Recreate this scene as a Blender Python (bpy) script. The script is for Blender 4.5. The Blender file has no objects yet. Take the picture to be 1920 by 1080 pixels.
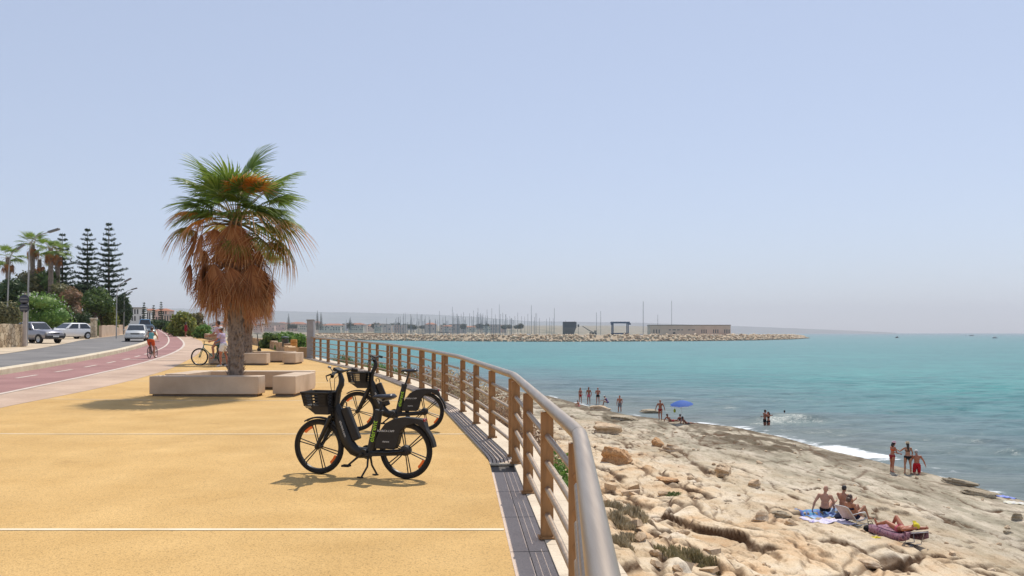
import bpy, bmesh, math, random
import numpy as np
from mathutils import Vector, Matrix, Euler
R = math.radians
S = bpy.context.scene
COL = S.collection
# ---------------------------------------------------------------- camera
HAZE = 1.25e-4
FPX, HOR, CZ = 1507.0, 624.0, 1.73
cd = bpy.data.cameras.new('camera'); cam = bpy.data.objects.new('camera', cd); COL.objects.link(cam)
cam.location = (0, 0, CZ); cam.rotation_euler = (R(90), 0, 0)
cd.sensor_width = 36; cd.lens = 36*FPX/1920; cd.shift_y = (HOR-540)/1920
cd.clip_start = 0.1; cd.clip_end = 60000
S.camera = cam
# ---------------------------------------------------------------- light
SUN_AZ, SUN_EL = R(23), R(61)          # azimuth from +Y towards +X
sv = Vector((math.sin(SUN_AZ)*math.cos(SUN_EL), math.cos(SUN_AZ)*math.cos(SUN_EL), math.sin(SUN_EL)))
sl = bpy.data.lights.new('sun', 'SUN'); so = bpy.data.objects.new('sun', sl); COL.objects.link(so)
sl.energy = 3.75; sl.angle = R(0.55); sl.color = (1.0, 0.94, 0.85)
so.rotation_euler = (-sv).to_track_quat('-Z', 'Y').to_euler()
W = bpy.data.worlds.new('World'); S.world = W; W.use_nodes = True
wn, wl = W.node_tree.nodes, W.node_tree.links
sky = wn.new('ShaderNodeTexSky'); sky.sky_type = 'NISHITA'; sky.sun_disc = False
sky.sun_elevation = SUN_EL; sky.sun_rotation = SUN_AZ
sky.air_density = 1.0; sky.dust_density = 0.3; sky.ozone_density = 2.5; sky.altitude = 0
bg = wn['Background']; bg.inputs[1].default_value = 0.131
hs = wn.new('ShaderNodeHueSaturation'); hs.inputs['Saturation'].default_value = .74; wl.new(sky.outputs[0], hs.inputs['Color'])
tn = wn.new('ShaderNodeMix'); tn.data_type = 'RGBA'; tn.blend_type = 'MULTIPLY'; tn.inputs[0].default_value = 1
tn.inputs[7].default_value = (1.02, .985, 1.0, 1); wl.new(hs.outputs[0], tn.inputs[6]); 
hz_ = wn.new('ShaderNodeMix'); hz_.data_type = 'RGBA'; hz_.inputs[0].default_value = .55; hz_.inputs[7].default_value = (3.35, 4.0, 5.35, 1)   # high thin haze evens out the blue
wl.new(tn.outputs[2], hz_.inputs[6]); wl.new(hz_.outputs[2], bg.inputs[0])
S.view_settings.view_transform = 'Standard'; S.view_settings.look = 'None'
S.view_settings.exposure = 0.13; S.view_settings.gamma = 1.0
S.view_settings.use_curve_mapping = False
cy = S.cycles
cy.use_denoising = True; cy.max_bounces = 6; cy.diffuse_bounces = 3; cy.glossy_bounces = 3
cy.transparent_max_bounces = 8; cy.volume_bounces = 0; cy.caustics_reflective = False; cy.caustics_refractive = False
cy.use_adaptive_sampling = True; cy.adaptive_threshold = 0.01
# ---------------------------------------------------------------- helpers
def smooth(a, b, t):
    t = min(1, max(0, (t-a)/(b-a))); return t*t*(3-2*t)
def zg(x, y):
    """height of the paved land"""
    n = .01*(y-8) + .012*max(0, -x-8)
    if y > 150:
        r = x/y
        far = 4.5 + (-3.5-4.5)*smooth(-.47, -.38, r)
        t = smooth(150, 420, y); n = min(n, 2.6); n = n+(far-n)*t
    return n
def G(px, py, dz=0.0):
    """point of the paved land seen at a pixel of the 1920x1080 photograph"""
    lo, hi = 1.0, 900.0
    kx, kz = (px-960)/FPX, (py-HOR)/FPX
    f = lambda d: CZ-kz*d - zg(kx*d, d) - dz
    d = lo
    while d < hi:
        if f(d) <= 0: break
        d *= 1.02
    a, b = d/1.02, d
    for _ in range(40):
        m = (a+b)/2
        if f(m) > 0: a = m
        else: b = m
    return Vector((kx*a, a, zg(kx*a, a)))
def at(px, py, d): return Vector(((px-960)/FPX*d, d, CZ-(py-HOR)/FPX*d))
def onz(px, py, z):
    d = (CZ-z)*FPX/(py-HOR); return Vector(((px-960)/FPX*d, d, z))
def interp(tab, t):
    if t <= tab[0][0]: return tab[0][1]
    for (a, va), (b, vb) in zip(tab, tab[1:]):
        if t <= b: return va+(vb-va)*(t-a)/(b-a)
    return tab[-1][1]

def tag(o, label=None, cat=None, group=None, kind=None):
    if label: o['label'] = label
    if cat: o['category'] = cat
    if group: o['group'] = group
    if kind: o['kind'] = kind
    return o
def thing(name, label, cat, loc=(0, 0, 0), rz=0.0, group=None):
    o = bpy.data.objects.new(name, None); COL.objects.link(o); o.empty_display_size = .2
    o.location = loc; o.rotation_euler = (0, 0, rz)
    return tag(o, label, cat, group)
KIDS = {}
def copy_tree(o, parent=None):
    c = o.copy(); COL.objects.link(c); c.parent = parent
    if parent is not None: KIDS.setdefault(parent.name, []).append(c)
    for k in KIDS.get(o.name, []): copy_tree(k, c)
    return c

class MB:
    def __init__(s): s.v = []; s.f = []; s.m = []; s.M = Matrix.Identity(4); s.cur = 0
    def add(s, vs, fs):
        b = len(s.v); M = s.M
        s.v += [tuple(M @ Vector(p)) for p in vs]
        s.f += [tuple(b+i for i in f) for f in fs]; s.m += [s.cur]*len(fs); return s
    def box(s, c, d, rot=None):
        c = Vector(c); h = Vector(d)/2
        vs = [Vector((x*h.x, y*h.y, z*h.z)) for x in (-1, 1) for y in (-1, 1) for z in (-1, 1)]
        if rot is not None:
            Q = rot if isinstance(rot, Matrix) else Euler(rot).to_matrix()
            vs = [Q @ p for p in vs]
        return s.add([c+p for p in vs], [(0, 1, 3, 2), (4, 6, 7, 5), (0, 4, 5, 1), (2, 3, 7, 6), (0, 2, 6, 4), (1, 5, 7, 3)])
    def tube(s, pts, r, n=8, closed=False, caps=True, flat=1.0, up=None):
        pts = [Vector(p) for p in pts]; k = len(pts)
        rs = list(r) if hasattr(r, '__len__') else [r]*k
        vs, fs = [], []; prev = None
        for i, p in enumerate(pts):
            if closed: t = pts[(i+1) % k]-pts[i-1]
            else: t = pts[min(i+1, k-1)]-pts[max(i-1, 0)]
            t.normalize()
            if prev is None:
                a = Vector(up) if up is not None else (Vector((0, 0, 1)) if abs(t.z) < .9 else Vector((1, 0, 0)))
                u = a-t*a.dot(t); u.normalize()
            else:
                u = prev-t*prev.dot(t); u.normalize()
            prev = u; w = t.cross(u)
            for j in range(n):
                a = 2*math.pi*j/n
                vs.append(p+(u*math.cos(a)+w*math.sin(a)*flat)*rs[i])
        for i in range(k if closed else k-1):
            for j in range(n):
                a, b = i*n+j, i*n+(j+1) % n; c, d = ((i+1) % k)*n+(j+1) % n, ((i+1) % k)*n+j
                fs.append((a, b, c, d))
        if caps and not closed:
            fs.append(tuple(range(n-1, -1, -1))); fs.append(tuple((k-1)*n+j for j in range(n)))
        return s.add(vs, fs)
    def ell(s, c, r, rot=None, nu=12, nv=8):
        c = Vector(c); r = (r, r, r) if not hasattr(r, '__len__') else r
        Q = Matrix.Identity(3) if rot is None else (rot if isinstance(rot, Matrix) else Euler(rot).to_matrix())
        vs = [Vector((0, 0, r[2]))]
        for i in range(1, nv):
            a = math.pi*i/nv
            for j in range(nu):
                b = 2*math.pi*j/nu
                vs.append(Vector((r[0]*math.sin(a)*math.cos(b), r[1]*math.sin(a)*math.sin(b), r[2]*math.cos(a))))
        vs.append(Vector((0, 0, -r[2]))); fs = []
        for j in range(nu):
            fs.append((0, 1+j, 1+(j+1) % nu))
            e = 1+(nv-2)*nu; fs.append((len(vs)-1, e+(j+1) % nu, e+j))
        for i in range(nv-2):
            for j in range(nu):
                a = 1+i*nu; fs.append((a+j, a+nu+j, a+nu+(j+1) % nu, a+(j+1) % nu))
        return s.add([c+Q @ p for p in vs], fs)
    def lathe(s, prof, c=(0, 0, 0), n=16, rot=None, caps=True):
        c = Vector(c); Q = Matrix.Identity(3) if rot is None else (rot if isinstance(rot, Matrix) else Euler(rot).to_matrix())
        vs, fs = [], []; k = len(prof)
        for r, z in prof:
            for j in range(n):
                a = 2*math.pi*j/n; vs.append(c+Q @ Vector((r*math.cos(a), r*math.sin(a), z)))
        for i in range(k-1):
            for j in range(n): fs.append((i*n+j, i*n+(j+1) % n, (i+1)*n+(j+1) % n, (i+1)*n+j))
        if caps: fs.append(tuple(range(n-1, -1, -1))); fs.append(tuple((k-1)*n+j for j in range(n)))
        return s.add(vs, fs)
    def prism(s, poly, a, b, fn):
        """poly: 2D points; fn(u,w,h) -> 3D; extruded from h=a to h=b"""
        n = len(poly)
        vs = [fn(u, w, a) for u, w in poly]+[fn(u, w, b) for u, w in poly]
        fs = [tuple(range(n-1, -1, -1)), tuple(range(n, 2*n))]+[(i, (i+1) % n, n+(i+1) % n, n+i) for i in range(n)]
        return s.add(vs, fs)
    def strip(s, L, Rr):
        n = len(L); return s.add(list(L)+list(Rr), [(i, n+i, n+i+1, i+1) for i in range(n-1)])
    def build(s, name, mats, parent=None, sharp=40, bevel=0.0, seg=2):
        me = bpy.data.meshes.new(name); me.from_pydata(s.v, [], s.f)
        mats = mats if isinstance(mats, (list, tuple)) else [mats]
        for m in mats: me.materials.append(m)
        if len(mats) > 1: me.polygons.foreach_set('material_index', s.m)
        bm = bmesh.new(); bm.from_mesh(me); bmesh.ops.recalc_face_normals(bm, faces=bm.faces); bm.to_mesh(me); bm.free()
        if sharp: me.shade_smooth(); me.set_sharp_from_angle(angle=R(sharp))
        me.update()
        return link(name, me, parent, bevel, seg)
def link(name, me, parent=None, bevel=0.0, seg=2):
    o = bpy.data.objects.new(name, me); COL.objects.link(o)
    if parent is not None:
        o.parent = parent; KIDS.setdefault(parent.name, []).append(o)
    if bevel:
        b = o.modifiers.new('bevel', 'BEVEL'); b.width = bevel; b.segments = seg; b.limit_method = 'ANGLE'
    return o
def npmesh(name, V, F, mats, parent=None, smooth_=True, attrs=None):
    """V (n,3), F (m,4) arrays"""
    V = np.asarray(V, dtype=np.float32); F = np.asarray(F, dtype=np.int32); k = F.shape[1]
    me = bpy.data.meshes.new(name)
    me.vertices.add(len(V)); me.vertices.foreach_set('co', V.ravel())
    me.loops.add(F.size); me.loops.foreach_set('vertex_index', F.ravel())
    me.polygons.add(len(F)); me.polygons.foreach_set('loop_start', np.arange(0, F.size, k, dtype=np.int32))
    if smooth_: me.polygons.foreach_set('use_smooth', np.ones(len(F), dtype=bool))
    for a, d in (attrs or {}).items():
        A = me.attributes.new(a, 'FLOAT', 'POINT'); A.data.foreach_set('value', np.asarray(d, dtype=np.float32).ravel())
    for m in (mats if isinstance(mats, (list, tuple)) else [mats]): me.materials.append(m)
    me.update(calc_edges=True); me.validate()
    return link(name, me, parent)
def gridfaces(nr, nc):
    i = np.arange((nr-1)*nc).reshape(nr-1, nc)[:, :-1].ravel()
    return np.stack([i, i+1, i+nc+1, i+nc], 1)
# ------------------------------------------------ numpy noise
def _h(ix, iy, s):
    n = (ix.astype(np.int64)*374761393+iy.astype(np.int64)*668265263+s*1274126177) & 0xffffffff
    n = ((n ^ (n >> 13))*1274126177) & 0xffffffff
    n = ((n ^ (n >> 16))*2246822519) & 0xffffffff
    return ((n ^ (n >> 15)) & 0xffffff)/float(0xffffff)
def vnoise(x, y, s=0):
    ix, iy = np.floor(x), np.floor(y); fx, fy = x-ix, y-iy
    fx = fx*fx*fx*(fx*(fx*6-15)+10); fy = fy*fy*fy*(fy*(fy*6-15)+10)
    a, b, c, d = _h(ix, iy, s), _h(ix+1, iy, s), _h(ix, iy+1, s), _h(ix+1, iy+1, s)
    return (a+(b-a)*fx)*(1-fy)+(c+(d-c)*fx)*fy
def fbm(x, y, o=4, s=0):
    t, a, n = 0, .5, 0
    for i in range(o):
        t = t+a*vnoise(x, y, s+i*17); n += a; a *= .5; x = x*2.03+3.1; y = y*2.03+1.7
    return t/n
def worley(x, y, s=0):
    ix, iy = np.floor(x), np.floor(y); f1 = np.full(x.shape, 9.); f2 = f1.copy(); idn = np.zeros(x.shape)
    for dx in (-1, 0, 1):
        for dy in (-1, 0, 1):
            cx, cy_ = ix+dx, iy+dy
            d = np.hypot(cx+_h(cx, cy_, s)-x, cy_+_h(cx, cy_, s+5)-y); r = _h(cx, cy_, s+9)
            n = d < f1
            f2 = np.where(n, f1, np.minimum(f2, d)); idn = np.where(n, r, idn); f1 = np.where(n, d, f1)
    return f1, f2, idn
def sstep(a, b, t):
    t = np.clip((t-a)/(b-a), 0, 1); return t*t*(3-2*t)
# ------------------------------------------------ materials
def newmat(name):
    m = bpy.data.materials.new(name); m.use_nodes = True
    return m, m.node_tree.nodes, m.node_tree.links, m.node_tree.nodes['Principled BSDF']
def ramp(n, stops, interp_='LINEAR'):
    r = n.new('ShaderNodeValToRGB'); e = r.color_ramp.elements; r.color_ramp.interpolation = interp_
    while len(e) < len(stops): e.new(.5)
    for k, (p, c) in zip(e, stops): k.position = p; k.color = tuple(c)+((1,) if len(c) == 3 else ())
    return r
def mat(name, c1, c2=None, scale=4.0, rough=.6, metal=0.0, bump=0.0, bscale=None, detail=4, spec=.5, stretch=None, rgh2=None, c3=None, fine=None):
    m, n, l, p = newmat(name)
    p.inputs['Roughness'].default_value = rough; p.inputs['Metallic'].default_value = metal
    p.inputs['Specular IOR Level'].default_value = spec
    p.inputs['Base Color'].default_value = (*c1, 1)
    if c2 is None and not bump: return m
    tc = n.new('ShaderNodeTexCoord'); src = tc.outputs['Object']
    if stretch:
        mp = n.new('ShaderNodeMapping'); mp.inputs['Scale'].default_value = stretch; l.new(src, mp.inputs[0]); src = mp.outputs[0]
    if c2 is not None:
        nz = n.new('ShaderNodeTexNoise'); nz.inputs['Scale'].default_value = scale; nz.inputs['Detail'].default_value = detail
        l.new(src, nz.inputs['Vector'])
        st = [(.32, c1), (.68, c2)] if c3 is None else [(.3, c1), (.5, c2), (.7, c3)]
        r = ramp(n, st); l.new(nz.outputs[0], r.inputs[0]); out = r.outputs[0]
        if fine:
            nf = n.new('ShaderNodeTexNoise'); nf.inputs['Scale'].default_value = fine[0]; nf.inputs['Detail'].default_value = 2
            l.new(src, nf.inputs['Vector'])
            r2 = ramp(n, [(.3, (1-fine[1],)*3), (.7, (1+fine[1]*.6,)*3)]); l.new(nf.outputs[0], r2.inputs[0])
            mx = n.new('ShaderNodeMix'); mx.data_type = 'RGBA'; mx.blend_type = 'MULTIPLY'; mx.inputs[0].default_value = 1
            l.new(out, mx.inputs[6]); l.new(r2.outputs[0], mx.inputs[7]); out = mx.outputs[2]
        l.new(out, p.inputs['Base Color'])
        if rgh2 is not None:
            rr = n.new('ShaderNodeMapRange'); rr.inputs[3].default_value = rough; rr.inputs[4].default_value = rgh2
            l.new(nz.outputs[0], rr.inputs[0]); l.new(rr.outputs[0], p.inputs['Roughness'])
    if bump:
        nb = n.new('ShaderNodeTexNoise'); nb.inputs['Scale'].default_value = bscale or scale*6; nb.inputs['Detail'].default_value = 5
        l.new(src, nb.inputs['Vector'])
        b = n.new('ShaderNodeBump'); b.inputs['Strength'].default_value = bump; b.inputs['Distance'].default_value = .02
        l.new(nb.outputs[0], b.inputs['Height']); l.new(b.outputs[0], p.inputs['Normal'])
    return m
def leafmat(name, cols, rough=.55, trans=.3, tcol=None):
    """colour varies from leaf to leaf; thin leaves let light through"""
    m, n, l, p = newmat(name)
    g = n.new('ShaderNodeNewGeometry'); k = len(cols)
    r = ramp(n, [(i/(k-1), c) for i, c in enumerate(cols)]); l.new(g.outputs['Random Per Island'], r.inputs[0])
    l.new(r.outputs[0], p.inputs['Base Color']); p.inputs['Roughness'].default_value = rough
    p.inputs['Specular IOR Level'].default_value = .3
    t = n.new('ShaderNodeBsdfTranslucent'); l.new(r.outputs[0], t.inputs[0])
    mx = n.new('ShaderNodeMixShader'); mx.inputs[0].default_value = trans
    l.new(p.outputs[0], mx.inputs[1]); l.new(t.outputs[0], mx.inputs[2]); l.new(mx.outputs[0], n['Material Output'].inputs[0])
    return m
def text_mesh(s, size, name):
    cu = bpy.data.curves.new(name, 'FONT'); cu.body = s; cu.size = size; cu.align_x = 'CENTER'; cu.align_y = 'CENTER'; cu.extrude = .0006
    o = bpy.data.objects.new(name, cu); COL.objects.link(o)
    dg = bpy.context.evaluated_depsgraph_get(); me = bpy.data.meshes.new_from_object(o.evaluated_get(dg))
    bpy.data.objects.remove(o); bpy.data.curves.remove(cu); me.name = name; return me
# ================================================================= the land
def zgn(x, y):
    n = .01*(y-8)+.012*np.maximum(0, -x-8)
    r = x/np.maximum(y, 1); far = 4.5-8.0*sstep(-.47, -.38, r)
    n = np.where(y > 150, np.minimum(n, 2.6), n)
    return n+(far-n)*sstep(150, 420, y)
# foot line of the railing, from the post feet seen in the photograph
_pf = [(921, 822), (892, 795.5), (867, 773), (837, 753), (813, 741), (790, 728.5), (769, 720), (751.5, 713.7), (736, 708), (730.4, 705.6), (710, 700),
       (693, 696), (676.7, 692), (671, 689.5), (654, 686), (639.6, 683), (625.5, 679), (620.7, 678.6), (605, 675.6), (590.7, 673), (577, 670)]
_pp = [(.20, 1.0), (.27, 2.5), (.36, 4.84), (.26, 6.78), (.165, 8.6), (.05, 10.6)]+[tuple(G(*p).xy) for p in _pf]
_ys = np.array([p[1] for p in _pp]); _xs = np.array([p[0] for p in _pp])
_co = np.polyfit(_ys, _xs, 5, w=np.where(_ys < 12, 3.0, 1.0))
RY0, RY1 = 0.6, float(_ys[-1])
_jy = [5.08, 11.0, 17.4, float(G(795, 729).y), float(G(733, 706).y), float(G(674, 691).y), RY1]
_node = [(-15, -.2), (0.6, .13), (5.08, .41), (11.0, .01)]+[(y, float(np.polyval(_co, y))) for y in _jy[2:]]
_ny, _nx = np.array([n[0] for n in _node]), np.array([n[1] for n in _node])
def railx(y): return float(np.mean(np.interp([y-.12, y-.06, y, y+.06, y+.12], _ny, _nx)))
def rail_pt(y, off=0.0, dz=0.0):
    """point on the railing line at depth y, moved OFF metres towards the sea"""
    y = min(max(y, RY0-14), RY1)
    x = railx(y) if y > RY0 else railx(RY0)
    yy = max(y, RY0)
    t = Vector((railx(yy+.2)-railx(yy-.2), .4, 0)).normalized(); n = Vector((t.y, -t.x, 0))
    p = Vector((x, y, 0))+n*off
    return Vector((p.x, p.y, zg(p.x, p.y)+dz))
EDGE = [(-15, .59), (0, .59)]+[(float(rail_pt(y, .46).y), float(rail_pt(y, .46).x)) for y in np.linspace(1, RY1, 40)]+[(51, -14.2), (69, -21.6), (83, -30.6), (100, -41), (150, -65), (210, -95), (400, -175), (800, -310), (1400, -430)]
SHORE = [(-20, 25), (10, 24), (20, 23), (30, 22.6), (35, 22.3), (41.5, 21.7), (50, 19.7), (57, 18.8), (63, 17.2), (67, 13.6), (72, 10.2), (80, 7.6), (93, 4.3), (110, -4), (130, -16), (150, -32), (200, -72), (400, -152), (800, -280), (1400, -400)]
SEA = -5.7
_ea, _sa = np.array(EDGE), np.array(SHORE)
edge_x = lambda y: np.interp(y, _ea[:, 0], _ea[:, 1])
shore_x = lambda y: np.interp(y, _sa[:, 0], _sa[:, 1])

def resample(pts, n):
    pts = [Vector(p) for p in pts]; L = [0]
    for a, b in zip(pts, pts[1:]): L.append(L[-1]+(b-a).length)
    X = np.array([p.x for p in pts]); Y = np.array([p.y for p in pts]); t = np.linspace(0, L[-1], n)
    x, y = np.interp(t, L, X), np.interp(t, L, Y)
    for _ in range(max(2, n//40)):
        x[1:-1] = (x[:-2]+2*x[1:-1]+x[2:])/4; y[1:-1] = (y[:-2]+2*y[1:-1]+y[2:])/4
    return x, y
def sheet(name, A, B, mats, dz, n=160, k=3, kind='structure'):
    """a paved sheet between two ground lines"""
    a = np.array([(p.y, p.x) for p in A]); b = np.array([(p.y, p.x) for p in B]); a, b = a[a[:, 0].argsort()], b[b[:, 0].argsort()]; t = np.linspace(0, 1, k)
    y0, y1 = min(a[0, 0], b[0, 0])-5, min(a[-1, 0], b[-1, 0]); n = 420; ay = by = np.geomspace(y0, y1, n)
    def xof(q):
        sl = (q[6, 1]-q[0, 1])/max(q[6, 0]-q[0, 0], .05); return np.where(ay < q[0, 0], q[0, 1]+sl*(ay-q[0, 0]), np.interp(ay, q[:, 0], q[:, 1]))
    ax, bx = xof(a), xof(b)
    X = ax[:, None]*(1-t)+bx[:, None]*t; Y = ay[:, None]*(1-t)+by[:, None]*t
    V = np.stack([X.ravel(), Y.ravel(), (zgn(X, Y)+dz).ravel()], 1)
    o = npmesh(name, V, gridfaces(n, k)[:, ::-1], mats); o['kind'] = kind
    return o
def offset_line(pts, w):
    out = []
    for i, p in enumerate(pts):
        a, b = Vector(pts[max(0, i-1)]), Vector(pts[min(len(pts)-1, i+1)]); t = (b-a); t.z = 0; t.normalize()
        out.append(Vector(p)+Vector((t.y, -t.x, 0))*w)
    return out
GP = lambda L: [G(*p) for p in L]
def dense(P, n=200):
    x, y = resample(P, n); return [Vector((a, b, zg(a, b))) for a, b in zip(x, y)]
lane_out = dense(GP([(-420, 826), (-200, 776), (0, 737), (110, 720), (200, 699), (273, 683), (310, 669), (336, 659), (348, 648), (346.5, 643), (337, 634), (324, 626.5), (304, 619.5), (289, 616)]))
lane_mid = dense(GP([(-420, 772), (-200, 744), (0, 716.5), (60, 709), (114, 700.5), (145, 694), (200, 684), (273, 667), (289, 660), (309, 653), (317, 643), (317, 634), (310, 626), (298, 619.5), (287, 616)]))
kerb_in = dense(GP([(-420, 768), (-200, 735), (0, 705.5), (83, 693), (140, 682), (180, 673), (213, 667), (273, 650), (291, 640), (297, 633), (293, 622), (285, 616)]))
kerb_out = offset_line(kerb_in, -.42)
road_far = dense(GP([(-420, 722), (-200, 690), (0, 664), (60, 655), (107, 647), (160, 636), (213, 630), (250, 624), (262, 619), (270, 615)]))
tan_left = dense(GP([(-420, 880), (-200, 812), (0, 764), (150, 736), (250, 713), (320, 692), (366, 668), (384, 652), (378, 640), (350, 628), (330, 621)]))
# --- materials of the paving
def paving(name, c1, c2, scale, speck=(.1, 900), joints=None, dirt=.25):
    m, n, l, p = newmat(name); p.inputs['Roughness'].default_value = .85; p.inputs['Specular IOR Level'].default_value = .25
    tc = n.new('ShaderNodeTexCoord')
    a = n.new('ShaderNodeTexNoise'); a.inputs['Scale'].default_value = scale; a.inputs['Detail'].default_value = 5; l.new(tc.outputs['Object'], a.inputs[0])
    r = ramp(n, [(.3, c1), (.7, c2)]); l.new(a.outputs[0], r.inputs[0])
    v = n.new('ShaderNodeTexVoronoi'); v.inputs['Scale'].default_value = speck[1]; l.new(tc.outputs['Object'], v.inputs['Vector'])
    r2 = ramp(n, [(0, (1-speck[0]*2.6,)*3), (.35, (1,)*3), (1, (1+speck[0],)*3)]); l.new(v.outputs['Color'], r2.inputs[0])
    mx = n.new('ShaderNodeMix'); mx.data_type = 'RGBA'; mx.blend_type = 'MULTIPLY'; mx.inputs[0].default_value = 1
    l.new(r.outputs[0], mx.inputs[6]); l.new(r2.outputs[0], mx.inputs[7])
    b = n.new('ShaderNodeTexNoise'); b.inputs['Scale'].default_value = .35; b.inputs['Detail'].default_value = 7; b.inputs['Roughness'].default_value = .65; l.new(tc.outputs['Object'], b.inputs[0])
    r3 = ramp(n, [(.3, (1-dirt,)*3), (.55, (1,)*3), (.8, (1+dirt*.3,)*3)]); l.new(b.outputs[0], r3.inputs[0])
    m2 = n.new('ShaderNodeMix'); m2.data_type = 'RGBA'; m2.blend_type = 'MULTIPLY'; m2.inputs[0].default_value = 1
    l.new(mx.outputs[2], m2.inputs[6]); l.new(r3.outputs[0], m2.inputs[7]); l.new(m2.outputs[2], p.inputs['Base Color'])
    s1 = n.new('ShaderNodeTexNoise'); s1.inputs['Scale'].default_value = .8; s1.inputs['Detail'].default_value = 8; s1.inputs['Roughness'].default_value = .7; s1.inputs['Distortion'].default_value = 1.2; l.new(tc.outputs['Object'], s1.inputs[0])
    r5 = ramp(n, [(.30, (1.07, 1.08, 1.10)), (.42, (1, 1, 1)), (.60, (1, 1, 1)), (.70, (.84, .82, .80))]); l.new(s1.outputs[0], r5.inputs[0])
    m3 = n.new('ShaderNodeMix'); m3.data_type = 'RGBA'; m3.blend_type = 'MULTIPLY'; m3.inputs[0].default_value = 1; l.new(m2.outputs[2], m3.inputs[6]); l.new(r5.outputs[0], m3.inputs[7]); l.new(m3.outputs[2], p.inputs['Base Color'])
    bp = n.new('ShaderNodeBump'); bp.inputs['Strength'].default_value = .5; bp.inputs['Distance'].default_value = .006
    l.new(v.outputs['Distance'], bp.inputs['Height']); l.new(bp.outputs[0], p.inputs['Normal'])
    return m
M = {}
M['tan'] = paving('ochre_gravel', (.535, .33, .118), (.615, .395, .155), 1.1, (.17, 95), dirt=.11)
M['lane'] = paving('maroon_asphalt', (.30, .155, .14), (.37, .20, .18), .8, (.08, 60), dirt=.15)
M['pave'] = paving('pink_asphalt', (.46, .32, .235), (.56, .41, .30), .7, (.08, 60), dirt=.15)
M['asphalt'] = paving('road_asphalt', (.17, .16, .155), (.24, .225, .21), .5, (.08, 60), dirt=.2)
M['walk'] = paving('pale_walk', (.50, .40, .28), (.62, .50, .36), .7, (.1, 40), dirt=.2)
M['line'] = mat('road_paint', (.52, .42, .34), (.68, .58, .48), 6, .7)
M['joint'] = mat('joint_strip', (.70, .58, .38), (.80, .70, .52), 3, .7)
M['kerbstone'] = mat('kerb_stone', (.55, .45, .31), (.70, .60, .44), 2.2, .8, bump=.3, bscale=30)
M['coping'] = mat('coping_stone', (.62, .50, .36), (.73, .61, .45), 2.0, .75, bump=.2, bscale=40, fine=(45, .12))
M['channel'] = mat('drain_concrete', (.58, .44, .34), (.66, .51, .40), 3, .8, bump=.2, bscale=60, fine=(60, .15))
M['grate'] = mat('drain_grate', (.46, .35, .265), (.55, .43, .33), 5, .6)
M['dirt'] = mat('dry_soil', (.30, .23, .14), (.42, .33, .21), .25, .9, c3=(.2, .22, .09), bump=.4, bscale=3)
M['steel'] = mat('brushed_steel', (.38, .30, .225), (.48, .395, .305), 30, .38, .85, bump=.05, bscale=200, stretch=(1, .05, 1), rgh2=.42)
M['rodsteel'] = mat('rod_steel', (.38, .29, .21), (.50, .40, .30), 20, .42, .9, rgh2=.55)
M['post'] = mat('brown_post', (.29, .135, .045), (.40, .20, .07), 5, .5, bump=.15, bscale=40, stretch=(1, 1, .15), fine=(30, .2))
# --- ground under everything
ys = np.concatenate([np.linspace(-15, 45, 61), np.geomspace(46, 1400, 90)]); ts = np.linspace(0, 1, 60)**1.6
E = edge_x(ys)[:, None]; Lf = (-1.3*np.maximum(ys, 0)-60)[:, None]
X = E+(Lf-E)*ts; Y = np.repeat(ys[:, None], 60, 1); Z = zgn(X, Y)-.06
o = npmesh('ground', np.stack([X.ravel(), Y.ravel(), Z.ravel()], 1), gridfaces(len(ys), 60)[:, ::-1], M['dirt']); o['kind'] = 'structure'
# --- promenade
ey = np.linspace(-12, RY1, 60)
far_edge = [Vector((float(edge_x(y))-.1, y, 0)) for y in (51, 69, 83, 100)]
inner = [rail_pt(y, -.335) for y in ey]+far_edge
ys = np.concatenate([np.linspace(-12, 24, 80), np.linspace(24.5, 118, 160)])
iy = np.array([p.y for p in inner]); ix = np.array([p.x for p in inner]); ty = np.array([p.y for p in tan_left]); tx = np.array([p.x for p in tan_left])
k = np.argsort(ty); ty, tx = ty[k], tx[k]; keep = ys < ty[-1]; ys = ys[keep]
A = np.interp(ys, iy, ix); B = np.interp(ys, ty, tx, left=-20); B = np.where(ys < ty[0], tx[0]-1.2*(ty[0]-ys), B)
t = np.linspace(0, 1, 12); X = A[:, None]+(B-A)[:, None]*t; Y = np.repeat(ys[:, None], 12, 1)
o = npmesh('promenade', np.stack([X.ravel(), Y.ravel(), zgn(X, Y).ravel()], 1), gridfaces(len(ys), 12)[:, ::-1], M['tan']); o['kind'] = 'structure'
sheet('pavement', tan_left, lane_out, M['pave'], .004)
sheet('bike_lane', lane_out, kerb_in, M['lane'], .006, k=4)
sheet('road', kerb_out, road_far, M['asphalt'], -.03, k=5)
walk_far = offset_line(road_far, -4.5)
sheet('sidewalk', road_far, walk_far, M['walk'], -.015, k=3)
# painted lines
def paint(name, P, w, m, dz=.006):
    mb = MB(); line_quads(mb, P, 0, len(P)-1, w, dz); o = mb.build(name, m); o['kind'] = 'structure'; return o
mb = MB(); i = 0
def line_quads(mb, P, i0, i1, w, dz):
    seg = P[i0:i1+1]; L = offset_line(seg, -w/2); Q = offset_line(seg, w/2)
    mb.strip([Vector((p.x, p.y, zg(p.x, p.y)+dz)) for p in L], [Vector((p.x, p.y, zg(p.x, p.y)+dz)) for p in Q])
paint('edge_line', lane_out, .16, M['line'], .013)
solid = min(range(len(lane_mid)), key=lambda j: (lane_mid[j]-G(286, 661)).length)
acc = 0; on = True; st = 0
fine_mid = []
for j in range(solid):
    for q in range(6): fine_mid.append(lane_mid[j].lerp(lane_mid[j+1], q/6))
for j in range(1, len(fine_mid)):
    acc += (fine_mid[j]-fine_mid[j-1]).length
    if on and acc > 1.15: line_quads(mb, fine_mid, st, j, .13, .012); on = False; acc = 0
    elif not on and acc > 1.05: on = True; st = j; acc = 0
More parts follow.
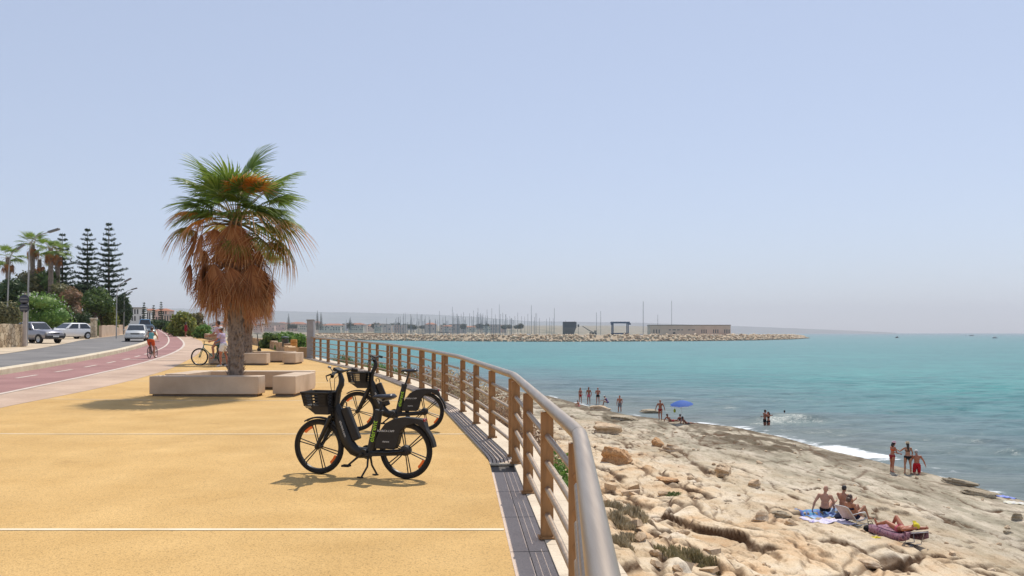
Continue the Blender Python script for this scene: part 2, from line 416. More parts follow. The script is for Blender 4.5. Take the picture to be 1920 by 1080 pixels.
line_quads(mb, lane_mid, solid, len(lane_mid)-1, .13, .012)
for px, py, w in ((272, 675, 1.9), (297, 667, 1.0), (312, 671, .9), (293, 648.5, 1.1), (330, 676, 1.0)):   # short cross bars
    c = G(px, py); mb.add([(c.x-w/2, c.y-.09, zg(c.x-w/2, c.y)+.014), (c.x+w/2, c.y-.09, zg(c.x+w/2, c.y)+.014), (c.x+w/2, c.y+.09, zg(c.x+w/2, c.y)+.016), (c.x-w/2, c.y+.09, zg(c.x-w/2, c.y)+.016)], [(0, 1, 2, 3)])
o = mb.build('lane_markings', M['line']); o['kind'] = 'structure'
mb = MB()
for y in (1.0, 7.1, 13.3, 19.2, 25.2, 31.2):
    xl = float(np.interp(y, ty, tx, left=-20)); xr = railx(y)-.345; n = 24
    w = .03 if y < 9 else .024
    mb.strip([(xl+(xr-xl)*q/n, y-w, zg(xl+(xr-xl)*q/n, y-w)+.004) for q in range(n+1)], [(xl+(xr-xl)*q/n, y+w, zg(xl+(xr-xl)*q/n, y+w)+.004) for q in range(n+1)])
o = mb.build('paving_joints', M['joint']); o['kind'] = 'structure'
# kerb: stones with a bevelled top
mb = MB(); Pk = dense(GP([(-420, 768), (-200, 735), (0, 705.5), (83, 693), (140, 682), (180, 673), (213, 667), (273, 650), (291, 640), (297, 633), (293, 622), (285, 616)]), 90)
for a, b in zip(Pk, Pk[1:]):
    d = (b-a); d.z = 0; d.normalize(); nn = Vector((d.y, -d.x, 0)); a2, b2 = a+d*.012, b-d*.012
    prof = [(0, -.1), (0, .16), (-.03, .19), (-.37, .19), (-.40, .16), (-.40, -.1)]
    va = [a2+nn*u+Vector((0, 0, h)) for u, h in prof]; vb = [b2+nn*u+Vector((0, 0, h)) for u, h in prof]
    mb.add(va+vb, [(i, (i+1) % 6, 6+(i+1) % 6, 6+i) for i in range(6)]+[(5, 4, 3, 2, 1, 0), (6, 7, 8, 9, 10, 11)])
o = mb.build('kerb', M['kerbstone']); o['kind'] = 'structure'
# drainage channel: flat stone covers near, slotted covers farther on
mb = MB(); ymid = 10.45
yy = np.linspace(-12, ymid, 40)
for u0, u1 in ((-.335, -.185), (-.18, -.03)):
    for c0, c1 in zip(yy[::2], yy[2::2]):
        mb.strip([rail_pt(c0+.006, u0, .002), rail_pt((c0+c1)/2, u0, .002), rail_pt(c1-.006, u0, .002)], [rail_pt(c0+.006, u1, .002), rail_pt((c0+c1)/2, u1, .002), rail_pt(c1-.006, u1, .002)])
o = mb.build('drain_cover', M['channel']); o['kind'] = 'structure'
mb = MB(); yy = np.linspace(ymid+.05, RY1, 90)
for q in range(6):
    u0 = -.335+q*.0515; u1 = u0+.036
    L, Q = [rail_pt(y, u0, .003) for y in yy], [rail_pt(y, u1, .003) for y in yy]
    mb.strip(L, Q); mb.strip([p-Vector((0, 0, .025)) for p in L], L); mb.strip(Q, [p-Vector((0, 0, .025)) for p in Q])
a, b = rail_pt(ymid, -.335, .004), rail_pt(ymid, -.03, .004); d = Vector((0, .05, 0)); mb.cur = 0
o = mb.build('drain_grate', M['grate']); o['kind'] = 'structure'
mb = MB(); mb.tube([a+d*.4-Vector((0, 0, .012)), b+d*.4-Vector((0, 0, .012))], .022, 8); o = mb.build('drain_joint', M['coping']); o['kind'] = 'structure'
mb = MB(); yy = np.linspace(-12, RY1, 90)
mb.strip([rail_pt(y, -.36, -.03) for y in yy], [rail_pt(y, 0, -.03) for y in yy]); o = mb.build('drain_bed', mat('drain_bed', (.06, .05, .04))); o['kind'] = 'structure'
# retaining wall with its coping
wt = thing('retaining_wall', 'pale stone retaining wall carrying the brown railing above the rocks', 'wall', rail_pt(8))
base = rail_pt(8)
mb = MB(); yy = np.linspace(-12, RY1, 70)
for a, b in zip(yy, yy[1:]):
    g = .004
    pr = [(-.025, -.2), (-.025, .012), (.46, .012), (.48, -.01), (.48, -.13), (.42, -.13)]
    va = [rail_pt(a+g, u, h)-base for u, h in pr]; vb = [rail_pt(b-g, u, h)-base for u, h in pr]
    mb.add(va+vb, [(i, (i+1) % 6, 6+(i+1) % 6, 6+i) for i in range(6)]+[(5, 4, 3, 2, 1, 0), (6, 7, 8, 9, 10, 11)])
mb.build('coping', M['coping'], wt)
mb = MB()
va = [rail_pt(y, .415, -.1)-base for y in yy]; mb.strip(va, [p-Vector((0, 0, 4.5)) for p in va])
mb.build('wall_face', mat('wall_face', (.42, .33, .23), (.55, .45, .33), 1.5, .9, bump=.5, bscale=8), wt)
# ================================================================= rocky shore
ys = [-8.0]
while ys[-1] < 1350:
    y = ys[-1]; ys.append(y+(.055 if y < 36 else min(.004*y, 60) if y < 120 else .03*y))
ys = np.array(ys); nc = 500; ts = np.linspace(0, 1, nc)
E = edge_x(ys)-.02; Sx = shore_x(ys); D = Sx-E
ext = np.interp(ys, [0, 60, 200, 1400], [5, 5, 10, 40])
X = E[:, None]+(D+ext)[:, None]*ts; Y = np.repeat(ys[:, None], nc, 1)
dd = X-E[:, None]; u = dd/D[:, None]
zt = zgn(E, ys)[:, None]
wx = X+.9*(fbm(X/2.3, Y/2.3, 3, 3)-.5)+.30*(fbm(X/1.1, Y/1.1, 2, 13)-.5); wy = Y+1.4*(fbm(X/2.3, Y/2.3, 3, 8)-.5)+.30*(fbm(X/1.1, Y/1.1, 2, 18)-.5)
top = np.interp(ys, [-8, 14, 24, 40, 60, 100, 300], [-2.3, -2.2, -1.3, -.9, -.8, -.8, -.3])[:, None]
z0 = top+np.minimum(zt, 1.2)
plat = -4.05-.25*sstep(15, 60, Y)
zb = z0+(plat-z0)*sstep(0, 1, dd/np.minimum(8.5, D[:, None]*.45))
zb = zb+(SEA+.12-plat)*sstep(.30, 1.0, u)
zb = np.where(u > 1, SEA+.12-(u-1)*D[:, None]*.30, zb)
big = fbm(wx/6.5, wy/12, 3, 21)-.5
shr = sstep(1.06, .8, u); rough_in = sstep(.95, .1, u); bankz = sstep(15, 3, dd)
Zr = zb+big*(.42*rough_in+.15)*shr
# slabs: every slab has its own level and tilt
c1, c2, cid = worley(wx/3.4, wy/6.0, 11)
tl_ = (np.mod(cid*7.31, 1)-.5)*.10*(X-np.floor(X/3.4)*3.4-1.7)
Zr = Zr+((cid-.5)*(.26*rough_in+.10)+tl_*rough_in)*shr
e1, e2, eid = worley(wx/1.25+4, wy/1.9, 15)
Zr = Zr+(.14*bankz+.05+.22*sstep(.62, .85, u)*sstep(.5, .6, fbm(X/1.6, Y/4, 3, 49))*sstep(46, 52, Y)+.10*rough_in*sstep(.5, .6, fbm(X/6, Y/9, 2, 72)))*(eid-.5)*shr
rub = sstep(.52, .62, fbm(X/2.6, Y/3.2, 3, 88))*(.35+.65*bankz)
r1_, r2_, rid = worley(wx/.48, wy/.6, 25)
Zr = Zr+.14*(rid-.5)*rub*rough_in*shr
# thin beds breaking off in ledges
Lg = Zr+.10*(fbm(X/1.5, Y/3.5, 5, 31)-.5)
stp = .12+.10*rough_in; q = np.floor(Lg/stp); fr = Lg/stp-q
Zt = stp*(q+.25*fr+.75*sstep(.90, .94, fr))
Zr = np.where(shr > 0, Zr+(Zt-Zr)*np.clip(shr, 0, 1), Zr)
# joints
f1, f2, fid = worley(wx/4.5+9, wy/13, 19)
jm = sstep(.34, .46, fbm(X/4, Y/6, 2, 77))
Zr = Zr-sstep(.035, .0, c2-c1)*(.10+.16*rough_in)*shr*jm-sstep(.03, 0, f2-f1)*.16*shr-sstep(.05, .0, e2-e1)*.07*rough_in*shr*sstep(.5, .6, fbm(X/3, Y/3, 2, 78))
Zr = Zr+.03*(fbm(X*2.6, Y*2.6, 4, 91)-.5)*(.3+rough_in)
def fis(sx, sy, s, w, o=3): return sstep(w, w*.25, np.abs(fbm(wx/sx, Y/sy, o, s)-.5))
sea_side = sstep(.25, .55, u)
fiss = np.clip(fis(2.6, 10, 111, .010)*sea_side+fis(4.2, 6.5, 115, .007)*(1-.5*sea_side)+fis(1.6, 5, 119, .012)*sea_side*sstep(.45, .6, fbm(X/5, Y/7, 2, 120))+fis(2.2, 2.6, 123, .009)*bankz, 0, 1)*sstep(1.02, .93, u)
Zr = Zr-.12*fiss+.07*(sstep(-.003, .003, fbm(wx/2.6, Y/10, 3, 111)-.5)-.5)*sea_side*shr+.13*(sstep(-.003, .003, fbm(wx/4.2, Y/6.5, 3, 115)-.5)-.5)*(1-.6*sea_side)*shr
ragged = np.exp(-((X-16.2+.25*(Y-53))/3.2)**2-((Y-53)/8.5)**2)
Zr = Zr+ragged*(.55*(fbm(X/.9, Y/2.2, 4, 131)-.5)+.12)*shr
for _ in range(1):
    Zr[1:-1] = (Zr[:-2]+2*Zr[1:-1]+Zr[2:])/4; Zr[:, 1:-1] = (Zr[:, :-2]+2*Zr[:, 1:-1]+Zr[:, 2:])/4
Zr = Zr+.02*(fbm(X*5, Y*5, 3, 93)-.5)*(.3+rough_in)
Zr[:, 0] = np.minimum(Zr[:, 0], zt[:, 0]-.3)
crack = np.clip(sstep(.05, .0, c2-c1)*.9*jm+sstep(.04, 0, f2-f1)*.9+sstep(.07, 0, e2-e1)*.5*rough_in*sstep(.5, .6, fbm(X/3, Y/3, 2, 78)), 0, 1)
tint = np.clip(.5+.5*(np.mod(cid*3.7+fid*5.1, 1)-.5)+.35*(np.mod(eid*9.1, 1)-.5)*bankz, 0, 1)
wet = sstep(.30, .82, u+.35*(fbm(X/3.0, Y/7, 4, 41)-.5))
wetb = np.maximum(sstep(.965, 1.02, u+.16*(fbm(X/1.1, Y/1.6, 4, 45)-.5)), .85*sstep(.50, .60, fbm(X/1.0, Y/3.2, 4, 47))*sstep(.66, .86, u+.2*(fbm(X/3, Y/5, 2, 48)-.5))*(.35+.65*sstep(43, 50, Y)))
wetb = np.maximum(wetb, np.clip(ragged*1.5, 0, 1)*sstep(.44, .56, fbm(X/.8, Y/2.4, 4, 133)))
gy_, gx_ = np.gradient(Zr); slope = np.hypot(gy_/np.gradient(ys)[:, None], gx_/((D+ext)[:, None]/(nc-1)))
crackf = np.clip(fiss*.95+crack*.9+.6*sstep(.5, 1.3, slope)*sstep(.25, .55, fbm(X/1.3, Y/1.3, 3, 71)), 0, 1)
def rockmat():
    m, n, l, p = newmat('shore_limestone'); p.inputs['Roughness'].default_value = .88; p.inputs['Specular IOR Level'].default_value = .2
    tc = n.new('ShaderNodeTexCoord'); mp = n.new('ShaderNodeMapping'); mp.inputs['Scale'].default_value = (1, .35, 1); l.new(tc.outputs['Object'], mp.inputs[0])
    def nz(s, d, src, rg=.6):
        a = n.new('ShaderNodeTexNoise'); a.inputs['Scale'].default_value = s; a.inputs['Detail'].default_value = d; a.inputs['Roughness'].default_value = rg; l.new(src, a.inputs[0]); return a.outputs[0]
    def mix(bt, fac, a, b):
        x = n.new('ShaderNodeMix'); x.data_type = 'RGBA'; x.blend_type = bt
        if isinstance(fac, float): x.inputs[0].default_value = fac
        else: l.new(fac, x.inputs[0])
        l.new(a, x.inputs[6])
        if isinstance(b, tuple): x.inputs[7].default_value = (*b, 1)
        else: l.new(b, x.inputs[7])
        return x.outputs[2]
    r1 = ramp(n, [(.30, (.54, .32, .155)), (.40, (.64, .455, .275)), (.52, (.69, .55, .375)), (.70, (.73, .64, .51))]); l.new(nz(.55, 7, tc.outputs['Object']), r1.inputs[0])
    r2 = ramp(n, [(.30, (.25, .22, .155)), (.44, (.38, .335, .245)), (.58, (.53, .46, .35)), (.72, (.66, .58, .46))]); l.new(nz(.9, 7, mp.outputs[0]), r2.inputs[0])
    at_ = n.new('ShaderNodeAttribute'); at_.attribute_name = 'wet'
    c = mix('MIX', at_.outputs['Fac'], r1.outputs[0], r2.outputs[0])
    a2 = n.new('ShaderNodeAttribute'); a2.attribute_name = 'wetb'
    c = mix('MIX', a2.outputs['Fac'], c, (.13, .10, .06))
    at4 = n.new('ShaderNodeAttribute'); at4.attribute_name = 'tint'; rt = ramp(n, [(0, (.78, .74, .68)), (.5, (1, 1, 1)), (1, (1.08, 1.06, 1.04))]); l.new(at4.outputs['Fac'], rt.inputs[0]); c = mix('MULTIPLY', 1.0, c, rt.outputs[0])
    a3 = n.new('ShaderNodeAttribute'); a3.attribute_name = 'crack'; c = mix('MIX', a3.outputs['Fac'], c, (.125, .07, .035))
    r3 = ramp(n, [(.36, (.55, .5, .46)), (.47, (1, 1, 1)), (.75, (1.1, 1.1, 1.1))]); l.new(nz(4.5, 6, mp.outputs[0], .7), r3.inputs[0]); c = mix('MULTIPLY', .8, c, r3.outputs[0])
    r4 = ramp(n, [(.36, (.72, .68, .62)), (.55, (1, 1, 1))]); l.new(nz(22, 4, tc.outputs['Object'], .7), r4.inputs[0]); c = mix('MULTIPLY', .7, c, r4.outputs[0])
    l.new(c, p.inputs['Base Color'])
    b1 = n.new('ShaderNodeBump'); b1.inputs['Strength'].default_value = .9; b1.inputs['Distance'].default_value = .06; l.new(nz(5, 8, mp.outputs[0], .7), b1.inputs['Height'])
    l.new(b1.outputs[0], p.inputs['Normal']); return m
M['shore'] = rockmat()
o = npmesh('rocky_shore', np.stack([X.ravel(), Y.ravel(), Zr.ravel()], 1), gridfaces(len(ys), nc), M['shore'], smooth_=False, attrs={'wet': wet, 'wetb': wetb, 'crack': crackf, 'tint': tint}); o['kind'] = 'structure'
_RY, _RZ, _RE, _RW = ys, Zr, E, (D+ext)
def zrock(x, y):
    i = int(np.clip(np.searchsorted(_RY, y), 1, len(_RY)-1)); i = i-1 if y-_RY[i-1] < _RY[i]-y else i
    t = (x-_RE[i])/_RW[i]*(nc-1); j = int(np.clip(t, 0, nc-2)); f = min(max(t-j, 0), 1)
    return float(_RZ[i, j]*(1-f)+_RZ[i, j+1]*f)
def GR(px, py):
    """point of the rocky shore seen at a photograph pixel"""
    kx, kz = (px-960)/FPX, (py-HOR)/FPX; d = 3.0
    while d < 150:
        x = kx*d
        if x > float(edge_x(d))+.05 and CZ-kz*d <= max(zrock(x, d), SEA): return Vector((x, d, max(zrock(x, d), SEA)))
        d += .02+.0008*d
    return onz(px, py, SEA)
# ================================================================= sea
ry = [14.0]
while ry[-1] < 12000: ry.append(ry[-1]*(1.0052 if ry[-1] < 190 else 1.045))
ry = np.array(ry); ncs = 330; t = np.linspace(0, 1, ncs)
xl = np.where(ry < 60, -2, -(ry-60)*.62-2); xr = .72*ry+16
X = xl[:, None]+(xr-xl)[:, None]*t; Y = np.repeat(ry[:, None], ncs, 1)
sp = _sa
def dist_shore(X, Y):
    d = np.full(X.shape, 1e9)
    for (y0, x0), (y1, x1) in zip(sp, sp[1:]):
        if y0 > 420: break
        dx, dy = x1-x0, y1-y0; q = np.clip(((X-x0)*dx+(Y-y0)*dy)/(dx*dx+dy*dy), 0, 1)
        d = np.minimum(d, np.hypot(X-x0-q*dx, Y-y0-q*dy))
    sgn = np.where(X > shore_x(Y), 1, -1); return d*sgn
sd = dist_shore(X, Y)
fade = sstep(190, 60, Y)
wv = .30*(fbm(X/5.5, Y/2.1, 3, 5)-.5)+.20*(fbm(X/1.9+.3*Y, Y/.85, 3, 9)-.5)+.10*np.sin(Y*.9+.35*X+3*fbm(X/9, Y/9, 2, 3))
Zs = SEA+wv*fade*sstep(-1, 6, sd)*1.25
bw = onz(1488, 790, SEA)
gx = (X-bw.x)/3.2; gy = (Y-bw.y-.12*(X-bw.x))/1.3
ridge = np.exp(-gx**4)*np.exp(-np.where(gy < 0, gy*gy*1.2, gy*gy*.5))
Zs = Zs+.45*ridge
foam = np.zeros_like(X)
nf = fbm(X/3, Y/5, 3, 55)
foam = np.maximum(foam, sstep(.7+3.4*sstep(.40, .7, nf), 0, np.abs(sd)))*.85
foam = np.maximum(foam, .62*np.exp(-((sd-4.5-2*(fbm(X/6, Y/9, 2, 66)-.5)*4)/.55)**2)*sstep(.48, .66, fbm(X/5, Y/11, 3, 57))*sstep(70, 50, Y))
def patch(px, py, rx, ry_, v, tilt=0):
    global foam
    c = onz(px, py, SEA); a = (X-c.x)-tilt*(Y-c.y); foam = np.maximum(foam, v*np.exp(-(a/rx)**2-((Y-c.y)/ry_)**2))
patch(1575, 844, 2.0, 2.6, 1.4, -.15); patch(1630, 855, 1.7, 2.4, 1.25, -.2); patch(1315, 795, 2.2, 2.2, 1.1); patch(1390, 801, 2.4, 1.4, .75)
patch(1505, 788, .3, .4, .8); patch(1790, 884, 1.5, 1.2, .7); patch(1850, 884, 3.2, .35, .55, 0); patch(1850, 918, .8, 2.0, .8, -.2)
patch(1250, 789, 1.3, 1.2, .9)
def seamat():
    m, n, l, p = newmat('sea_water')
    a = n.new('ShaderNodeAttribute'); a.attribute_name = 'sd'
    tc = n.new('ShaderNodeTexCoord'); mp = n.new('ShaderNodeMapping'); mp.inputs['Scale'].default_value = (.35, 1, 1); l.new(tc.outputs['Object'], mp.inputs[0])
    def nz(s, d, rg=.55):
        x = n.new('ShaderNodeTexNoise'); x.inputs['Scale'].default_value = s; x.inputs['Detail'].default_value = d; x.inputs['Roughness'].default_value = rg; l.new(mp.outputs[0], x.inputs[0]); return x.outputs[0]
    mt = n.new('ShaderNodeMath'); mt.operation = 'MULTIPLY_ADD'; l.new(nz(.07, 5), mt.inputs[0]); mt.inputs[1].default_value = .30; mt.inputs[2].default_value = -.15
    ad = n.new('ShaderNodeMath'); ad.operation = 'ADD'; l.new(a.outputs['Fac'], ad.inputs[0]); l.new(mt.outputs[0], ad.inputs[1])
    r = ramp(n, [(0, (.135, .165, .16)), (.16, (.10, .17, .185)), (.36, (.06, .185, .195)), (.55, (.045, .215, .215)), (.8, (.038, .185, .20)), (1, (.034, .14, .178))])
    l.new(ad.outputs[0], r.inputs[0])
    w = ramp(n, [(.33, (.68, .71, .76)), (.48, (.97, .97, .98)), (.64, (1.16, 1.14, 1.12))]); l.new(nz(.8, 6, .65), w.inputs[0])
    mu = n.new('ShaderNodeMix'); mu.data_type = 'RGBA'; mu.blend_type = 'MULTIPLY'; mu.inputs[0].default_value = 1; l.new(r.outputs[0], mu.inputs[6]); l.new(w.outputs[0], mu.inputs[7])
    w2 = ramp(n, [(.35, (.84, .87, .90)), (.65, (1.10, 1.09, 1.07))]); l.new(nz(.10, 6, .6), w2.inputs[0])
    mu2 = n.new('ShaderNodeMix'); mu2.data_type = 'RGBA'; mu2.blend_type = 'MULTIPLY'; mu2.inputs[0].default_value = 1; l.new(mu.outputs[2], mu2.inputs[6]); l.new(w2.outputs[0], mu2.inputs[7]); mu = mu2
    f = n.new('ShaderNodeAttribute'); f.attribute_name = 'foam'
    fs = n.new('ShaderNodeMath'); fs.operation = 'MULTIPLY_ADD'; l.new(nz(2.6, 6, .7), fs.inputs[0]); fs.inputs[1].default_value = 1.9; fs.inputs[2].default_value = -1.25
    fa = n.new('ShaderNodeMath'); fa.operation = 'ADD'; l.new(fs.outputs[0], fa.inputs[0]); l.new(f.outputs['Fac'], fa.inputs[1])
    fr_ = ramp(n, [(.38, (0, 0, 0)), (.62, (1, 1, 1))]); l.new(fa.outputs[0], fr_.inputs[0])
    mx = n.new('ShaderNodeMix'); mx.data_type = 'RGBA'; l.new(fr_.outputs[0], mx.inputs[0]); l.new(mu.outputs[2], mx.inputs[6]); mx.inputs[7].default_value = (.78, .80, .80, 1)
    l.new(mx.outputs[2], p.inputs['Base Color'])
    rg = n.new('ShaderNodeMapRange'); rg.inputs[3].default_value = .16; rg.inputs[4].default_value = .8; l.new(fr_.outputs[0], rg.inputs[0]); l.new(rg.outputs[0], p.inputs['Roughness'])
    p.inputs['IOR'].default_value = 1.33; p.inputs['Specular IOR Level'].default_value = .32
    b1 = n.new('ShaderNodeBump'); b1.inputs['Strength'].default_value = .55; b1.inputs['Distance'].default_value = .35; l.new(nz(.55, 7, .6), b1.inputs['Height'])
    b2 = n.new('ShaderNodeBump'); b2.inputs['Strength'].default_value = .5; b2.inputs['Distance'].default_value = .1; l.new(nz(3.2, 4, .6), b2.inputs['Height']); l.new(b1.outputs[0], b2.inputs['Normal'])
    l.new(b2.outputs[0], p.inputs['Normal']); p.inputs['Specular IOR Level'].default_value = 0.0
    gl = n.new('ShaderNodeBsdfGlossy'); gl.inputs['Roughness'].default_value = .3; l.new(b2.outputs[0], gl.inputs['Normal'])
    fz = n.new('ShaderNodeFresnel'); fz.inputs[0].default_value = 1.33; l.new(b2.outputs[0], fz.inputs['Normal'])
    cl = n.new('ShaderNodeMapRange'); cl.inputs[1].default_value = .02; cl.inputs[2].default_value = 1.0; cl.inputs[3].default_value = .02; cl.inputs[4].default_value = .30; l.new(fz.outputs[0], cl.inputs[0])
    nf_ = n.new('ShaderNodeMath'); nf_.operation = 'MULTIPLY_ADD'; l.new(fr_.outputs[0], nf_.inputs[0]); nf_.inputs[1].default_value = -.3; l.new(cl.outputs[0], nf_.inputs[2]); nf_.use_clamp = True
    ms = n.new('ShaderNodeMixShader'); l.new(nf_.outputs[0], ms.inputs[0]); l.new(p.outputs[0], ms.inputs[1]); l.new(gl.outputs[0], ms.inputs[2]); l.new(ms.outputs[0], n['Material Output'].inputs[0]); return m
M['sea'] = seamat()
sdn = np.clip(np.interp(np.maximum(sd, 0), [0, 12, 30, 55, 130, 420, 2500], [0, .12, .3, .52, .66, .8, 1.0]), 0, 1)
o = npmesh('sea', np.stack([X.ravel(), Y.ravel(), Zs.ravel()], 1), gridfaces(len(ry), ncs), M['sea'], attrs={'sd': sdn, 'foam': foam}); o['kind'] = 'structure'
# ================================================================= far hills and far shore
def hill(name, pts, y0, y1, cols, seed, jag=8.0):
    px = np.linspace(pts[0][0], pts[-1][0], 260); py = np.interp(px, [p[0] for p in pts], [p[1] for p in pts])
    rows = 14; q = np.linspace(0, 1, rows); kx = (px-960)/FPX; hz = CZ+(HOR-py)/FPX*y1
    Yh = np.repeat((y0+(y1-y0)*q)[:, None], 260, 1)
    Xh = kx[None, :]*Yh; Zh = SEA+(hz-SEA)[None, :]*(sstep(0, 1, q)**.8)[:, None]+jag*(fbm(Xh/500, Yh/300, 4, seed)-.5)*(q*(1.1-q)*3)[:, None]
    # back slope
    Xh = np.concatenate([Xh, kx[None, :]*(y1+1500)]); Yh = np.concatenate([Yh, np.full((1, 260), y1+1500)]); Zh = np.concatenate([Zh, np.full((1, 260), SEA)])
    o = npmesh(name, np.stack([Xh.ravel(), Yh.ravel(), Zh.ravel()], 1), gridfaces(rows+1, 260), mat(name, cols[0], cols[1], .004, .9, c3=cols[2])); o['kind'] = 'structure'
hill('hills', [(-500, 560), (0, 571), (250, 578), (420, 581), (560, 585), (700, 588), (820, 591), (900, 595), (980, 601), (1060, 606), (1180, 611), (1260, 615), (1330, 622)], 4200, 7000, ((.17, .20, .21), (.22, .24, .235), (.14, .17, .18)), 4, 24)
hill('far_hills', [(900, 602), (1060, 603), (1200, 605), (1300, 609), (1400, 612), (1500, 616), (1600, 620), (1680, 623.6)], 7600, 9200, ((.12, .14, .14), (.16, .17, .16), (.09, .11, .11)), 9)
q = np.linspace(0, 1, 30); Yf = np.geomspace(880, 4300, 30); Xa = np.interp(Yf, [880, 1000, 1250, 1600, 4300], [-330, -330, -250, 260, 1300])
cc = np.linspace(0, 1, 40); Xf = Xa[:, None]+(-1.1*Yf[:, None]-Xa[:, None])*cc; Yq = np.repeat(Yf[:, None], 40, 1)
Zf = -4.2+2*(fbm(Xf/90, Yq/90, 3, 2)-.5)+np.interp(Yf, [880, 1300, 2000, 4300], [0, 9, 20, 45])[:, None]*sstep(0, .12, cc)
Zf[:, 0] = SEA-.5
o = npmesh('far_shore', np.stack([Xf.ravel(), Yq.ravel(), Zf.ravel()], 1), gridfaces(30, 40)[:, ::-1], mat('far_land', (.10, .11, .07), (.26, .22, .15), .02, .9, c3=(.16, .15, .10))); o['kind'] = 'structure'
# ================================================================= railing
base = rail_pt(10)
rail = thing('railing', 'curving brown railing with a round steel handrail beside the sea', 'railing', base)
post_y = [5.0, 6.78, 8.6, 10.42, 11.0]+[rp[1] for rp in _pp[6:]]
post_y += [post_y[8]+.28, rail_pt(20.2).y*0+float(G(798, 730).y)]
post_y = sorted(set(round(float(y), 3) for y in post_y))
def rail_tan(y):
    a, b = rail_pt(y-.15), rail_pt(y+.15) if y+.15 < RY1 else rail_pt(RY1)
    t = b-a; t.z = 0; return t.normalized()
for y in post_y:
    t = rail_tan(y); n = Vector((t.y, -t.x, 0)); Q = Matrix((n, t, Vector((0, 0, 1)))).transposed()
    p = rail_pt(y)-base; mb = MB()
    mb.box(p+Vector((0, 0, .545)), (.105, .055, 1.06), Q)
    mb.box(p+Vector((0, 0, .022)), (.15, .12, .016), Q)
    for bx in (-.062, .062): mb.lathe([(.011, 0), (.011, .012), (.006, .016)], p+Q @ Vector((bx, -.045, .03)), 6)
    for h in (.21, .43, .65, .87): mb.lathe([(.028, -.034), (.028, .034)], p+Vector((0, 0, h)), 10, Q @ Euler((R(90), 0, 0)).to_matrix())
    mb.build('post', M['post'], rail, bevel=.004)
joints = [.6]+_jy
for a, b in zip(joints, joints[1:]):
    n = max(8, int((b-a)/.35)); yy = np.linspace(a+.006, b-.006, n)
    mb = MB(); mb.tube([rail_pt(y, .02, 1.115)-base for y in yy], .049, 20); mb.build('handrail', M['steel'], rail)
    for h in (.21, .43, .65, .87):
        mb = MB(); mb.tube([rail_pt(y, 0, h)-base for y in yy[::2]], .0255, 10); mb.build('rod', M['rodsteel'], rail)
DJ = mat('dark_joint', (.05, .045, .04))
for y in joints[1:-1]: mb = MB(); mb.tube([rail_pt(y-.012, .02, 1.115)-base, rail_pt(y+.012, .02, 1.115)-base], .0465, 18); mb.build('joint_ring', DJ, rail)
# concrete pillar at the far end
p = G(583, 671.5); pl = thing('pillar', 'tall grey concrete pillar at the far end of the railing', 'pillar', p)
mb = MB(); mb.box((0, 0, 1.0), (.36, .36, 2.0)); mb.build('shaft', mat('grey_concrete', (.30, .29, .30), (.38, .37, .37), 3, .8, bump=.2), pl, bevel=.02)
mb = MB(); mb.box((0, 0, 2.03), (.40, .40, .06)); mb.build('cap', mat('grey_cap', (.36, .35, .34)), pl, bevel=.01)
# ================================================================= benches
M['bench'] = mat('cast_stone', (.47, .345, .235), (.66, .515, .375), 1.3, .8, bump=.15, bscale=60, fine=(70, .08))
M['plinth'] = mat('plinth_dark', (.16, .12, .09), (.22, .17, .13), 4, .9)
def bench(label, x0, x1, y0, y1, h=.47, group='cast stone benches round the palms'):
    cx, cy_ = (x0+x1)/2, (y0+y1)/2
    t = thing('stone_bench', label, 'bench', (cx, cy_, zg(cx, cy_)), 0, group)
    w, d = x1-x0, y1-y0; mb = MB(); mb.box((0, 0, .05+h/2), (w, d, h-.02)); mb.build('slab', M['bench'], t, bevel=.015)
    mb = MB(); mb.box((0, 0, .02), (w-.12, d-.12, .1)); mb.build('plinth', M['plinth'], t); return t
bench('long pale stone bench in front of the nearest palm trunk', -9.12, -6.37, 20.2, 20.75)
bench('short pale stone bench set end on, to the right of the nearest palm', -6.02, -5.44, 20.2, 22.2)
bench('pale stone bench behind the nearest palm trunk, half hidden by it', -8.42, -5.62, 22.45, 23.0)
bench('pale stone bench with a shaded top, left behind the long front bench', -9.05, -8.5, 20.95, 22.9)
bench('farther pale stone bench in front of the second palm, behind the parked cyclist', -13.3, -10.75, 35.2, 35.75)
bench('farther small stone bench nearest to the orange post', -10.35, -9.75, 36.2, 37.6)
bench('farther pale stone bench tucked behind the second palm', -12.6, -10.3, 37.9, 38.4)
# ================================================================= shared electric bicycles
M['blk'] = mat('satin_black', (.012, .0115, .011), (.018, .017, .016), 8, .42, spec=.4)
M['blk2'] = mat('matt_black', (.020, .018, .017), (.028, .026, .024), 12, .6, spec=.35, bump=.1, bscale=200)
M['rub'] = mat('tyre_rubber', (.014, .013, .012), (.022, .02, .019), 30, .8, spec=.3)
M['org'] = mat('orange_reflector', (.95, .17, .02), None, rough=.3)
M['grn'] = mat('green_lettering', (.42, .72, .04), None, rough=.5)
M['wht'] = mat('white_lettering', (.75, .75, .73), None, rough=.5)
M['red'] = mat('red_lens', (.35, .01, .01), None, rough=.2)
M['alu'] = mat('grey_metal', (.25, .25, .25), None, rough=.35, metal=1.0)
M['sad'] = mat('saddle_vinyl', (.018, .018, .024), (.028, .027, .035), 20, .36, spec=.5)
RYX = Euler((R(90), 0, 0)).to_matrix()      # lathe axis to Y
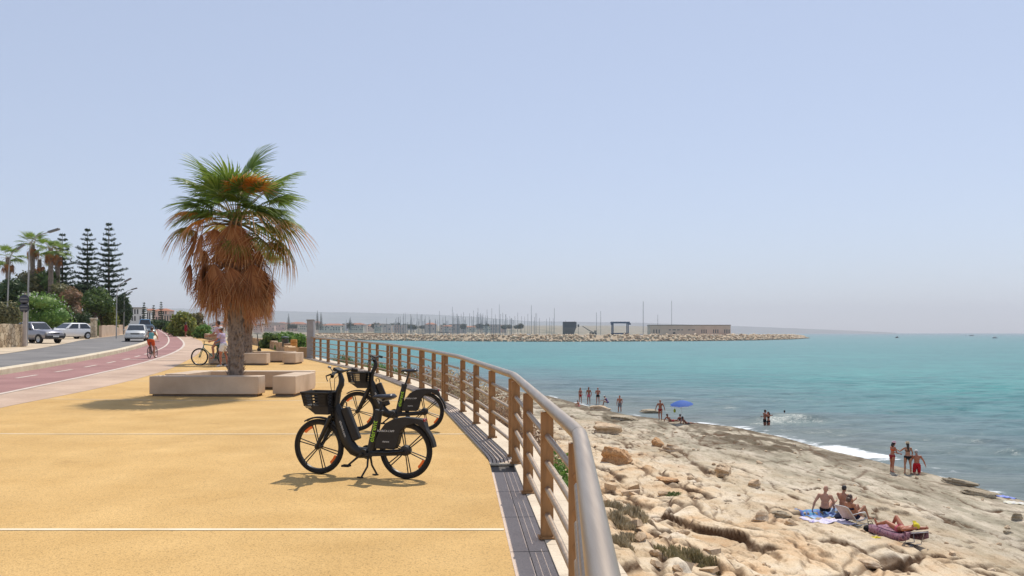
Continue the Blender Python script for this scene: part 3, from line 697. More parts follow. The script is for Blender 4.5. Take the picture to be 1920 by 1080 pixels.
def cast_wheel(parent, x, rad=.335, motor=False, phase=15):
    w = bpy.data.objects.new('wheel', None); COL.objects.link(w); w.empty_display_size = .1
    w.parent = parent; KIDS.setdefault(parent.name, []).append(w); w.location = (x, 0, rad)
    mb = MB(); ring = [Vector((math.cos(a)*(rad-.029), 0, math.sin(a)*(rad-.029))) for a in np.linspace(0, 2*math.pi, 49)[:-1]]
    mb.tube(ring, .029, 12, closed=True); mb.build('tyre', M['rub'], w)
    mb = MB(); mb.lathe([(rad-.064, -.018), (rad-.036, -.021), (rad-.036, .021), (rad-.064, .018), (rad-.071, 0), (rad-.064, -.018)], n=48, rot=RYX, caps=False)
    for k in range(6):
        a = R(phase+60*k); d = Vector((math.cos(a), 0, math.sin(a))); s = Vector((-d.z, 0, d.x))
        for q in (-1, 1): mb.tube([d*.035+s*.010*q, d*(rad-.062)+s*.019*q], .0075, 6)
    mb.lathe([(.02, -.055), (.034, -.05), (.034, .05), (.02, .055)], n=16, rot=RYX)
    mb.build('rim', M['blk'], w)
    if motor:
        mb = MB(); mb.lathe([(.03, -.06), (.056, -.05), (.062, -.03), (.062, .03), (.056, .05), (.03, .06)], n=24, rot=RYX); mb.build('hub_motor', M['blk2'], w, bevel=.003)
    for k in (55, 217):
        a0 = R(k if not motor else (k if k == 217 else 38)); mb = MB()
        arc = [(math.cos(a0+q)*(rad-.072), math.sin(a0+q)*(rad-.072)) for q in np.linspace(-.24, .24, 7)]
        arc2 = [(math.cos(a0+q)*(rad-.098), math.sin(a0+q)*(rad-.102)) for q in np.linspace(.21, -.21, 7)]
        mb.prism(arc+arc2, -.012, .012, lambda u_, w_, h_: Vector((u_, h_, w_))); mb.build('reflector', M['org'], w)
    return w
def ebike(label, loc, rz):
    t = thing('electric_bicycle', label, 'electric bicycle', loc, rz, 'shared electric bicycles')
    P = lambda u, h, y=0: Vector((u, y, h))
    cast_wheel(t, 0, motor=True, phase=20); cast_wheel(t, 1.15, phase=15)
    mb = MB()   # frame: step-through main tube, seat tube, stays
    mb.tube([P(.915, .86), P(.90, .78), P(.862, .65), P(.80, .49), P(.745, .385), P(.68, .315), P(.60, .285), P(.50, .285), P(.42, .30)], [.040, .066, .078, .080, .078, .074, .070, .062, .045], 16, flat=.62)
    mb.tube([P(.455, .27), P(.40, .53), P(.345, .78)], [.058, .053, .043], 16, flat=.8)
    for q in (-1, 1):
        mb.tube([P(.44, .30, .035*q), P(.2, .31, .07*q), P(0, .335, .075*q)], [.022, .017, .015], 8)
    mb.lathe([(.05, -.06), (.05, .06)], P(.53, .285), 18, RYX)
    mb.build('frame', M['blk'], t)
    mb = MB(); mb.tube([P(.352, .755), P(.343, .80)], .05, 14, flat=.9); mb.lathe([(.012, -.05), (.012, .05)], P(.318, .785), 8, RYX); mb.build('seat_clamp', M['blk2'], t)
    mb = MB(); mb.tube([P(.36, .70), P(.285, .93)], .0155, 10); mb.build('seat_post', M['blk2'], t)
    sd_ = MB(); L = [(.425, .945, .012, .02), (.40, .955, .022, .024), (.34, .957, .028, .03), (.27, .955, .034, .055), (.21, .958, .038, .085), (.165, .963, .036, .09), (.145, .962, .018, .07)]
    vs, fs = [], []
    for u, h, rz_, ry_ in L:
        for j in range(14):
            a = 2*math.pi*j/14; vs.append(P(u, h+rz_*math.sin(a)*(1 if math.sin(a) > 0 else .8), ry_*math.cos(a)))
    for i in range(len(L)-1):
        for j in range(14): fs.append((i*14+j, i*14+(j+1) % 14, (i+1)*14+(j+1) % 14, (i+1)*14+j))
    fs += [tuple(range(13, -1, -1)), tuple((len(L)-1)*14+j for j in range(14))]
    sd_.add(vs, fs); sd_.build('saddle', M['sad'], t, sharp=60)
    mb = MB()
    for q in (-1, 1): mb.tube([P(.37, .93, .02*q), P(.29, .905, .022*q), P(.19, .93, .03*q)], .0045, 6)
    mb.build('saddle_rails', M['alu'], t)
    mb = MB(); ax = (P(.615, .43)-P(.775, .81)); Lb = ax.length; ax.normalize(); pz = P(.775, .81)
    Q = Matrix((Vector((ax.z, 0, -ax.x)), Vector((0, 1, 0)), ax)).transposed()
    mb.box(P(.712, .625), (.095, .085, Lb), Q); mb.build('battery', M['blk2'], t, bevel=.018, seg=3)
    mb = MB(); mb.tube([P(.83, .84), P(.835, .885), P(.80, .895), P(.775, .87), P(.775, .83)], .008, 6); mb.build('battery_handle', M['blk'], t)
    mb = MB()   # fork, steerer and the curved stem
    for q in (-1, 1): mb.tube([P(1.15, .335, .06*q), P(1.06, .50, .062*q), P(.965, .70, .055*q)], [.019, .027, .030], 10)
    mb.tube([P(.965, .70, -.07), P(.965, .70, .07)], .026, 10); mb.tube([P(.968, .69), P(.925, .82), P(.91, .88)], .032, 12)
    mb.build('fork', M['blk'], t)
    mb = MB(); mb.tube([P(.912, .86), P(.905, .95), P(.885, 1.02), P(.848, 1.09), P(.842, 1.15), P(.862, 1.215), P(.875, 1.235)], [.036, .034, .035, .037, .034, .028, .02], 12); mb.build('stem', M['blk'], t)
    hb = MB(); bar = [P(.80, 1.205, .30), P(.83, 1.235, .22), P(.872, 1.243, .09), P(.878, 1.243, 0), P(.872, 1.25, -.09), P(.83, 1.265, -.22), P(.80, 1.25, -.30)]
    hb.tube(bar, .0155, 10); bars = hb.build('handlebar', M['blk2'], t)
    for a, b in ((bar[0], bar[1]), (bar[6], bar[5])):
        mb = MB(); mb.tube([a, a.lerp(b, .5), b], [.022, .020, .022], 10); mb.build('grip', M['rub'], bars)
        e = a.lerp(b, 1.05); s = 1 if a.y > 0 else -1
        mb = MB(); mb.tube([e+Vector((.03, 0, -.01)), e+Vector((.075, .04*s, -.03)), a.lerp(b, .3)+Vector((.075, 0, -.045)), a+Vector((.06, 0, -.055))], [.011, .008, .006, .006], 6); mb.build('brake_lever', M['blk'], bars)
    mb = MB(); mb.box(P(.885, 1.265, 0), (.09, .13, .04), (0, R(-25), 0)); mb.build('display', M['blk2'], bars, bevel=.006)
    mb = MB(); mb.tube([P(.86, 1.25, .17), P(.885, 1.30, .20)], .006, 6); mb.ell(P(.89, 1.31, .205), (.022, .022, .016)); mb.build('bell', M['alu'], bars)
    mb = MB()
    for q in (-1, 1): mb.tube([P(.88, 1.24, .08*q), P(.97, 1.16, .06*q), P(.96, 1.0, .03*q), P(.94, .86, .02*q), P(.86, .72, .055*q)], .0042, 5)
    mb.build('cable', M['rub'], t)
    # basket
    mb = MB(); mb2 = MB()
    def loop(k): # k 0 top .. 1 bottom
        f = 1.305-.05*k-(.12*max(0, k-.7)/.3); r = .935+.02*k; w = .165-.035*k; z = 1.0-.255*k
        return [P(f, z, w), P(r, z, w), P(r, z, -w), P(f, z, -w)]
    def band(k0, k1, m_, sides=(0, 1, 2, 3), th=.006):
        A, B = loop(k0), loop(k1)
        for i in sides:
            a, b, c, d = A[i], A[(i+1) % 4], B[(i+1) % 4], B[i]
            nrm = (b-a).cross(d-a).normalized()*th
            m_.add([a, b, c, d, a+nrm, b+nrm, c+nrm, d+nrm], [(0, 1, 2, 3), (7, 6, 5, 4), (0, 4, 5, 1), (1, 5, 6, 2), (2, 6, 7, 3), (3, 7, 4, 0)])
    for k0, k1 in ((0, .10), (.185, .235), (.325, .375), (.465, .515), (.605, 1.0)): band(k0, k1, mb)
    def stile(i, a0, a1):
        A, B = loop(.05), loop(.65); a, b, c, d = A[i].lerp(A[(i+1) % 4], a0), A[i].lerp(A[(i+1) % 4], a1), B[i].lerp(B[(i+1) % 4], a1), B[i].lerp(B[(i+1) % 4], a0)
        nrm = (b-a).cross(d-a).normalized()*.0075
        mb.add([a, b, c, d, a+nrm, b+nrm, c+nrm, d+nrm], [(0, 1, 2, 3), (7, 6, 5, 4), (0, 4, 5, 1), (1, 5, 6, 2), (2, 6, 7, 3), (3, 7, 4, 0)])
    for i in (0, 2): stile(i, 0, .16); stile(i, .36, .40); stile(i, .62, 1.0) if i == 0 else stile(i, .40, .62); stile(i, .9, 1.0)
    for i in (1, 3): stile(i, 0, .1); stile(i, .3, .7); stile(i, .9, 1)
    bt = loop(1.0); mb.add([p for p in bt]+[p-Vector((0, 0, .008)) for p in bt], [(0, 1, 2, 3), (7, 6, 5, 4), (0, 4, 5, 1), (1, 5, 6, 2), (2, 6, 7, 3), (3, 7, 4, 0)])
    tp = loop(0); mb.tube(tp, .009, 6, closed=True)
    bk = mb.build('basket', M['blk2'], t)
    mb = MB(); a, b = loop(.63)[0], loop(.63)[1]; c, d = loop(.74)[0], loop(.74)[1]
    mb.add([a.lerp(b, .05)+Vector((0, .008, 0)), a.lerp(b, .3)+Vector((0, .008, 0)), c.lerp(d, .3)+Vector((0, .008, 0)), c.lerp(d, .05)+Vector((0, .008, 0))], [(0, 1, 2, 3)])
    mb.build('sticker', M['alu'], bk)
    mb = MB()
    for q in (-1, 1): mb.tube([P(.94, .80, .03*q), P(.99, .74, .05*q), P(1.1, .74, .05*q)], .009, 6)
    mb.build('basket_bracket', M['blk'], t)
    # mudguards
    mb = MB(); arc = [P(1.15+math.cos(R(a))*.362, .335+math.sin(R(a))*.362) for a in range(58, 176, 9)]
    vs, fs = [], []
    for i, p in enumerate(arc):
        n_ = Vector((p.x-1.15, 0, p.z-.335)).normalized()
        for y, dr in ((-.034, -.016), (-.02, .002), (.02, .002), (.034, -.016)): vs.append(p+n_*dr+Vector((0, y, 0)))
    for i in range(len(arc)-1):
        for j in range(3): fs.append((i*4+j, i*4+j+1, i*4+5+j, i*4+4+j))
    mb.add(vs, fs); fg = mb.build('front_mudguard', M['blk'], t); sm = fg.modifiers.new('solid', 'SOLIDIFY'); sm.thickness = .003
    out = [(.385, .345), (.372, .45), (.325, .55), (.245, .65), (.135, .708), (.009, .728), (-.13, .722), (-.222, .712), (-.245, .68), (-.262, .635)]
    out += [(math.cos(R(a))*.379, .335+math.sin(R(a))*.379) for a in (137, 146, 155, 164, 172)]
    inn = [(math.cos(R(a))*.350, .335+math.sin(R(a))*.350) for a in (172, 162, 150, 140, 130, 120, 112)]+[(-.10, .648), (-.02, .625), (.04, .57), (.072, .49), (.09, .41), (.13, .345)]
    mb = MB(); mb.prism(out+inn, -.05, .05, lambda u_, w_, h_: Vector((u_, h_, w_))); rg = mb.build('rear_mudguard', M['blk2'], t, bevel=.008)
    mb = MB(); mb.box((-.238, 0, .69), (.02, .07, .05), (0, R(-12), 0)); mb.build('rear_light', M['red'], t, bevel=.004)
    for txt, size, z in (("SCARICA L'APP", .033, .56), ('elerent', .03, .435)):
        me = text_mesh(txt, size, 'lettering'); me.materials.append(M['wht'])
        for s in (1, -1):
            o = link('lettering', me, rg); o.matrix_local = Matrix.Translation((.235, .0515*s, z)) @ (Matrix(((-1, 0, 0), (0, 0, 1), (0, 1, 0))) if s > 0 else Matrix(((1, 0, 0), (0, 0, -1), (0, 1, 0)))).to_4x4()
    def side_text(txt, size, m_, a, b, y, par=t):
        me = text_mesh(txt, size, 'lettering'); me.materials.append(m_)
        for s in (1, -1):
            # reading direction a->b; seen from +y the right hand is -x
            ex = (b-a).normalized(); nn = Vector((0, s, 0)); ey_ = nn.cross(ex)
            o = link('lettering', me, par)
            if s < 0 and abs(ex.z) < .3: ex = -ex; ey_ = nn.cross(ex)
            o.matrix_local = Matrix.Translation((a+b)/2+Vector((0, y*s, 0))) @ Matrix((ex, ey_, nn)).transposed().to_4x4()
    side_text('elerent', .09, M['grn'], P(.43, .40), P(.365, .70), .0475)
    side_text('elerent.com', .042, M['wht'], P(.835, .66), P(.765, .47), .051)
    mb = MB()   # drive: cranks, pedals, chain guard
    mb.lathe([(.085, .052), (.085, .058)], P(.53, .285), 24, RYX); mb.box(P(.27, .285, .055), (.5, .012, .04), (0, R(4), 0)); mb.build('chain_guard', M['blk2'], t)
    for s, (u, h) in ((1, (.70, .145)), (-1, (.36, .425))):
        mb = MB(); mb.tube([P(.53, .285, .085*s), P(u, h, .10*s)], [.016, .011], 8, flat=.6); c_ = mb.build('crank', M['blk'], t)
        mb = MB(); mb.box(P(u+.0, h, .15*s), (.095, .02, .012)); mb.box(P(u, h, .18*s), (.095, .012, .022)); mb.box(P(u, h, .12*s), (.095, .012, .022))
        mb.box(P(u+.043, h, .15*s), (.01, .07, .02)); mb.box(P(u-.043, h, .15*s), (.01, .07, .02)); mb.build('pedal', M['rub'], c_)
    for s in (1, -1):
        mb = MB(); mb.tube([P(.475, .24, .03*s), P(.47, .13, .06*s), P(.475+.045*s, .015, .11*s)], [.014, .012, .012], 8); mb.tube([P(.455+.045*s, .008, .11*s), P(.53+.045*s, .008, .11*s)], .011, 6); mb.build('stand_leg', M['blk'], t)
    return t
def face_bike(rear_px, front_px):
    a, b = G(*rear_px), G(*front_px); d = b-a; return a, math.atan2(d.y, d.x)
a, r_ = face_bike((761, 898), (588.5, 887.5))
b1 = ebike('nearer black electric bicycle with a front basket, standing across the ochre paving', a, r_)
a2, r2 = face_bike((796, 808.5), (665, 807.5))
b2 = copy_tree(b1); b2.location = a2; b2.rotation_euler = (0, 0, r2)
b2['label'] = 'farther black electric bicycle with a raised saddle, parked next to the railing'
for k in KIDS.get(b2.name, []) or [o for o in bpy.data.objects if o.parent == b2]:
    if k.name.startswith(('saddle', 'seat_post')): k.location = (-.022, 0, .068)
# ================================================================= plants
M['bark'] = mat('palm_bark', (.055, .04, .03), (.30, .23, .175), 8, .95, bump=1.0, bscale=22, stretch=(1, 1, .6), c3=(.11, .08, .06))
M['bark2'] = mat('tree_bark', (.10, .075, .055), (.18, .14, .10), 6, .95)
M['fg'] = leafmat('palm_green', [(.11, .18, .028), (.19, .28, .045), (.30, .38, .08)], .38, .38)
M['fg2'] = leafmat('palm_yellow', [(.16, .18, .03), (.28, .22, .04), (.36, .22, .05)], .5, .3)
M['fo'] = leafmat('palm_orange', [(.62, .20, .025), (.75, .29, .04), (.80, .40, .10)], .55, .35)
M['fd'] = leafmat('palm_dead', [(.26, .10, .035), (.40, .165, .06), (.52, .25, .10)], .7, .25)
M['fd2'] = leafmat('palm_straw', [(.36, .16, .06), (.52, .27, .11), (.62, .38, .19)], .7, .3)
M['pet'] = mat('petiole', (.30, .20, .06), (.36, .26, .09), 6, .5)
M['petd'] = mat('petiole_dead', (.22, .11, .05), (.30, .16, .08), 6, .7)
def blade(mb, b, a, s, r, phi, n, droop, rng, curl=0.0, tipcur=None, split=.5, pleat=.012):
    a = a.normalized(); s = (s-a*s.dot(a)).normalized(); nn = a.cross(s); dphi = 2*phi/n; base_cur = mb.cur
    for i in range(n):
        f = -phi+dphi*(i+.5); L = r*(1-.28*(abs(f)/max(phi, .1))**2)*rng.uniform(.9, 1.06); d = a*math.cos(f)+s*math.sin(f); e = -a*math.sin(f)+s*math.cos(f)
        dr = droop*rng.uniform(.6, 1.5); cu = curl*rng.uniform(.6, 1.3); tw = rng.uniform(-.25, .25)
        vs = []
        for t in (.04, .3, split, .72, .88, 1.0):
            w = L*t*math.tan(dphi/2)*.98 if t <= split else L*split*math.tan(dphi/2)*(1-(t-split)/(1-split))*.9+.0012
            o = max(0, t-split*.7)/(1-split*.7)
            p = b+d*(L*t)+Vector((0, 0, -1))*(dr*L*o*o)+nn*(cu*L*t*t)+e*(tw*L*o*o*.3)
            vs += [p-e*w, p+nn*pleat*(1 if t < .9 else .2), p+e*w]
        for k in range(5):
            mb.cur = tipcur if (tipcur is not None and k >= 3) else base_cur
            mb.add(vs[3*k:3*k+6], [(0, 1, 4, 3), (1, 2, 5, 4)])
    mb.cur = base_cur
def weld(o):
    bm = bmesh.new(); bm.from_mesh(o.data); bmesh.ops.remove_doubles(bm, verts=bm.verts, dist=1e-5); bm.to_mesh(o.data); bm.free()
def frond_mesh(kind, pl, r, seed, n=34):
    rng = random.Random(seed); mb = MB()
    if kind in ('green', 'orange', 'half'):
        pts = [Vector((pl*t, 0, -.16*pl*t*t)) for t in np.linspace(0, 1, 6)]
        mb.tube(pts, [.028, .022, .018, .015, .013, .012], 6, flat=.6)
        k = len(mb.f); mb.cur = 1
        dr = {'green': .26, 'orange': .55, 'half': .75}[kind]
        blade(mb, pts[-1], pts[-1]-pts[-2], Vector((0, 1, .0)), r, R(rng.uniform(108, 128)), n, dr, rng, -.05, tipcur=2)
        ms = [M['pet'] if kind != 'orange' else M['petd'], {'green': M['fg'], 'orange': M['fo'], 'half': M['fg2']}[kind], {'green': M['fg'], 'orange': M['fd2'], 'half': M['fd2']}[kind]]
    else:   # dead: the stalk arches over, the blade hangs folded
        pts = [Vector((pl*math.sin(t*1.5)*.95, 0, pl*(.25*t-.62*t*t))) for t in np.linspace(0, 1, 7)]
        mb.tube(pts, [.026, .02, .017, .015, .013, .012, .011], 6, flat=.6); mb.cur = 1
        a = Vector((.10, 0, -1)); blade(mb, pts[-1], a, Vector((0, 1, 0)), r, R(rng.uniform(42, 66)), n-6, .12, rng, rng.uniform(.05, .22), tipcur=2, split=.42)
        ms = [M['petd'], M['fd'], M['fd'] if seed % 2 else M['fd2']]
    o = mb.build('frond', ms, None, sharp=0); weld(o); o.data.shade_smooth(); me = o.data; bpy.data.objects.remove(o); return me
FR = {}
def frond(parent, name, kind, az, el, z, pl, r, seed, roll=0.0, out=.12, scale=1.0, n=34):
    key = (kind, round(pl, 2), round(r, 2), seed, n)
    if key not in FR: FR[key] = frond_mesh(kind, pl, r, seed, n)
    o = link(name, FR[key], parent); a = R(az)
    o.rotation_euler = (Matrix.Rotation(a, 3, 'Z') @ Matrix.Rotation(-R(el), 3, 'Y') @ Matrix.Rotation(R(roll), 3, 'X')).to_euler()
    o.location = (math.cos(a)*out, math.sin(a)*out, z); o.scale = (scale,)*3; return o
def palm_trunk(t, h, r0, r1, seed, boots=260, lean=0.0):
    rng = random.Random(seed); mb = MB(); zs = np.linspace(-.05, h, 40)
    mb.tube([Vector((lean*(z/h)**2, 0, z)) for z in zs], [(r0+(r1-r0)*(z/h))*(1+.05*math.sin(z*23)+rng.uniform(-.05, .05))+(.07*max(0, 1-z/.35)) for z in zs], 18)
    for i in range(boots):
        z = rng.uniform(.12, h-.05); a = rng.uniform(0, 2*math.pi); rr = r0+(r1-r0)*z/h-.03; d = Vector((math.cos(a), math.sin(a), 0)); s = Vector((-d.y, d.x, 0))
        L = rng.uniform(.04, .11); w = rng.uniform(.035, .07); p = d*rr+Vector((lean*(z/h)**2, 0, z)); up = Vector((0, 0, rng.uniform(.05, .16)))
        mb.add([p-s*w, p+s*w, p+d*L*.6+up*.9, p-Vector((0, 0, .07)), p+d*L+up], [(0, 1, 4), (1, 3, 4), (3, 0, 4)])
    return mb.build('trunk', M['bark'], t, sharp=30)
p0_ = Vector((-7.22, 21.0, zg(-7.22, 21.0)))
pt = thing('palm_tree', 'nearest fan palm with a thick skirt of dead brown fronds, planted between stone benches', 'palm tree', p0_, 0, 'fan palms on the promenade')
palm_trunk(pt, 4.75, .215, .15, 3, 420)
rng = random.Random(8)
for i, (az, el, pl, r) in enumerate([(243, 57, .85, .92), (200, 50, 1.0, .8), (60, 84, 1.25, .92), (20, 56, 1.2, .95), (130, 70, 1.1, .95), (222, 36, .8, .98), (305, 60, .85, .92), (100, 62, 1.25, 1.0), (160, 32, 1.0, .95), (190, 8, .9, .9), (30, 12, 1.0, .95), (345, 48, 1.0, .95), (212, 68, 1.0, .95), (262, 40, .55, .85), (232, 30, .6, .9), (300, 34, .6, .85), (238, 14, .65, .95), (292, 10, .65, .95), (318, -2, .8, 1.0), (200, 26, .95, .9), (352, 34, 1.1, 1.0), (275, 72, 1.0, .9), (176, 20, .95, .9), (150, 40, 1.0, .85), (12, 34, 1.25, .85),
                                     (-8, 12, .85, 1.0), (325, 20, .8, .95), (345, -4, .9, .9), (110, 55, 1.1, .85), (225, 15, .8, .8), (40, 25, 1.1, .8), (290, 82, .7, .7)]):
    frond(pt, 'frond', 'green', az, el, 4.62+rng.uniform(-.1, .12), pl, r, 10+i % 5, rng.uniform(-22, 22), n=38, scale=(.84 if el < 45 else .97)*rng.uniform(.92, 1.06))
for az, el, pl, r, rl in ((296, 60, .80, .72, 5), (322, 54, 1.0, .62, -12), (228, -2, .75, .75, 10), (212, 14, .9, .6, -10)):
    frond(pt, 'orange_frond', 'orange', az, el, 4.6, pl, r, 31, rl, n=36)
for az, el, pl, r in ((315, 22, .7, .9), (60, 10, .9, .9), (120, 12, .9, .9), (15, 10, .95, .95), (338, -22, .85, .85), (8, -18, 1.05, .85), (300, -35, .6, .75), (30, -20, .95, .8), (185, 0, 1.05, .7)):
    frond(pt, 'fading_frond', 'half', az, el, 4.45, pl, r, 41+int(az) % 2, rng.uniform(-20, 20), n=34)
for az, el, z, pl, r in ((190, 5, 4.5, .85, 1.0), (215, 0, 4.4, .8, .95), (170, -5, 4.2, .9, .95), (186, -10, 4.0, 1.15, .75), (178, -22, 3.9, 1.25, .75), (200, -18, 3.9, .95, .7), (245, 0, 4.45, .55, .9), (275, 5, 4.5, .5, .95), (300, 0, 4.45, .55, .95),
                         (60, -5, 4.2, .8, .9), (100, -5, 4.3, .8, .9), (135, -5, 4.2, .85, .9), (350, -25, 3.75, .95, .9), (5, -15, 3.6, 1.0, .85), (262, -10, 4.2, .5, .8), (320, -15, 4.2, .6, .8), (285, -20, 4.05, .45, .7)):
    frond(pt, 'dead_frond', 'dead', az, el, z, pl, r, 51+int(az) % 4, rng.uniform(-12, 12))
k = 0
for lvl, (z, pl, r, cnt) in enumerate(((3.62, .66, 1.08, 15), (3.50, .58, 1.14, 13), (3.36, .46, 1.12, 10))):
    for j in range(cnt):
        k += 1; az = 360*j/cnt+rng.uniform(-9, 9)+lvl*12
        frond(pt, 'dead_frond', 'dead', az, rng.uniform(-14, 4), z+rng.uniform(-.12, .08), pl*rng.uniform(.9, 1.08), round(r*rng.choice((.92, 1.0, 1.06)), 2), 61+k % 4, rng.uniform(-14, 14))
# dark heart between the skirt and the crown
p2_ = G(465, 686.0); p2_ = Vector((-12.25, 37.2, zg(-12.25, 37.2)))
q2 = thing('palm_tree', 'farther fan palm whose crown hides behind the nearest palm, beside the second bench group', 'palm tree', p2_, 0, 'fan palms on the promenade')
palm_trunk(q2, 4.6, .235, .16, 5, 300)
for j in range(13): frond(q2, 'frond', 'green', j*27.7, rng.uniform(5, 70), 4.5, .95, .85, 10+j % 5, rng.uniform(-15, 15), n=38)
for j in range(34): frond(q2, 'dead_frond', 'dead', j*31.3, rng.uniform(-20, 0), 4.4-.045*j, .85, 1.12, 61+j % 4, rng.uniform(-12, 12))
# distant fan palms of the gardens
def garden_palm(label, px, ytop, ybase, d, seed, nf=16, r=1.15, skirt=16):
    d += 14
    b = at(px, ybase, d); top = at(px, ytop, d).z; h = top-b.z-1.3
    t = thing('palm_tree', label, 'palm tree', b, 0, 'fan palms in the roadside gardens'); rr = random.Random(seed)
    palm_trunk(t, h, .30, .24, seed, 60)
    for j in range(nf): frond(t, 'frond', 'green', j*360/nf*1.62+rr.uniform(-15, 15), rr.uniform(-25, 75), h, 1.0, r*.85, 80+j % 3, rr.uniform(-20, 20), n=22)
    for j in range(skirt): frond(t, 'dead_frond', 'dead', j*360/skirt*1.62, rr.uniform(-35, -5), h-.1-.9*rr.random(), .55, .9, 90+j % 2, n=22)
garden_palm('tall slim fan palm at the left edge of the gardens', 15, 462, 560, 80, 1, 14)
garden_palm('tallest garden fan palm beside the large street lamp', 61, 437, 560, 84, 2, 16)
garden_palm('short young fan palm between two taller palms', 74, 468, 560, 88, 3, 11, .8, 10)
garden_palm('fan palm growing just before the leftmost conifer', 95, 445, 560, 82, 4, 16)
garden_palm('dense low fan palm touching the leftmost conifer', 108, 452, 560, 86, 5, 14, 1.1)
# ------------------------------------------------ leafy masses
def leaf_cloud(mb_or_none, ells, n, size, seed, name, m, parent, flat=.6, inner=.55, core=.70):
    """many small leaves spread through the outer shell of overlapping ellipsoids"""
    rg = np.random.default_rng(seed); vol = np.array([e[3]*e[4]*e[5] for e in ells])**(2/3); cnt = (n*vol/vol.sum()).astype(int)+1
    C, Dn = [], []
    for e, k in zip(ells, cnt):
        d = rg.normal(size=(k, 3)); d /= np.linalg.norm(d, axis=1)[:, None]
        u = np.clip(rg.normal(.93, .16, k), inner, 1.22); u *= .82+.36*fbm(d[:, 0]*2.3+e[0]*.7+9, d[:, 1]*2.3+d[:, 2]*2+e[2]+5, 3, seed)
        C.append(np.array(e[:3])+d*u[:, None]*np.array(e[3:6])); Dn.append(d)
    C = np.concatenate(C); Dn = np.concatenate(Dn); k = len(C)
    a = Dn+rg.normal(0, .75, (k, 3)); a /= np.linalg.norm(a, axis=1)[:, None]
    b = rg.normal(size=(k, 3)); b -= a*(a*b).sum(1)[:, None]; b /= np.linalg.norm(b, axis=1)[:, None]; c = np.cross(a, b)
    s = (size*rg.uniform(.6, 1.35, k))[:, None]
    V = np.stack([C-b*s, C-c*s*flat, C+b*s, C+c*s*flat], 1).reshape(-1, 3); F = np.arange(4*k).reshape(k, 4)
    if core:
        mbc = MB()
        for e in ells: mbc.ell(e[:3], [q*core for q in e[3:6]], nu=14, nv=9)
        cv = np.array(mbc.v); cf = mbc.f; q = len(V)
        V = np.concatenate([V, cv]); tri = np.array([(f[0], f[1], f[2], f[3] if len(f) == 4 else f[2]) for f in cf])+q
        Fq = [tuple(f) for f in F]+[tuple(x+q for x in f) for f in cf]
        me = bpy.data.meshes.new(name); me.from_pydata(V.tolist(), [], Fq); me.materials.append(m); me.update()
        return link(name, me, parent)
    return npmesh(name, V, F, m, parent, False)
LG = leafmat('leaf_mid', [(0.054, 0.101, 0.028), (0.101, 0.163, 0.040), (0.171, 0.232, 0.062)])
LD = leafmat('leaf_dark', [(0.028, 0.059, 0.022), (0.054, 0.096, 0.031), (0.101, 0.139, 0.046)])
LY = leafmat('leaf_yellowish', [(0.124, 0.155, 0.031), (0.248, 0.279, 0.054), (0.372, 0.357, 0.093)])
LO = leafmat('leaf_olive', [(0.116, 0.116, 0.054), (0.186, 0.178, 0.078), (0.295, 0.264, 0.124)])
LB = leafmat('leaf_bright', [(0.078, 0.155, 0.028), (0.139, 0.264, 0.046), (0.264, 0.388, 0.093)])
LR = leafmat('leaf_rusty', [(0.124, 0.109, 0.046), (0.248, 0.155, 0.078), (0.403, 0.232, 0.139)])
LS = leafmat('dry_stems', [(.32, .25, .15), (.48, .39, .24), (.62, .53, .36)], .8, .3)
M['flower'] = mat('white_blossom', (.75, .72, .66))
def shrub(name, label, cat, cx, cy_, rx, ry, d, m, n=1500, seed=0, group=None, size=.16, lumps=5, ground=None, trunk=None, depth=None, flowers=0):
    """crown centred at a photo pixel, radii in photo pixels, at distance d"""
    d = d+(20 if group and 'gardens' in group else 0); k = d/FPX; c = at(cx, cy_, d); rx, rz = rx*k, ry*k; ry_ = depth or min(rx, 2.2); rg = random.Random(seed*7+1)
    zb = c.z-rz if ground is None else at(cx, ground, d).z
    t = thing(name, label, cat, (c.x, c.y, zb), 0, group); h = c.z-zb
    ells = [(0, 0, h, rx*.72, ry_*.75, rz*.74)]
    for i in range(lumps):
        a = rg.uniform(0, 6.28); q = rg.uniform(.35, .6); ells.append((math.cos(a)*rx*q, math.sin(a)*ry_*q, h+rg.uniform(-.45, .5)*rz, rx*rg.uniform(.34, .52), ry_*.5, rz*rg.uniform(.36, .55)))
    if not trunk and h > rz*.9:
        for i in range(4): ells.append(((i-1.5)*rx*.42, rg.uniform(-.2, .2), h*.42, rx*.48, ry_*.6, h*.52))
    leaf_cloud(None, ells, int(n*1.35), size, seed, 'crown' if trunk else 'foliage', m, t)
    mb = MB(); r_ = trunk or .04
    mb.tube([(0, 0, -.4), (.02*h, 0, h*.5), (0, 0, h)], [r_*1.2, r_, r_*.6], 8)
    for i in range(4):
        a = i*1.6; mb.tube([(0, 0, h*.5), (math.cos(a)*rx*.45, math.sin(a)*ry_*.45, h+rz*.2)], [r_*.5, r_*.2], 5)
    mb.build('trunk' if trunk else 'stem', M['bark2'], t)
    if flowers:
        mb = MB(); 
        for i in range(flowers):
            e = rg.choice(ells); a, b = rg.uniform(0, 6.28), rg.uniform(-.2, 1.4); dv = Vector((math.cos(a)*math.cos(b), math.sin(a)*math.cos(b), math.sin(b)))
            p = Vector(e[:3])+Vector((dv.x*e[3], dv.y*e[4], dv.z*e[5]))*1.02; mb.ell(p, rg.uniform(.05, .1), nu=6, nv=4)
        o = mb.build('blossom', M['flower'], t); o['kind'] = 'stuff'
    return t
GS = 'shrubs of the roadside gardens'
shrub('flowering_shrub', 'bright green oleander dotted with white blossom behind the parked pickup', 'shrub', 84, 568, 48, 24, 67, LB, 2600, 1, GS, .13, 7, 612, flowers=150)
shrub('shrub', 'dark green shrub below the tall slim palm at the left edge', 'shrub', 12, 545, 34, 30, 72, LD, 1800, 2, GS, .18, 5, 610)
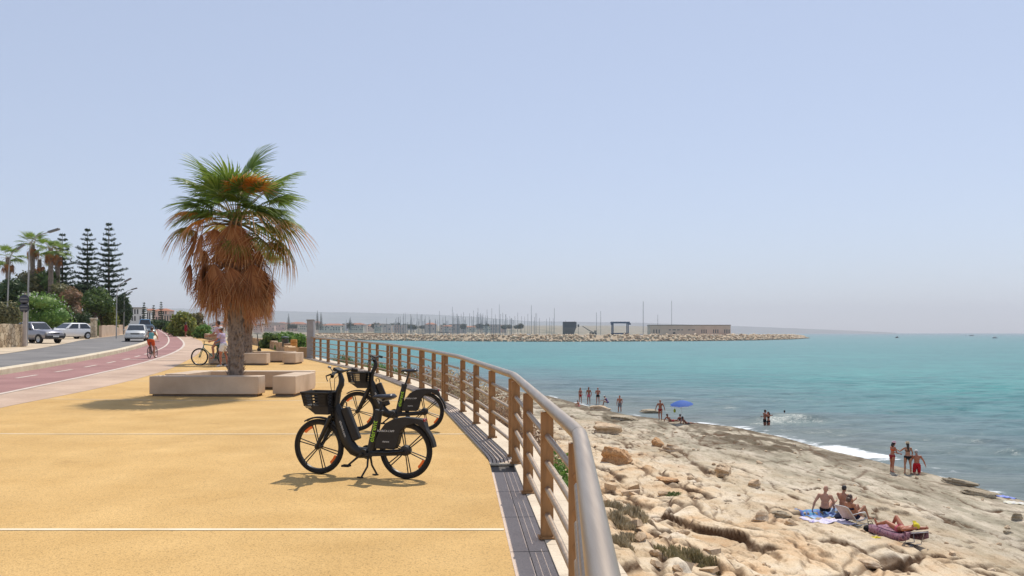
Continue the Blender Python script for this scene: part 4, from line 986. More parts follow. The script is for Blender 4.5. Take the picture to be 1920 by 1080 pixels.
shrub('shrub', 'olive shrub below the tallest garden palm', 'shrub', 50, 528, 30, 24, 78, LO, 1500, 3, GS, .18, 5, 610)
shrub('shrub', 'mid green shrub between the palms and the leftmost conifer', 'shrub', 88, 530, 28, 26, 79, LG, 1500, 4, GS, .18, 5, 610)
shrub('shrub', 'rusty brown flowering shrub over the white parked car', 'shrub', 132, 560, 22, 22, 73, LR, 1300, 5, GS, .15, 5, 610)
shrub('shrub', 'grey green low shrub in front of the leftmost conifer', 'shrub', 112, 545, 20, 18, 75, LO, 1000, 6, GS, .15, 5, 610)
shrub('shrub', 'small dark shrub beside the pale gate pillar', 'shrub', 152, 620, 8, 13, 70, LD, 700, 7, GS, .12, 3, 632)
shrub('shrub', 'bright yellow green shrub above the second garden wall', 'shrub', 208, 588, 13, 22, 80, LY, 1100, 8, GS, .15, 4, 612)
shrub('shrub', 'tan leaved hanging shrub beside the dark round tree', 'shrub', 196, 568, 11, 20, 83, LR, 900, 9, GS, .15, 4, 612)
shrub('broadleaf_tree', 'round green tree with a thin straight trunk next to the gate pillar', 'tree', 178, 566, 34, 30, 78, LG, 2600, 10, 'trees of the roadside gardens', .17, 7, 630, .14)
shrub('broadleaf_tree', 'dark bushy tree behind the oncoming silver minivan', 'tree', 230, 583, 18, 32, 92, LD, 2600, 11, 'trees of the roadside gardens', .2, 7, 628, .2)
shrub('broadleaf_tree', 'dark green tree behind the two nearest tall conifers', 'tree', 160, 552, 26, 22, 96, LD, 1500, 12, 'trees of the roadside gardens', .2, 6, 620, .2)
shrub('shrub', 'green ivy clump hanging beside the gate pillar', 'shrub', 183, 613, 5, 17, 76, LB, 600, 13, GS, .11, 3, 632)
BS = 'bushes along the promenade wall'
shrub('bush', 'tall yellow green bush behind the far low wall', 'bush', 342, 603, 24, 20, 98, LY, 1800, 14, BS, .2, 7, 630)
shrub('bush', 'feathery olive bush behind the tall yellow green bush', 'bush', 362, 600, 20, 17, 108, LO, 1400, 15, BS, .18, 6, 626)
shrub('bush', 'low green bush right of the walking person on the far path', 'bush', 380, 618, 15, 11, 88, LB, 1100, 16, BS, .15, 5, 632)
shrub('bush', 'low dark bushes at the far bend of the bike lane', 'bush', 300, 607, 20, 7, 160, LD, 1100, 17, BS, .3, 6, 616)
shrub('bush', 'mid green bush just left of the tall yellow green bush', 'bush', 322, 611, 14, 9, 112, LG, 900, 18, BS, .2, 5, 622)
shrub('bush', 'leafy bright green bush beside the orange post', 'bush', 548, 639, 30, 16, 55, LB, 2000, 19, BS, .12, 7, 662)
shrub('bush', 'leafy green bush behind the parked scooter', 'bush', 510, 635, 22, 13, 58, LG, 1300, 20, BS, .12, 6, 655)
def hedge(label, p, q, w, h, m, n, seed):
    a, b = p, q; d = b-a; L = math.hypot(d.x, d.y); t = thing('hedge', label, 'hedge', a, math.atan2(d.y, d.x), 'clipped garden hedges')
    k = int(L/.9)+1; ells = [(L*(i+.5)/k, 0, h*.5, L/k*.85, w*.6, h*.58) for i in range(k)]; ells += [(L*(i+.5)/k, 0, h*.78, L/k*.8, w*.55, h*.27) for i in range(k)]
    leaf_cloud(None, ells, n, .10, seed, 'foliage', m, t)
    mb = MB(); mb.box((L/2, 0, h*.3-.3), (L*.9, w*.4, h*.6)); mb.build('stem', M['bark2'], t)
hedge('brown green clipped hedge above the rubble stone wall', at(-60, 645, 59), at(33, 645, 59.5), 1.0, 2.75, LO, 4500, 1)
hedge('dark clipped hedge behind the two parked cars', at(78, 634, 88), at(166, 631, 91), 1.0, 2.75, LD, 5200, 2)
# tall araucaria conifers
def conifer(label, px, ytop, ybase, d, seed, wpx=30, group='tall araucaria conifers'):
    b = at(px, ybase, d); h = at(px, ytop, d).z-b.z; wr = wpx*d/FPX; rg = random.Random(seed)
    t = thing('conifer', label, 'conifer', b, rg.uniform(0, 6), group); mb = MB(); mb.tube([(0, 0, -.5), (0, 0, h*.5), (0, 0, h)], [.2, .12, .02], 8); mb.build('trunk', M['bark2'], t)
    nw = int(h/.62); vs, fs = [], []
    def quad(p, d1, d2):
        k = len(vs); vs.extend([p-d2, p+d1*.5-d2*.6, p+d1, p+d1*.5+d2*.6+Vector((0, 0, .01))]); fs.append((k, k+1, k+2, k+3))
    for i in range(nw):
        f = (i+.5)/nw; z = h*f; env = wr*min(1, (1-f)**.75*1.12+.03)*(.82+.18*math.sin(i*2.4+seed)); nb = 6 if f < .8 else 4
        for j in range(nb):
            a = j*6.283/nb+i*.7+rg.uniform(-.2, .2); L = env*rg.uniform(.75, 1.1); dv = Vector((math.cos(a), math.sin(a), 0)); sd_ = Vector((-dv.y, dv.x, 0))
            n = max(3, int(L/.17))
            for q in range(n):
                u = (q+.6)/n; p = dv*(L*u)+Vector((0, 0, z+.22*L*u*u-.05*L+rg.uniform(-.04, .04)))
                for e in range(8):
                    s = (sd_*rg.uniform(-1, 1)+Vector((0, 0, rg.uniform(-.25, .8)))+dv*rg.uniform(.1, .7)).normalized(); w = Vector((rg.uniform(-1, 1), rg.uniform(-1, 1), rg.uniform(-1, 1))).normalized()
                    quad(p, s*rg.uniform(.28, .5)*(1-.3*u), w*.10)
    me = bpy.data.meshes.new('foliage'); me.from_pydata([tuple(v) for v in vs], [], fs); me.materials.append(LC); me.update(); o = link('crown', me, t)
LC = leafmat('needles', [(.02, .045, .024), (.035, .065, .034), (.06, .09, .046)], .6, .15)
conifer('tallest dark conifer, its tip right of the other two', 204, 417, 590, 102, 1, 46)
conifer('middle dark conifer with long level branch tiers', 164, 428, 590, 104, 2, 48)
conifer('leftmost dark conifer partly behind a fan palm', 117, 437, 590, 106, 3, 44)
conifer('small distant conifer at the dark tree beside the far houses', 270, 567, 606, 240, 4, 6, 'distant conifers among the houses')
conifer('distant conifer standing in front of the white far house', 302, 566, 606, 250, 5, 7, 'distant conifers among the houses')
conifer('slim distant conifer just right of the red roofed far houses', 288, 572, 606, 230, 6, 5, 'distant conifers among the houses')
# dry grass, bank shrubs
def grass(name, label, spots, hgt, n, m, seed, group=None):
    rg = random.Random(seed); c0 = Vector(spots[0][:3]); t = thing(name, label, 'grass', c0, 0, group); vs, fs = [], []
    for (x, y, z, r) in spots:
        for i in range(n):
            a = rg.uniform(0, 6.28); q = r*math.sqrt(rg.random()); X_, Y_ = x+math.cos(a)*q, y+math.sin(a)*q; p = Vector((X_, Y_, zrock(X_, Y_)-.03))-c0
            if abs(p.z+c0.z-z) > 1.0: p.z = z-c0.z
            l = Vector((rg.uniform(-.55, .55), rg.uniform(-.55, .55), 1)).normalized()*hgt*rg.uniform(.5, 1.2); w = Vector((rg.uniform(-1, 1), rg.uniform(-1, 1), 0)).normalized()*.006; k = len(vs)
            vs.extend([p-w, p+w, p+l*.6+w*.7+Vector((rg.uniform(-.03, .03),)*3), p+l]); fs.append((k, k+1, k+2, k+3))
    me = bpy.data.meshes.new('blades'); me.from_pydata([tuple(v) for v in vs], [], fs); me.materials.append(m); me.update(); o = link('blades', me, t); o['kind'] = 'stuff'
def spot(px, py, r): p = GR(px, py); return (p.x, p.y, p.z, r)
grass('dry_grass_tuft', 'dry grey grass tuft just right of the near handrail', [spot(1160, 955, .35), spot(1185, 965, .4), spot(1168, 985, .3)], .20, 900, LS, 1, 'dry grass tufts on the rocks')
grass('dry_grass_tuft', 'wide dry olive grass clump near the bottom edge on pale rock', [spot(1262, 1045, .35), spot(1290, 1048, .35), spot(1320, 1055, .28)], .17, 900, leafmat('grass_olive', [(.24, .21, .09), (.36, .30, .15), (.50, .40, .23)]), 2, 'dry grass tufts on the rocks')
grass('dry_grass_tuft', 'small dry grass tuft below the first tuft by the handrail', [spot(1165, 1018, .25), spot(1185, 1012, .2)], .16, 700, LS, 3, 'dry grass tufts on the rocks')
grass('dry_grass_tuft', 'flat green weed patch among the broken rocks', [spot(1262, 928, .3)], .12, 380, LG, 4, 'dry grass tufts on the rocks')
rg = random.Random(4)
def bank(label, y, off, h, r, m, seed, n=1100, size=.07, lift=0):
    p = rail_pt(y, off); zb = max(zrock(p.x, p.y), -3.2); t = thing('dry_bush', label, 'bush', (p.x, p.y, zb), 0, 'scrub on the bank below the railing')
    ells = [(0, 0, h*.55, r*.8, r*.8, h*.5)]+[(r*math.cos(i*1.7)*.55, r*math.sin(i*1.7)*.55, h*(.35+.12*(i % 4)), r*.5, r*.5, h*.36) for i in range(5)]
    leaf_cloud(None, ells, n*2, size, seed, 'foliage', m, t, flat=.3, inner=.2, core=.35)
    mb = MB(); mb.tube([(0, 0, -.3), (0, 0, h*.6)], [.05, .02], 6); mb.build('stem', M['bark2'], t)
LSP = leafmat('dry_scrub', [(.22, .125, .08), (.36, .23, .14), (.48, .34, .21)], .8, .25)
for i, (y, off, top_, r, m, lb) in enumerate([(14.2, 1.3, -.55, .8, LB, 'green bush low behind the railing, nearest of the bank scrub'), (16.8, 1.3, -.35, .9, LSP, 'brown dry scrub behind the second pair of railing posts'), (18.6, 1.2, .05, 1.0, LSP, 'brown dry scrub seen through the railing above the farther bicycle mudguard'), (20.6, 1.4, .1, 1.1, LSP, 'reddish dry scrub behind the farther bicycle saddle'),
        (22.6, 1.5, .2, 1.1, LS, 'straw coloured scrub behind the railing past the farther saddle'), (24.6, 1.5, .3, 1.2, LSP, 'brown scrub behind the railing near its double posts'), (26.8, 1.6, .35, 1.2, LS, 'pale dry scrub behind the middle of the railing'), (29.2, 1.7, .3, 1.2, LSP, 'brown scrub behind the farther bicycle handlebar'), (31.6, 1.6, .15, 1.1, LO, 'olive scrub behind the far part of the railing'),
        (34, 1.5, .2, 1.1, LG, 'green bush behind the far third of the railing'), (36.5, 1.5, .25, 1.1, LB, 'bright green bush behind the far railing posts'), (39, 1.5, .2, 1.0, LO, 'olive bush two posts before the concrete pillar'), (41.6, 1.4, .45, .9, LG, 'green bush behind the railing next to the concrete pillar')]):
    p = rail_pt(y, off); zb = max(zrock(p.x, p.y), -3.2); bank(lb, y, off, max(.7, top_-zb), r, m, i+20, 1500)
# ================================================================= people
def skinmat(name, c):
    d = tuple(q*.82 for q in c); return mat(name, d, c, 7, .5, spec=.35)
SK = {'tan': skinmat('skin_tan', (.46, .215, .125)), 'deep': skinmat('skin_deep_tan', (.33, .125, .07)), 'fair': skinmat('skin_fair', (.56, .31, .21)), 'red': skinmat('skin_reddish', (.46, .17, .095))}
def cloth(name, c, c2=None, sc=20): return mat(name, c, c2 or tuple(q*.85 for q in c), sc, .85, spec=.2)
CL = {'black': cloth('cloth_black', (.012, .012, .014)), 'red': cloth('cloth_red', (.50, .012, .02)), 'darkred': cloth('cloth_wine', (.30, .02, .03)), 'pink': cloth('cloth_pink', (.60, .14, .18)), 'blue': cloth('cloth_blue', (.05, .08, .22)), 'teal': cloth('cloth_teal', (.16, .42, .42)),
      'orange': cloth('cloth_orange_red', (.62, .10, .025)), 'lilac': cloth('cloth_lilac', (.52, .42, .56)), 'rose': cloth('cloth_rose', (.66, .45, .50)), 'white': cloth('cloth_white', (.75, .73, .70)), 'purple': cloth('cloth_purple', (.16, .08, .22)), 'grey': cloth('cloth_grey', (.22, .22, .23)), 'straw': cloth('straw', (.58, .48, .34), (.44, .35, .23), 60), 'yellow': cloth('cloth_yellow', (.72, .60, .05)), 'navy': cloth('cloth_navy', (.015, .018, .05)), 'denim': cloth('cloth_denim', (.20, .27, .34))}
HR = {'dark': mat('hair_dark', (.015, .011, .009), (.03, .02, .016), 60, .5, stretch=(1, 1, .2)), 'brown': mat('hair_brown', (.06, .03, .018), (.11, .055, .03), 60, .5, stretch=(1, 1, .2)), 'grey': mat('hair_grey', (.30, .28, .26), (.42, .40, .38), 60, .6)}
STAND = dict(torso=(0, .02, 1), head=(0, .08, 1), uaL=(-.16, 0, -1), faL=(-.06, .18, -1), uaR=(.16, 0, -1), faR=(.06, .18, -1), thL=(-.06, .04, -1), shL=(-.02, -.06, -1), thR=(.06, .04, -1), shR=(.02, -.06, -1), ftL=(-.15, 1, -.25), ftR=(.15, 1, -.25))
def P_(**k): d = dict(STAND); d.update(k); return d
SIT = P_(torso=(0, -.30, 1), head=(0, .1, 1), thL=(-.10, .86, .5), shL=(-.03, .42, -.9), thR=(.10, .86, .5), shR=(.03, .42, -.9), uaL=(-.2, -.4, -.9), faL=(-.1, -.25, -1), uaR=(.15, .3, -.9), faR=(-.05, .8, -.1))
def human(label, loc, rz, pose, H=1.70, fem=False, skin='tan', clothes=(), hair='dark', long=0.0, hat=None, group=None, voxel=.0135, drop=True, tilt=None, bald=False):
    V = Vector; s = H/1.72; N = lambda k: V(pose[k]).normalized(); X = V((1, 0, 0)); t = N('torso')
    sh = .165 if fem else .19; hp = .10 if fem else .088
    pel = V((0, 0, 0)); neck = pel+t*.50; hd = N('head'); head = neck+hd*.165+V((0, .015, 0)); f = (V((0, 1, 0))-hd*hd.y).normalized() if abs(hd.y) < .95 else V((0, 0, 1))
    if 'face' in pose: f = V(pose['face']).normalized(); f = (f-hd*f.dot(hd)).normalized()
    tf = (V((0, 1, 0))-t*t.y).normalized() if abs(t.y) < .9 else V((0, -t.z, abs(t.y))).normalized()*1
    J = {}; prim = MB(); bones = {'torso': (pel-t*.08, neck)}
    Qt = Matrix((X, tf, t)).transposed(); Qh = Matrix((f.cross(hd), f, hd)).transposed()
    prim.ell(pel+t*.02, (.165 if fem else .155, .115, .125), Qt, 20, 14); prim.ell(pel+t*.17, (.118 if fem else .135, .092, .16), Qt, 20, 14); prim.ell(pel+t*.355, (.145 if fem else .165, .108, .155), Qt, 20, 14)
    prim.ell(pel+t*.45, (.15, .075, .07), Qt, 16, 10)
    if fem:
        for q in (-1, 1): prim.ell(pel+t*.35+tf*.085+X*.07*q, .058, nu=12, nv=8)
        prim.ell(pel-t*.03-tf*.06, (.15, .085, .10), Qt, 16, 10)
    prim.tube([neck-t*.04, neck+hd*.07], [.058, .05], 12)
    prim.ell(head+hd*.012, (.076, .098, .112), Qh, 18, 14); prim.ell(head-hd*.06+f*.03, (.055, .062, .055), Qh, 14, 10)
    prim.ell(head+f*.102-hd*.015, (.013, .02, .022), Qh, 8, 6)
    for q in (-1, 1): prim.ell(head+Qh @ V((.078*q, -.005, -.008)), (.011, .02, .03), Qh, 8, 6)
    hands = []
    for L, q in (('L', -1), ('R', 1)):
        S_ = pel+t*.445+X*sh*q; u = N('ua'+L); a = N('fa'+L); E_ = S_+u*.285; W_ = E_+a*.245; k = .86 if fem else 1.0
        prim.ell(S_, .062*k, nu=12, nv=8); prim.tube([S_, S_+u*.13, E_], [.055*k, .051*k, .039*k], 12); prim.ell(E_, .039*k, nu=10, nv=8); prim.tube([E_, E_+a*.07, W_], [.04*k, .042*k, .027*k], 12)
        bones['ua'+L] = (S_, E_); bones['fa'+L] = (E_, W_)
        side = X*(-q)-a*(X*(-q)).dot(a); side = side.normalized() if side.length > .1 else V((0, 1, 0)); fw = a.cross(side)
        if fw.y < 0: fw = -fw
        Qm = Matrix((side, fw, a)).transposed(); prim.tube([W_-a*.01, W_+a*.03], [.027*k, .028*k], 10); prim.ell(W_+a*.055, (.016, .04, .052), Qm, 12, 8)
        for i in range(4):
            o = W_+a*.09+fw*(.028-.0187*i); Lf = (.07, .08, .074, .058)[i]; m = o+a*Lf*.55+side*.012; prim.tube([o-a*.02, m, m+a*Lf*.4+side*.025], [.0098, .0095, .0085], 8)
        o = W_+a*.03+fw*.03; prim.tube([o, o+fw*.03+a*.035+side*.008, o+fw*.036+a*.065+side*.02], [.012, .0105, .009], 8)
        hands.append(W_+a*.09)
        Hj = pel+X*hp*q-t*.03; th = N('th'+L); shn = N('sh'+L); K = Hj+th*.43; A = K+shn*.41; ft = N('ft'+L); kk = 1.06 if fem else 1.0
        prim.ell(Hj, .088*kk, nu=14, nv=10); prim.tube([Hj, Hj+th*.15, Hj+th*.32, K], [.088*kk, .083*kk, .064*kk, .053], 14); prim.ell(K, .053, nu=12, nv=8)
        bk = -(V((0, 1, 0))-shn*shn.y).normalized() if abs(shn.y) < .95 else V((0, 0, -1))
        prim.tube([K, K+shn*.12+bk*.012, K+shn*.27+bk*.006, A], [.05, .056, .043, .034], 12); prim.ell(A, .037, nu=10, nv=8)
        Z = A+V((0, 0, -.035)) if abs(shn.z) > .5 else A+shn*.03; prim.tube([Z-ft*.05, Z+ft*.05, Z+ft*.14, Z+ft*.18], [.032, .036, .032, .02], 10)
        bones['th'+L] = (Hj, K); bones['sh'+L] = (K, A+shn*.03); J['f'+L] = Z+ft*.1
    bones['head'] = (neck+hd*.03, head+hd*.1)
    me0 = bpy.data.meshes.new('tmp'); me0.from_pydata(prim.v, [], prim.f); o = bpy.data.objects.new('tmp', me0); COL.objects.link(o)
    bm = bmesh.new(); bm.from_mesh(me0); bmesh.ops.recalc_face_normals(bm, faces=bm.faces); bm.to_mesh(me0); bm.free()
    r = o.modifiers.new('r', 'REMESH'); r.mode = 'VOXEL'; r.voxel_size = voxel; r.use_smooth_shade = True
    q = o.modifiers.new('s', 'SMOOTH'); q.factor = .5; q.iterations = 3
    dg = bpy.context.evaluated_depsgraph_get(); me = bpy.data.meshes.new_from_object(o.evaluated_get(dg)); bpy.data.objects.remove(o)
    n = len(me.vertices); co = np.empty(n*3, np.float32); me.vertices.foreach_get('co', co); co = co.reshape(n, 3); no = np.empty(n*3, np.float32); me.vertices.foreach_get('normal', no); no = no.reshape(n, 3)
    names = list(bones); best = np.full(n, 9.0); who = np.zeros(n, int); par = np.zeros(n)
    rad = dict(torso=.13, uaL=.05, uaR=.05, faL=.036, faR=.036, thL=.075, thR=.075, shL=.047, shR=.047, head=.09)
    for i, k in enumerate(names):
        a, b = np.array(bones[k][0]), np.array(bones[k][1]); d = b-a; tt = (co-a) @ d/(d @ d); c_ = np.clip(tt, 0, 1); dist = np.linalg.norm(co-a-c_[:, None]*d, axis=1)-rad[k]
        w = dist < best; best[w] = dist[w]; who[w] = i; par[w] = tt[w]
    zmin = co[:, 2].min() if drop else 0.0
    root = thing('person', label, 'person', loc, rz, group)
    mt = Matrix.Translation((0, 0, -zmin*s)) @ Matrix.Scale(s, 4)
    if tilt: mt = Matrix.Rotation(tilt, 4, 'X') @ mt
    me.name = 'body'; me.materials.clear(); me.materials.append(SK[skin]); me.transform(mt); body = link('body', me, root)
    faces = np.empty(len(me.loops), np.int32); me.loops.foreach_get('vertex_index', faces); quad = len(me.loops) == 4*len(me.polygons)
    F = faces.reshape(-1, 4)
    for (nm, key, zones, off) in clothes:
        sel = np.zeros(n, bool)
        for z in zones:
            bn, a, b = z[:3]; ids = [i for i, k in enumerate(names) if k == bn or k[:2] == bn]; ok = np.isin(who, ids) & (par >= a) & (par <= b)
            sel |= ok
        fs = F[sel[F].all(1)]
        if not len(fs): continue
        used, inv = np.unique(fs, return_inverse=True); vv = co[used]+no[used]*off
        m2 = bpy.data.meshes.new(nm); m2.from_pydata(vv.tolist(), [], inv.reshape(-1, 4).tolist()); m2.materials.append(CL[key]); m2.shade_smooth(); m2.transform(mt)
        link(nm, m2, body)
    def child(mb, nm, m_): o_ = mb.build(nm, m_, body); o_.data.transform(mt); return o_
    if not bald:
        mb = MB(); mb.ell(head+hd*.024-f*.016, (.083, .100, .108), Qh, 16, 12)
        if long:
            mb.tube([head-f*.05, head-f*.085-hd*.10, head-f*.10-hd*(.12+long)], [.075, .07, .03], 10, flat=1.3)
        # keep the face clear
        bm = bmesh.new(); m2 = bpy.data.meshes.new('h'); m2.from_pydata(mb.v, [], mb.f); bm.from_mesh(m2)
        kill = [v for v in bm.verts if (v.co-head).dot(f) > .045 and (v.co-head).dot(hd) < .062]
        bmesh.ops.delete(bm, geom=kill, context='VERTS'); bm.to_mesh(m2); bm.free(); m2.materials.append(HR[hair]); m2.shade_smooth(); m2.transform(mt); m2.name = 'hair'; link('hair', m2, body)
    if hat:
        kind, key = hat[:2]; mb = MB()
        if kind == 'brim': mb.lathe([(.155, .0), (.16, .008), (.10, .02), (.096, .07), (.085, .095), (.04, .105), (.001, .105)], head+hd*.055, 24, Qh)
        else:
            mb.lathe([(.092, -.005), (.097, .02), (.085, .06), (.05, .09), (.001, .1)], head+hd*.045-f*.008, 20, Qh)
            mb.add([head+hd*.05+Qh @ V((x, y, z)) for x, y, z in ((-.07, .07, 0), (.07, .07, 0), (.05, .165, -.012), (-.05, .165, -.012), (-.07, .07, .008), (.07, .07, .008), (.05, .165, -.004), (-.05, .165, -.004))], [(0, 1, 2, 3), (7, 6, 5, 4), (0, 4, 5, 1), (1, 5, 6, 2), (2, 6, 7, 3), (3, 7, 4, 0)])
        child(mb, 'hat' if kind == 'brim' else 'cap', CL[key])
    return root
TRUNKS = [('torso', -.6, .22), ('th', -.5, .42)]; BRIEF = [('torso', -.6, .19), ('th', -.6, .10)]; BRA = [('torso', .60, .78)]
SHIRT = [('torso', .08, .98), ('ua', -.6, .62)]; SHORT = [('torso', -.6, .24), ('th', -.6, .62)]; SUIT = [('torso', -.6, .86), ('th', -.6, .08)]; VEST = [('torso', .05, .92)]
FG_ = 'bathers on the far rocks'
def on(px, py, dz=0): p = GR(px, py); return p+Vector((0, 0, dz))
human('standing bather in reddish swimwear, leftmost of the three far bathers on the rocks', on(1088, 756, -.05), R(-150), P_(uaL=(-.1, .1, -1), faL=(.2, .8, -.4)), 1.66, True, 'tan', [('bikini_bottom', 'red', BRIEF, .008), ('bikini_top', 'darkred', BRA, .008)], 'brown', .12, group=FG_)
human('deeply tanned bather in pink trunks standing between two other far bathers', on(1104, 757, -.05), R(150), P_(uaL=(-.35, 0, -1), faL=(-.1, .3, -1), uaR=(.3, 0, -1)), 1.76, False, 'deep', [('trunks', 'pink', TRUNKS, .01)], 'dark', group=FG_)
human('bather in dark trunks with folded arms, rightmost of the three far standing bathers', on(1121, 757, -.05), R(170), P_(uaL=(-.2, .25, -1), faL=(.8, .5, .2), uaR=(.2, .25, -1), faR=(-.8, .5, .15)), 1.72, False, 'red', [('trunks', 'black', TRUNKS, .01)], 'grey', group=FG_)
CROUCH = P_(torso=(0, .45, 1), head=(0, .5, 1), thL=(-.2, .9, .1), thR=(.2, .9, .1), shL=(-.05, -.3, -1), shR=(.05, -.3, -1), uaL=(-.1, .8, -.6), faL=(.2, .8, -.4), uaR=(.1, .8, -.6), faR=(-.2, .8, -.4))
human('small bather crouching low in front of the leftmost far bather', on(1086, 762, -.35), R(40), CROUCH, 1.35, True, 'red', [('bikini_bottom', 'pink', BRIEF, .008)], 'brown', group=FG_)
human('bather with a white cap and purple top sitting bent over on the far rocks', on(1139, 760, -.05), R(75), P_(torso=(0, .45, .9), head=(0, .5, .8), thL=(-.2, .95, .3), shL=(0, .2, -1), thR=(.2, .95, .3), shR=(0, .2, -1), uaL=(-.1, .7, -.6), faL=(0, .9, -.3), uaR=(.1, .7, -.6), faR=(0, .9, -.3)), 1.62, True, 'fair', [('top', 'purple', VEST, .01), ('bikini_bottom', 'blue', BRIEF, .008)], 'dark', hat=('cap', 'white'), group=FG_)
p = onz(1162, 771, SEA); p.z -= .25
human('dark haired bather in grey trunks wading beside the far rocks', p, R(160), P_(uaL=(-.2, .1, -1), faL=(.1, .5, -.6), uaR=(.25, 0, -1)), 1.72, False, 'red', [('trunks', 'grey', [('torso', -.6, .3), ('th', -.6, .7)], .012)], 'dark', group=FG_)
human('deeply tanned bather walking with arms held wide near the blue parasol', on(1238, 788, -.02), R(165), P_(torso=(0, .1, 1), uaL=(-.5, .1, -1), faL=(-.25, .2, -1), uaR=(.5, -.1, -1), faR=(.3, .15, -1), thL=(-.05, .35, -1), shL=(0, -.2, -1), thR=(.05, -.2, -1), shR=(0, -.35, -1)), 1.74, False, 'deep', [('trunks', 'darkred', BRIEF, .009)], 'grey')
LIE = P_(torso=(0, -1, .12), head=(0, -.9, .5), face=(0, .5, .8), uaL=(-.5, .6, -.1), faL=(-.1, 1, -.1), uaR=(.5, .6, -.1), faR=(.1, 1, -.1), thL=(-.1, 1, .0), shL=(0, 1, -.05), thR=(.1, 1, 0), shR=(0, 1, -.05), ftL=(-.1, .4, 1), ftR=(.1, .4, 1))
RECL = P_(torso=(0, -.75, .65), head=(0, -.2, 1), uaL=(-.3, -.5, -.8), faL=(-.2, .3, -.8), uaR=(.3, -.5, -.8), faR=(.2, .3, -.8), thL=(-.1, 1, .15), shL=(0, .9, -.3), thR=(.1, 1, .15), shR=(0, .9, -.3), ftL=(0, .5, 1), ftR=(0, .5, 1))
FB = 'bathers lying in the shallow foam'
human('reddish bather reclining in the foam, leftmost of the three below the parasol', onz(1258, 796, SEA-.12), R(-60), RECL, 1.7, False, 'deep', [('trunks', 'darkred', TRUNKS, .01)], 'brown', group=FB)
human('dark haired bather sitting in the foam between two reclining bathers', onz(1276, 798, SEA-.35), R(-30), SIT, 1.62, True, 'deep', [('swimsuit', 'black', SUIT, .008)], 'dark', group=FB)
human('dark bather lying lowest in the foam, rightmost of the three below the parasol', onz(1288, 801, SEA-.18), R(-75), RECL, 1.65, False, 'deep', [('trunks', 'navy', TRUNKS, .01)], 'dark', group=FB)
WG = 'bathers standing in the sea'
p = onz(1434, 797, SEA); p.z -= .55
human('taller bather of the hugging pair standing in the sea', p, R(-80), P_(uaL=(-.2, .8, -.5), faL=(.3, .9, .1), uaR=(.2, .8, -.4), faR=(-.3, .9, .1)), 1.76, False, 'deep', [('trunks', 'black', TRUNKS, .01)], 'dark', group=WG)
p = onz(1441, 797, SEA); p.z -= .6
human('smaller bather of the hugging pair standing in the sea', p, R(100), P_(uaL=(-.3, .6, .2), faL=(.2, .8, .4), uaR=(.3, .7, -.3), faR=(-.2, .9, .1)), 1.66, True, 'red', [('bikini_bottom', 'black', BRIEF, .008), ('bikini_top', 'black', BRA, .008)], 'dark', .2, group=WG)
p = onz(1471, 782, SEA); p.z -= 1.12
human('lone dark haired bather chest deep behind the small breaking wave', p, R(-10), P_(uaL=(-.6, .3, -.6), faL=(.2, .6, .2), uaR=(.6, .3, -.6), faR=(-.2, .6, .2)), 1.7, True, 'deep', [('swimsuit', 'black', SUIT, .008)], 'dark', group=WG)
T3 = 'bathers standing together at the water edge'
human('bather in a red bikini and white brimmed hat standing at the water edge', on(1673, 885, -.03), R(-75), P_(torso=(0, .10, 1), head=(0, .25, 1), uaL=(-.1, .35, -1), faL=(.1, .9, -.25), uaR=(.15, .3, -1), faR=(-.05, 1, -.3), thL=(-.05, .1, -1), thR=(.05, -.08, -1)), 1.60, True, 'red', [('bikini_bottom', 'darkred', BRIEF, .009), ('bikini_top', 'orange', BRA, .009)], 'dark', .06, ('brim', 'rose'), T3, .012)
human('bather in a black bikini and straw hat seen from behind at the water edge', on(1702, 888, -.03), R(-12), P_(uaL=(-.75, .35, -.7), faL=(-.45, .6, .2), uaR=(.4, .3, -1), faR=(.1, .8, -.5), thL=(-.09, .02, -1), thR=(.09, -.03, -1)), 1.64, True, 'tan', [('bikini_bottom', 'black', BRIEF, .009), ('bikini_top', 'black', [('torso', .62, .72)], .009)], 'dark', .22, ('brim', 'straw'), T3, .012)
KNEEL = P_(torso=(0, .08, 1), head=(-.1, .2, 1), thL=(-.08, .12, -1), thR=(.08, .12, -1), shL=(0, -1, -.08), shR=(0, -1, -.08), ftL=(0, -1, -.1), ftR=(0, -1, -.1), uaR=(.65, .05, -1), faR=(.35, .15, -1), uaL=(-.2, .4, -1), faL=(.1, .9, -.1))
human('bather with a white cap and red shorts kneeling beside the two hat wearers', on(1719, 888, -.06), R(-20), KNEEL, 1.66, False, 'red', [('shorts', 'red', [('torso', -.6, .28), ('th', -.6, .95)], .022)], 'grey', hat=('cap', 'white'), group=T3, voxel=.012)
# sunbathing group
human('bald bather sitting on the rocks leaning back on one arm', on(1547, 965, -.03), R(-38), P_(torso=(.05, -.18, 1), head=(.1, .12, 1), thL=(-.12, .85, .55), shL=(-.03, .5, -.85), thR=(.16, .82, .6), shR=(.03, .42, -.9), uaL=(-.45, -.30, -.85), faL=(-.25, -.1, -1), uaR=(.2, .5, -.7), faR=(0, .95, .1)), 1.76, False, 'fair', [('trunks', 'black', BRIEF, .01)], bald=True, group='sunbathers on the lower rocks', voxel=.011)
human('dark haired bather sitting hunched beside the bald bather', on(1580, 967, -.03), R(-48), P_(torso=(0, .12, 1), head=(0, .3, 1), thL=(-.12, .85, .55), shL=(-.03, .5, -.85), thR=(.16, .82, .6), shR=(.03, .42, -.9), uaL=(-.1, .6, -.7), faL=(.1, .95, .2), uaR=(.2, .6, -.7), faR=(0, .95, .2)), 1.68, False, 'tan', [('trunks', 'black', BRIEF, .01)], 'dark', group='sunbathers on the lower rocks', voxel=.011)
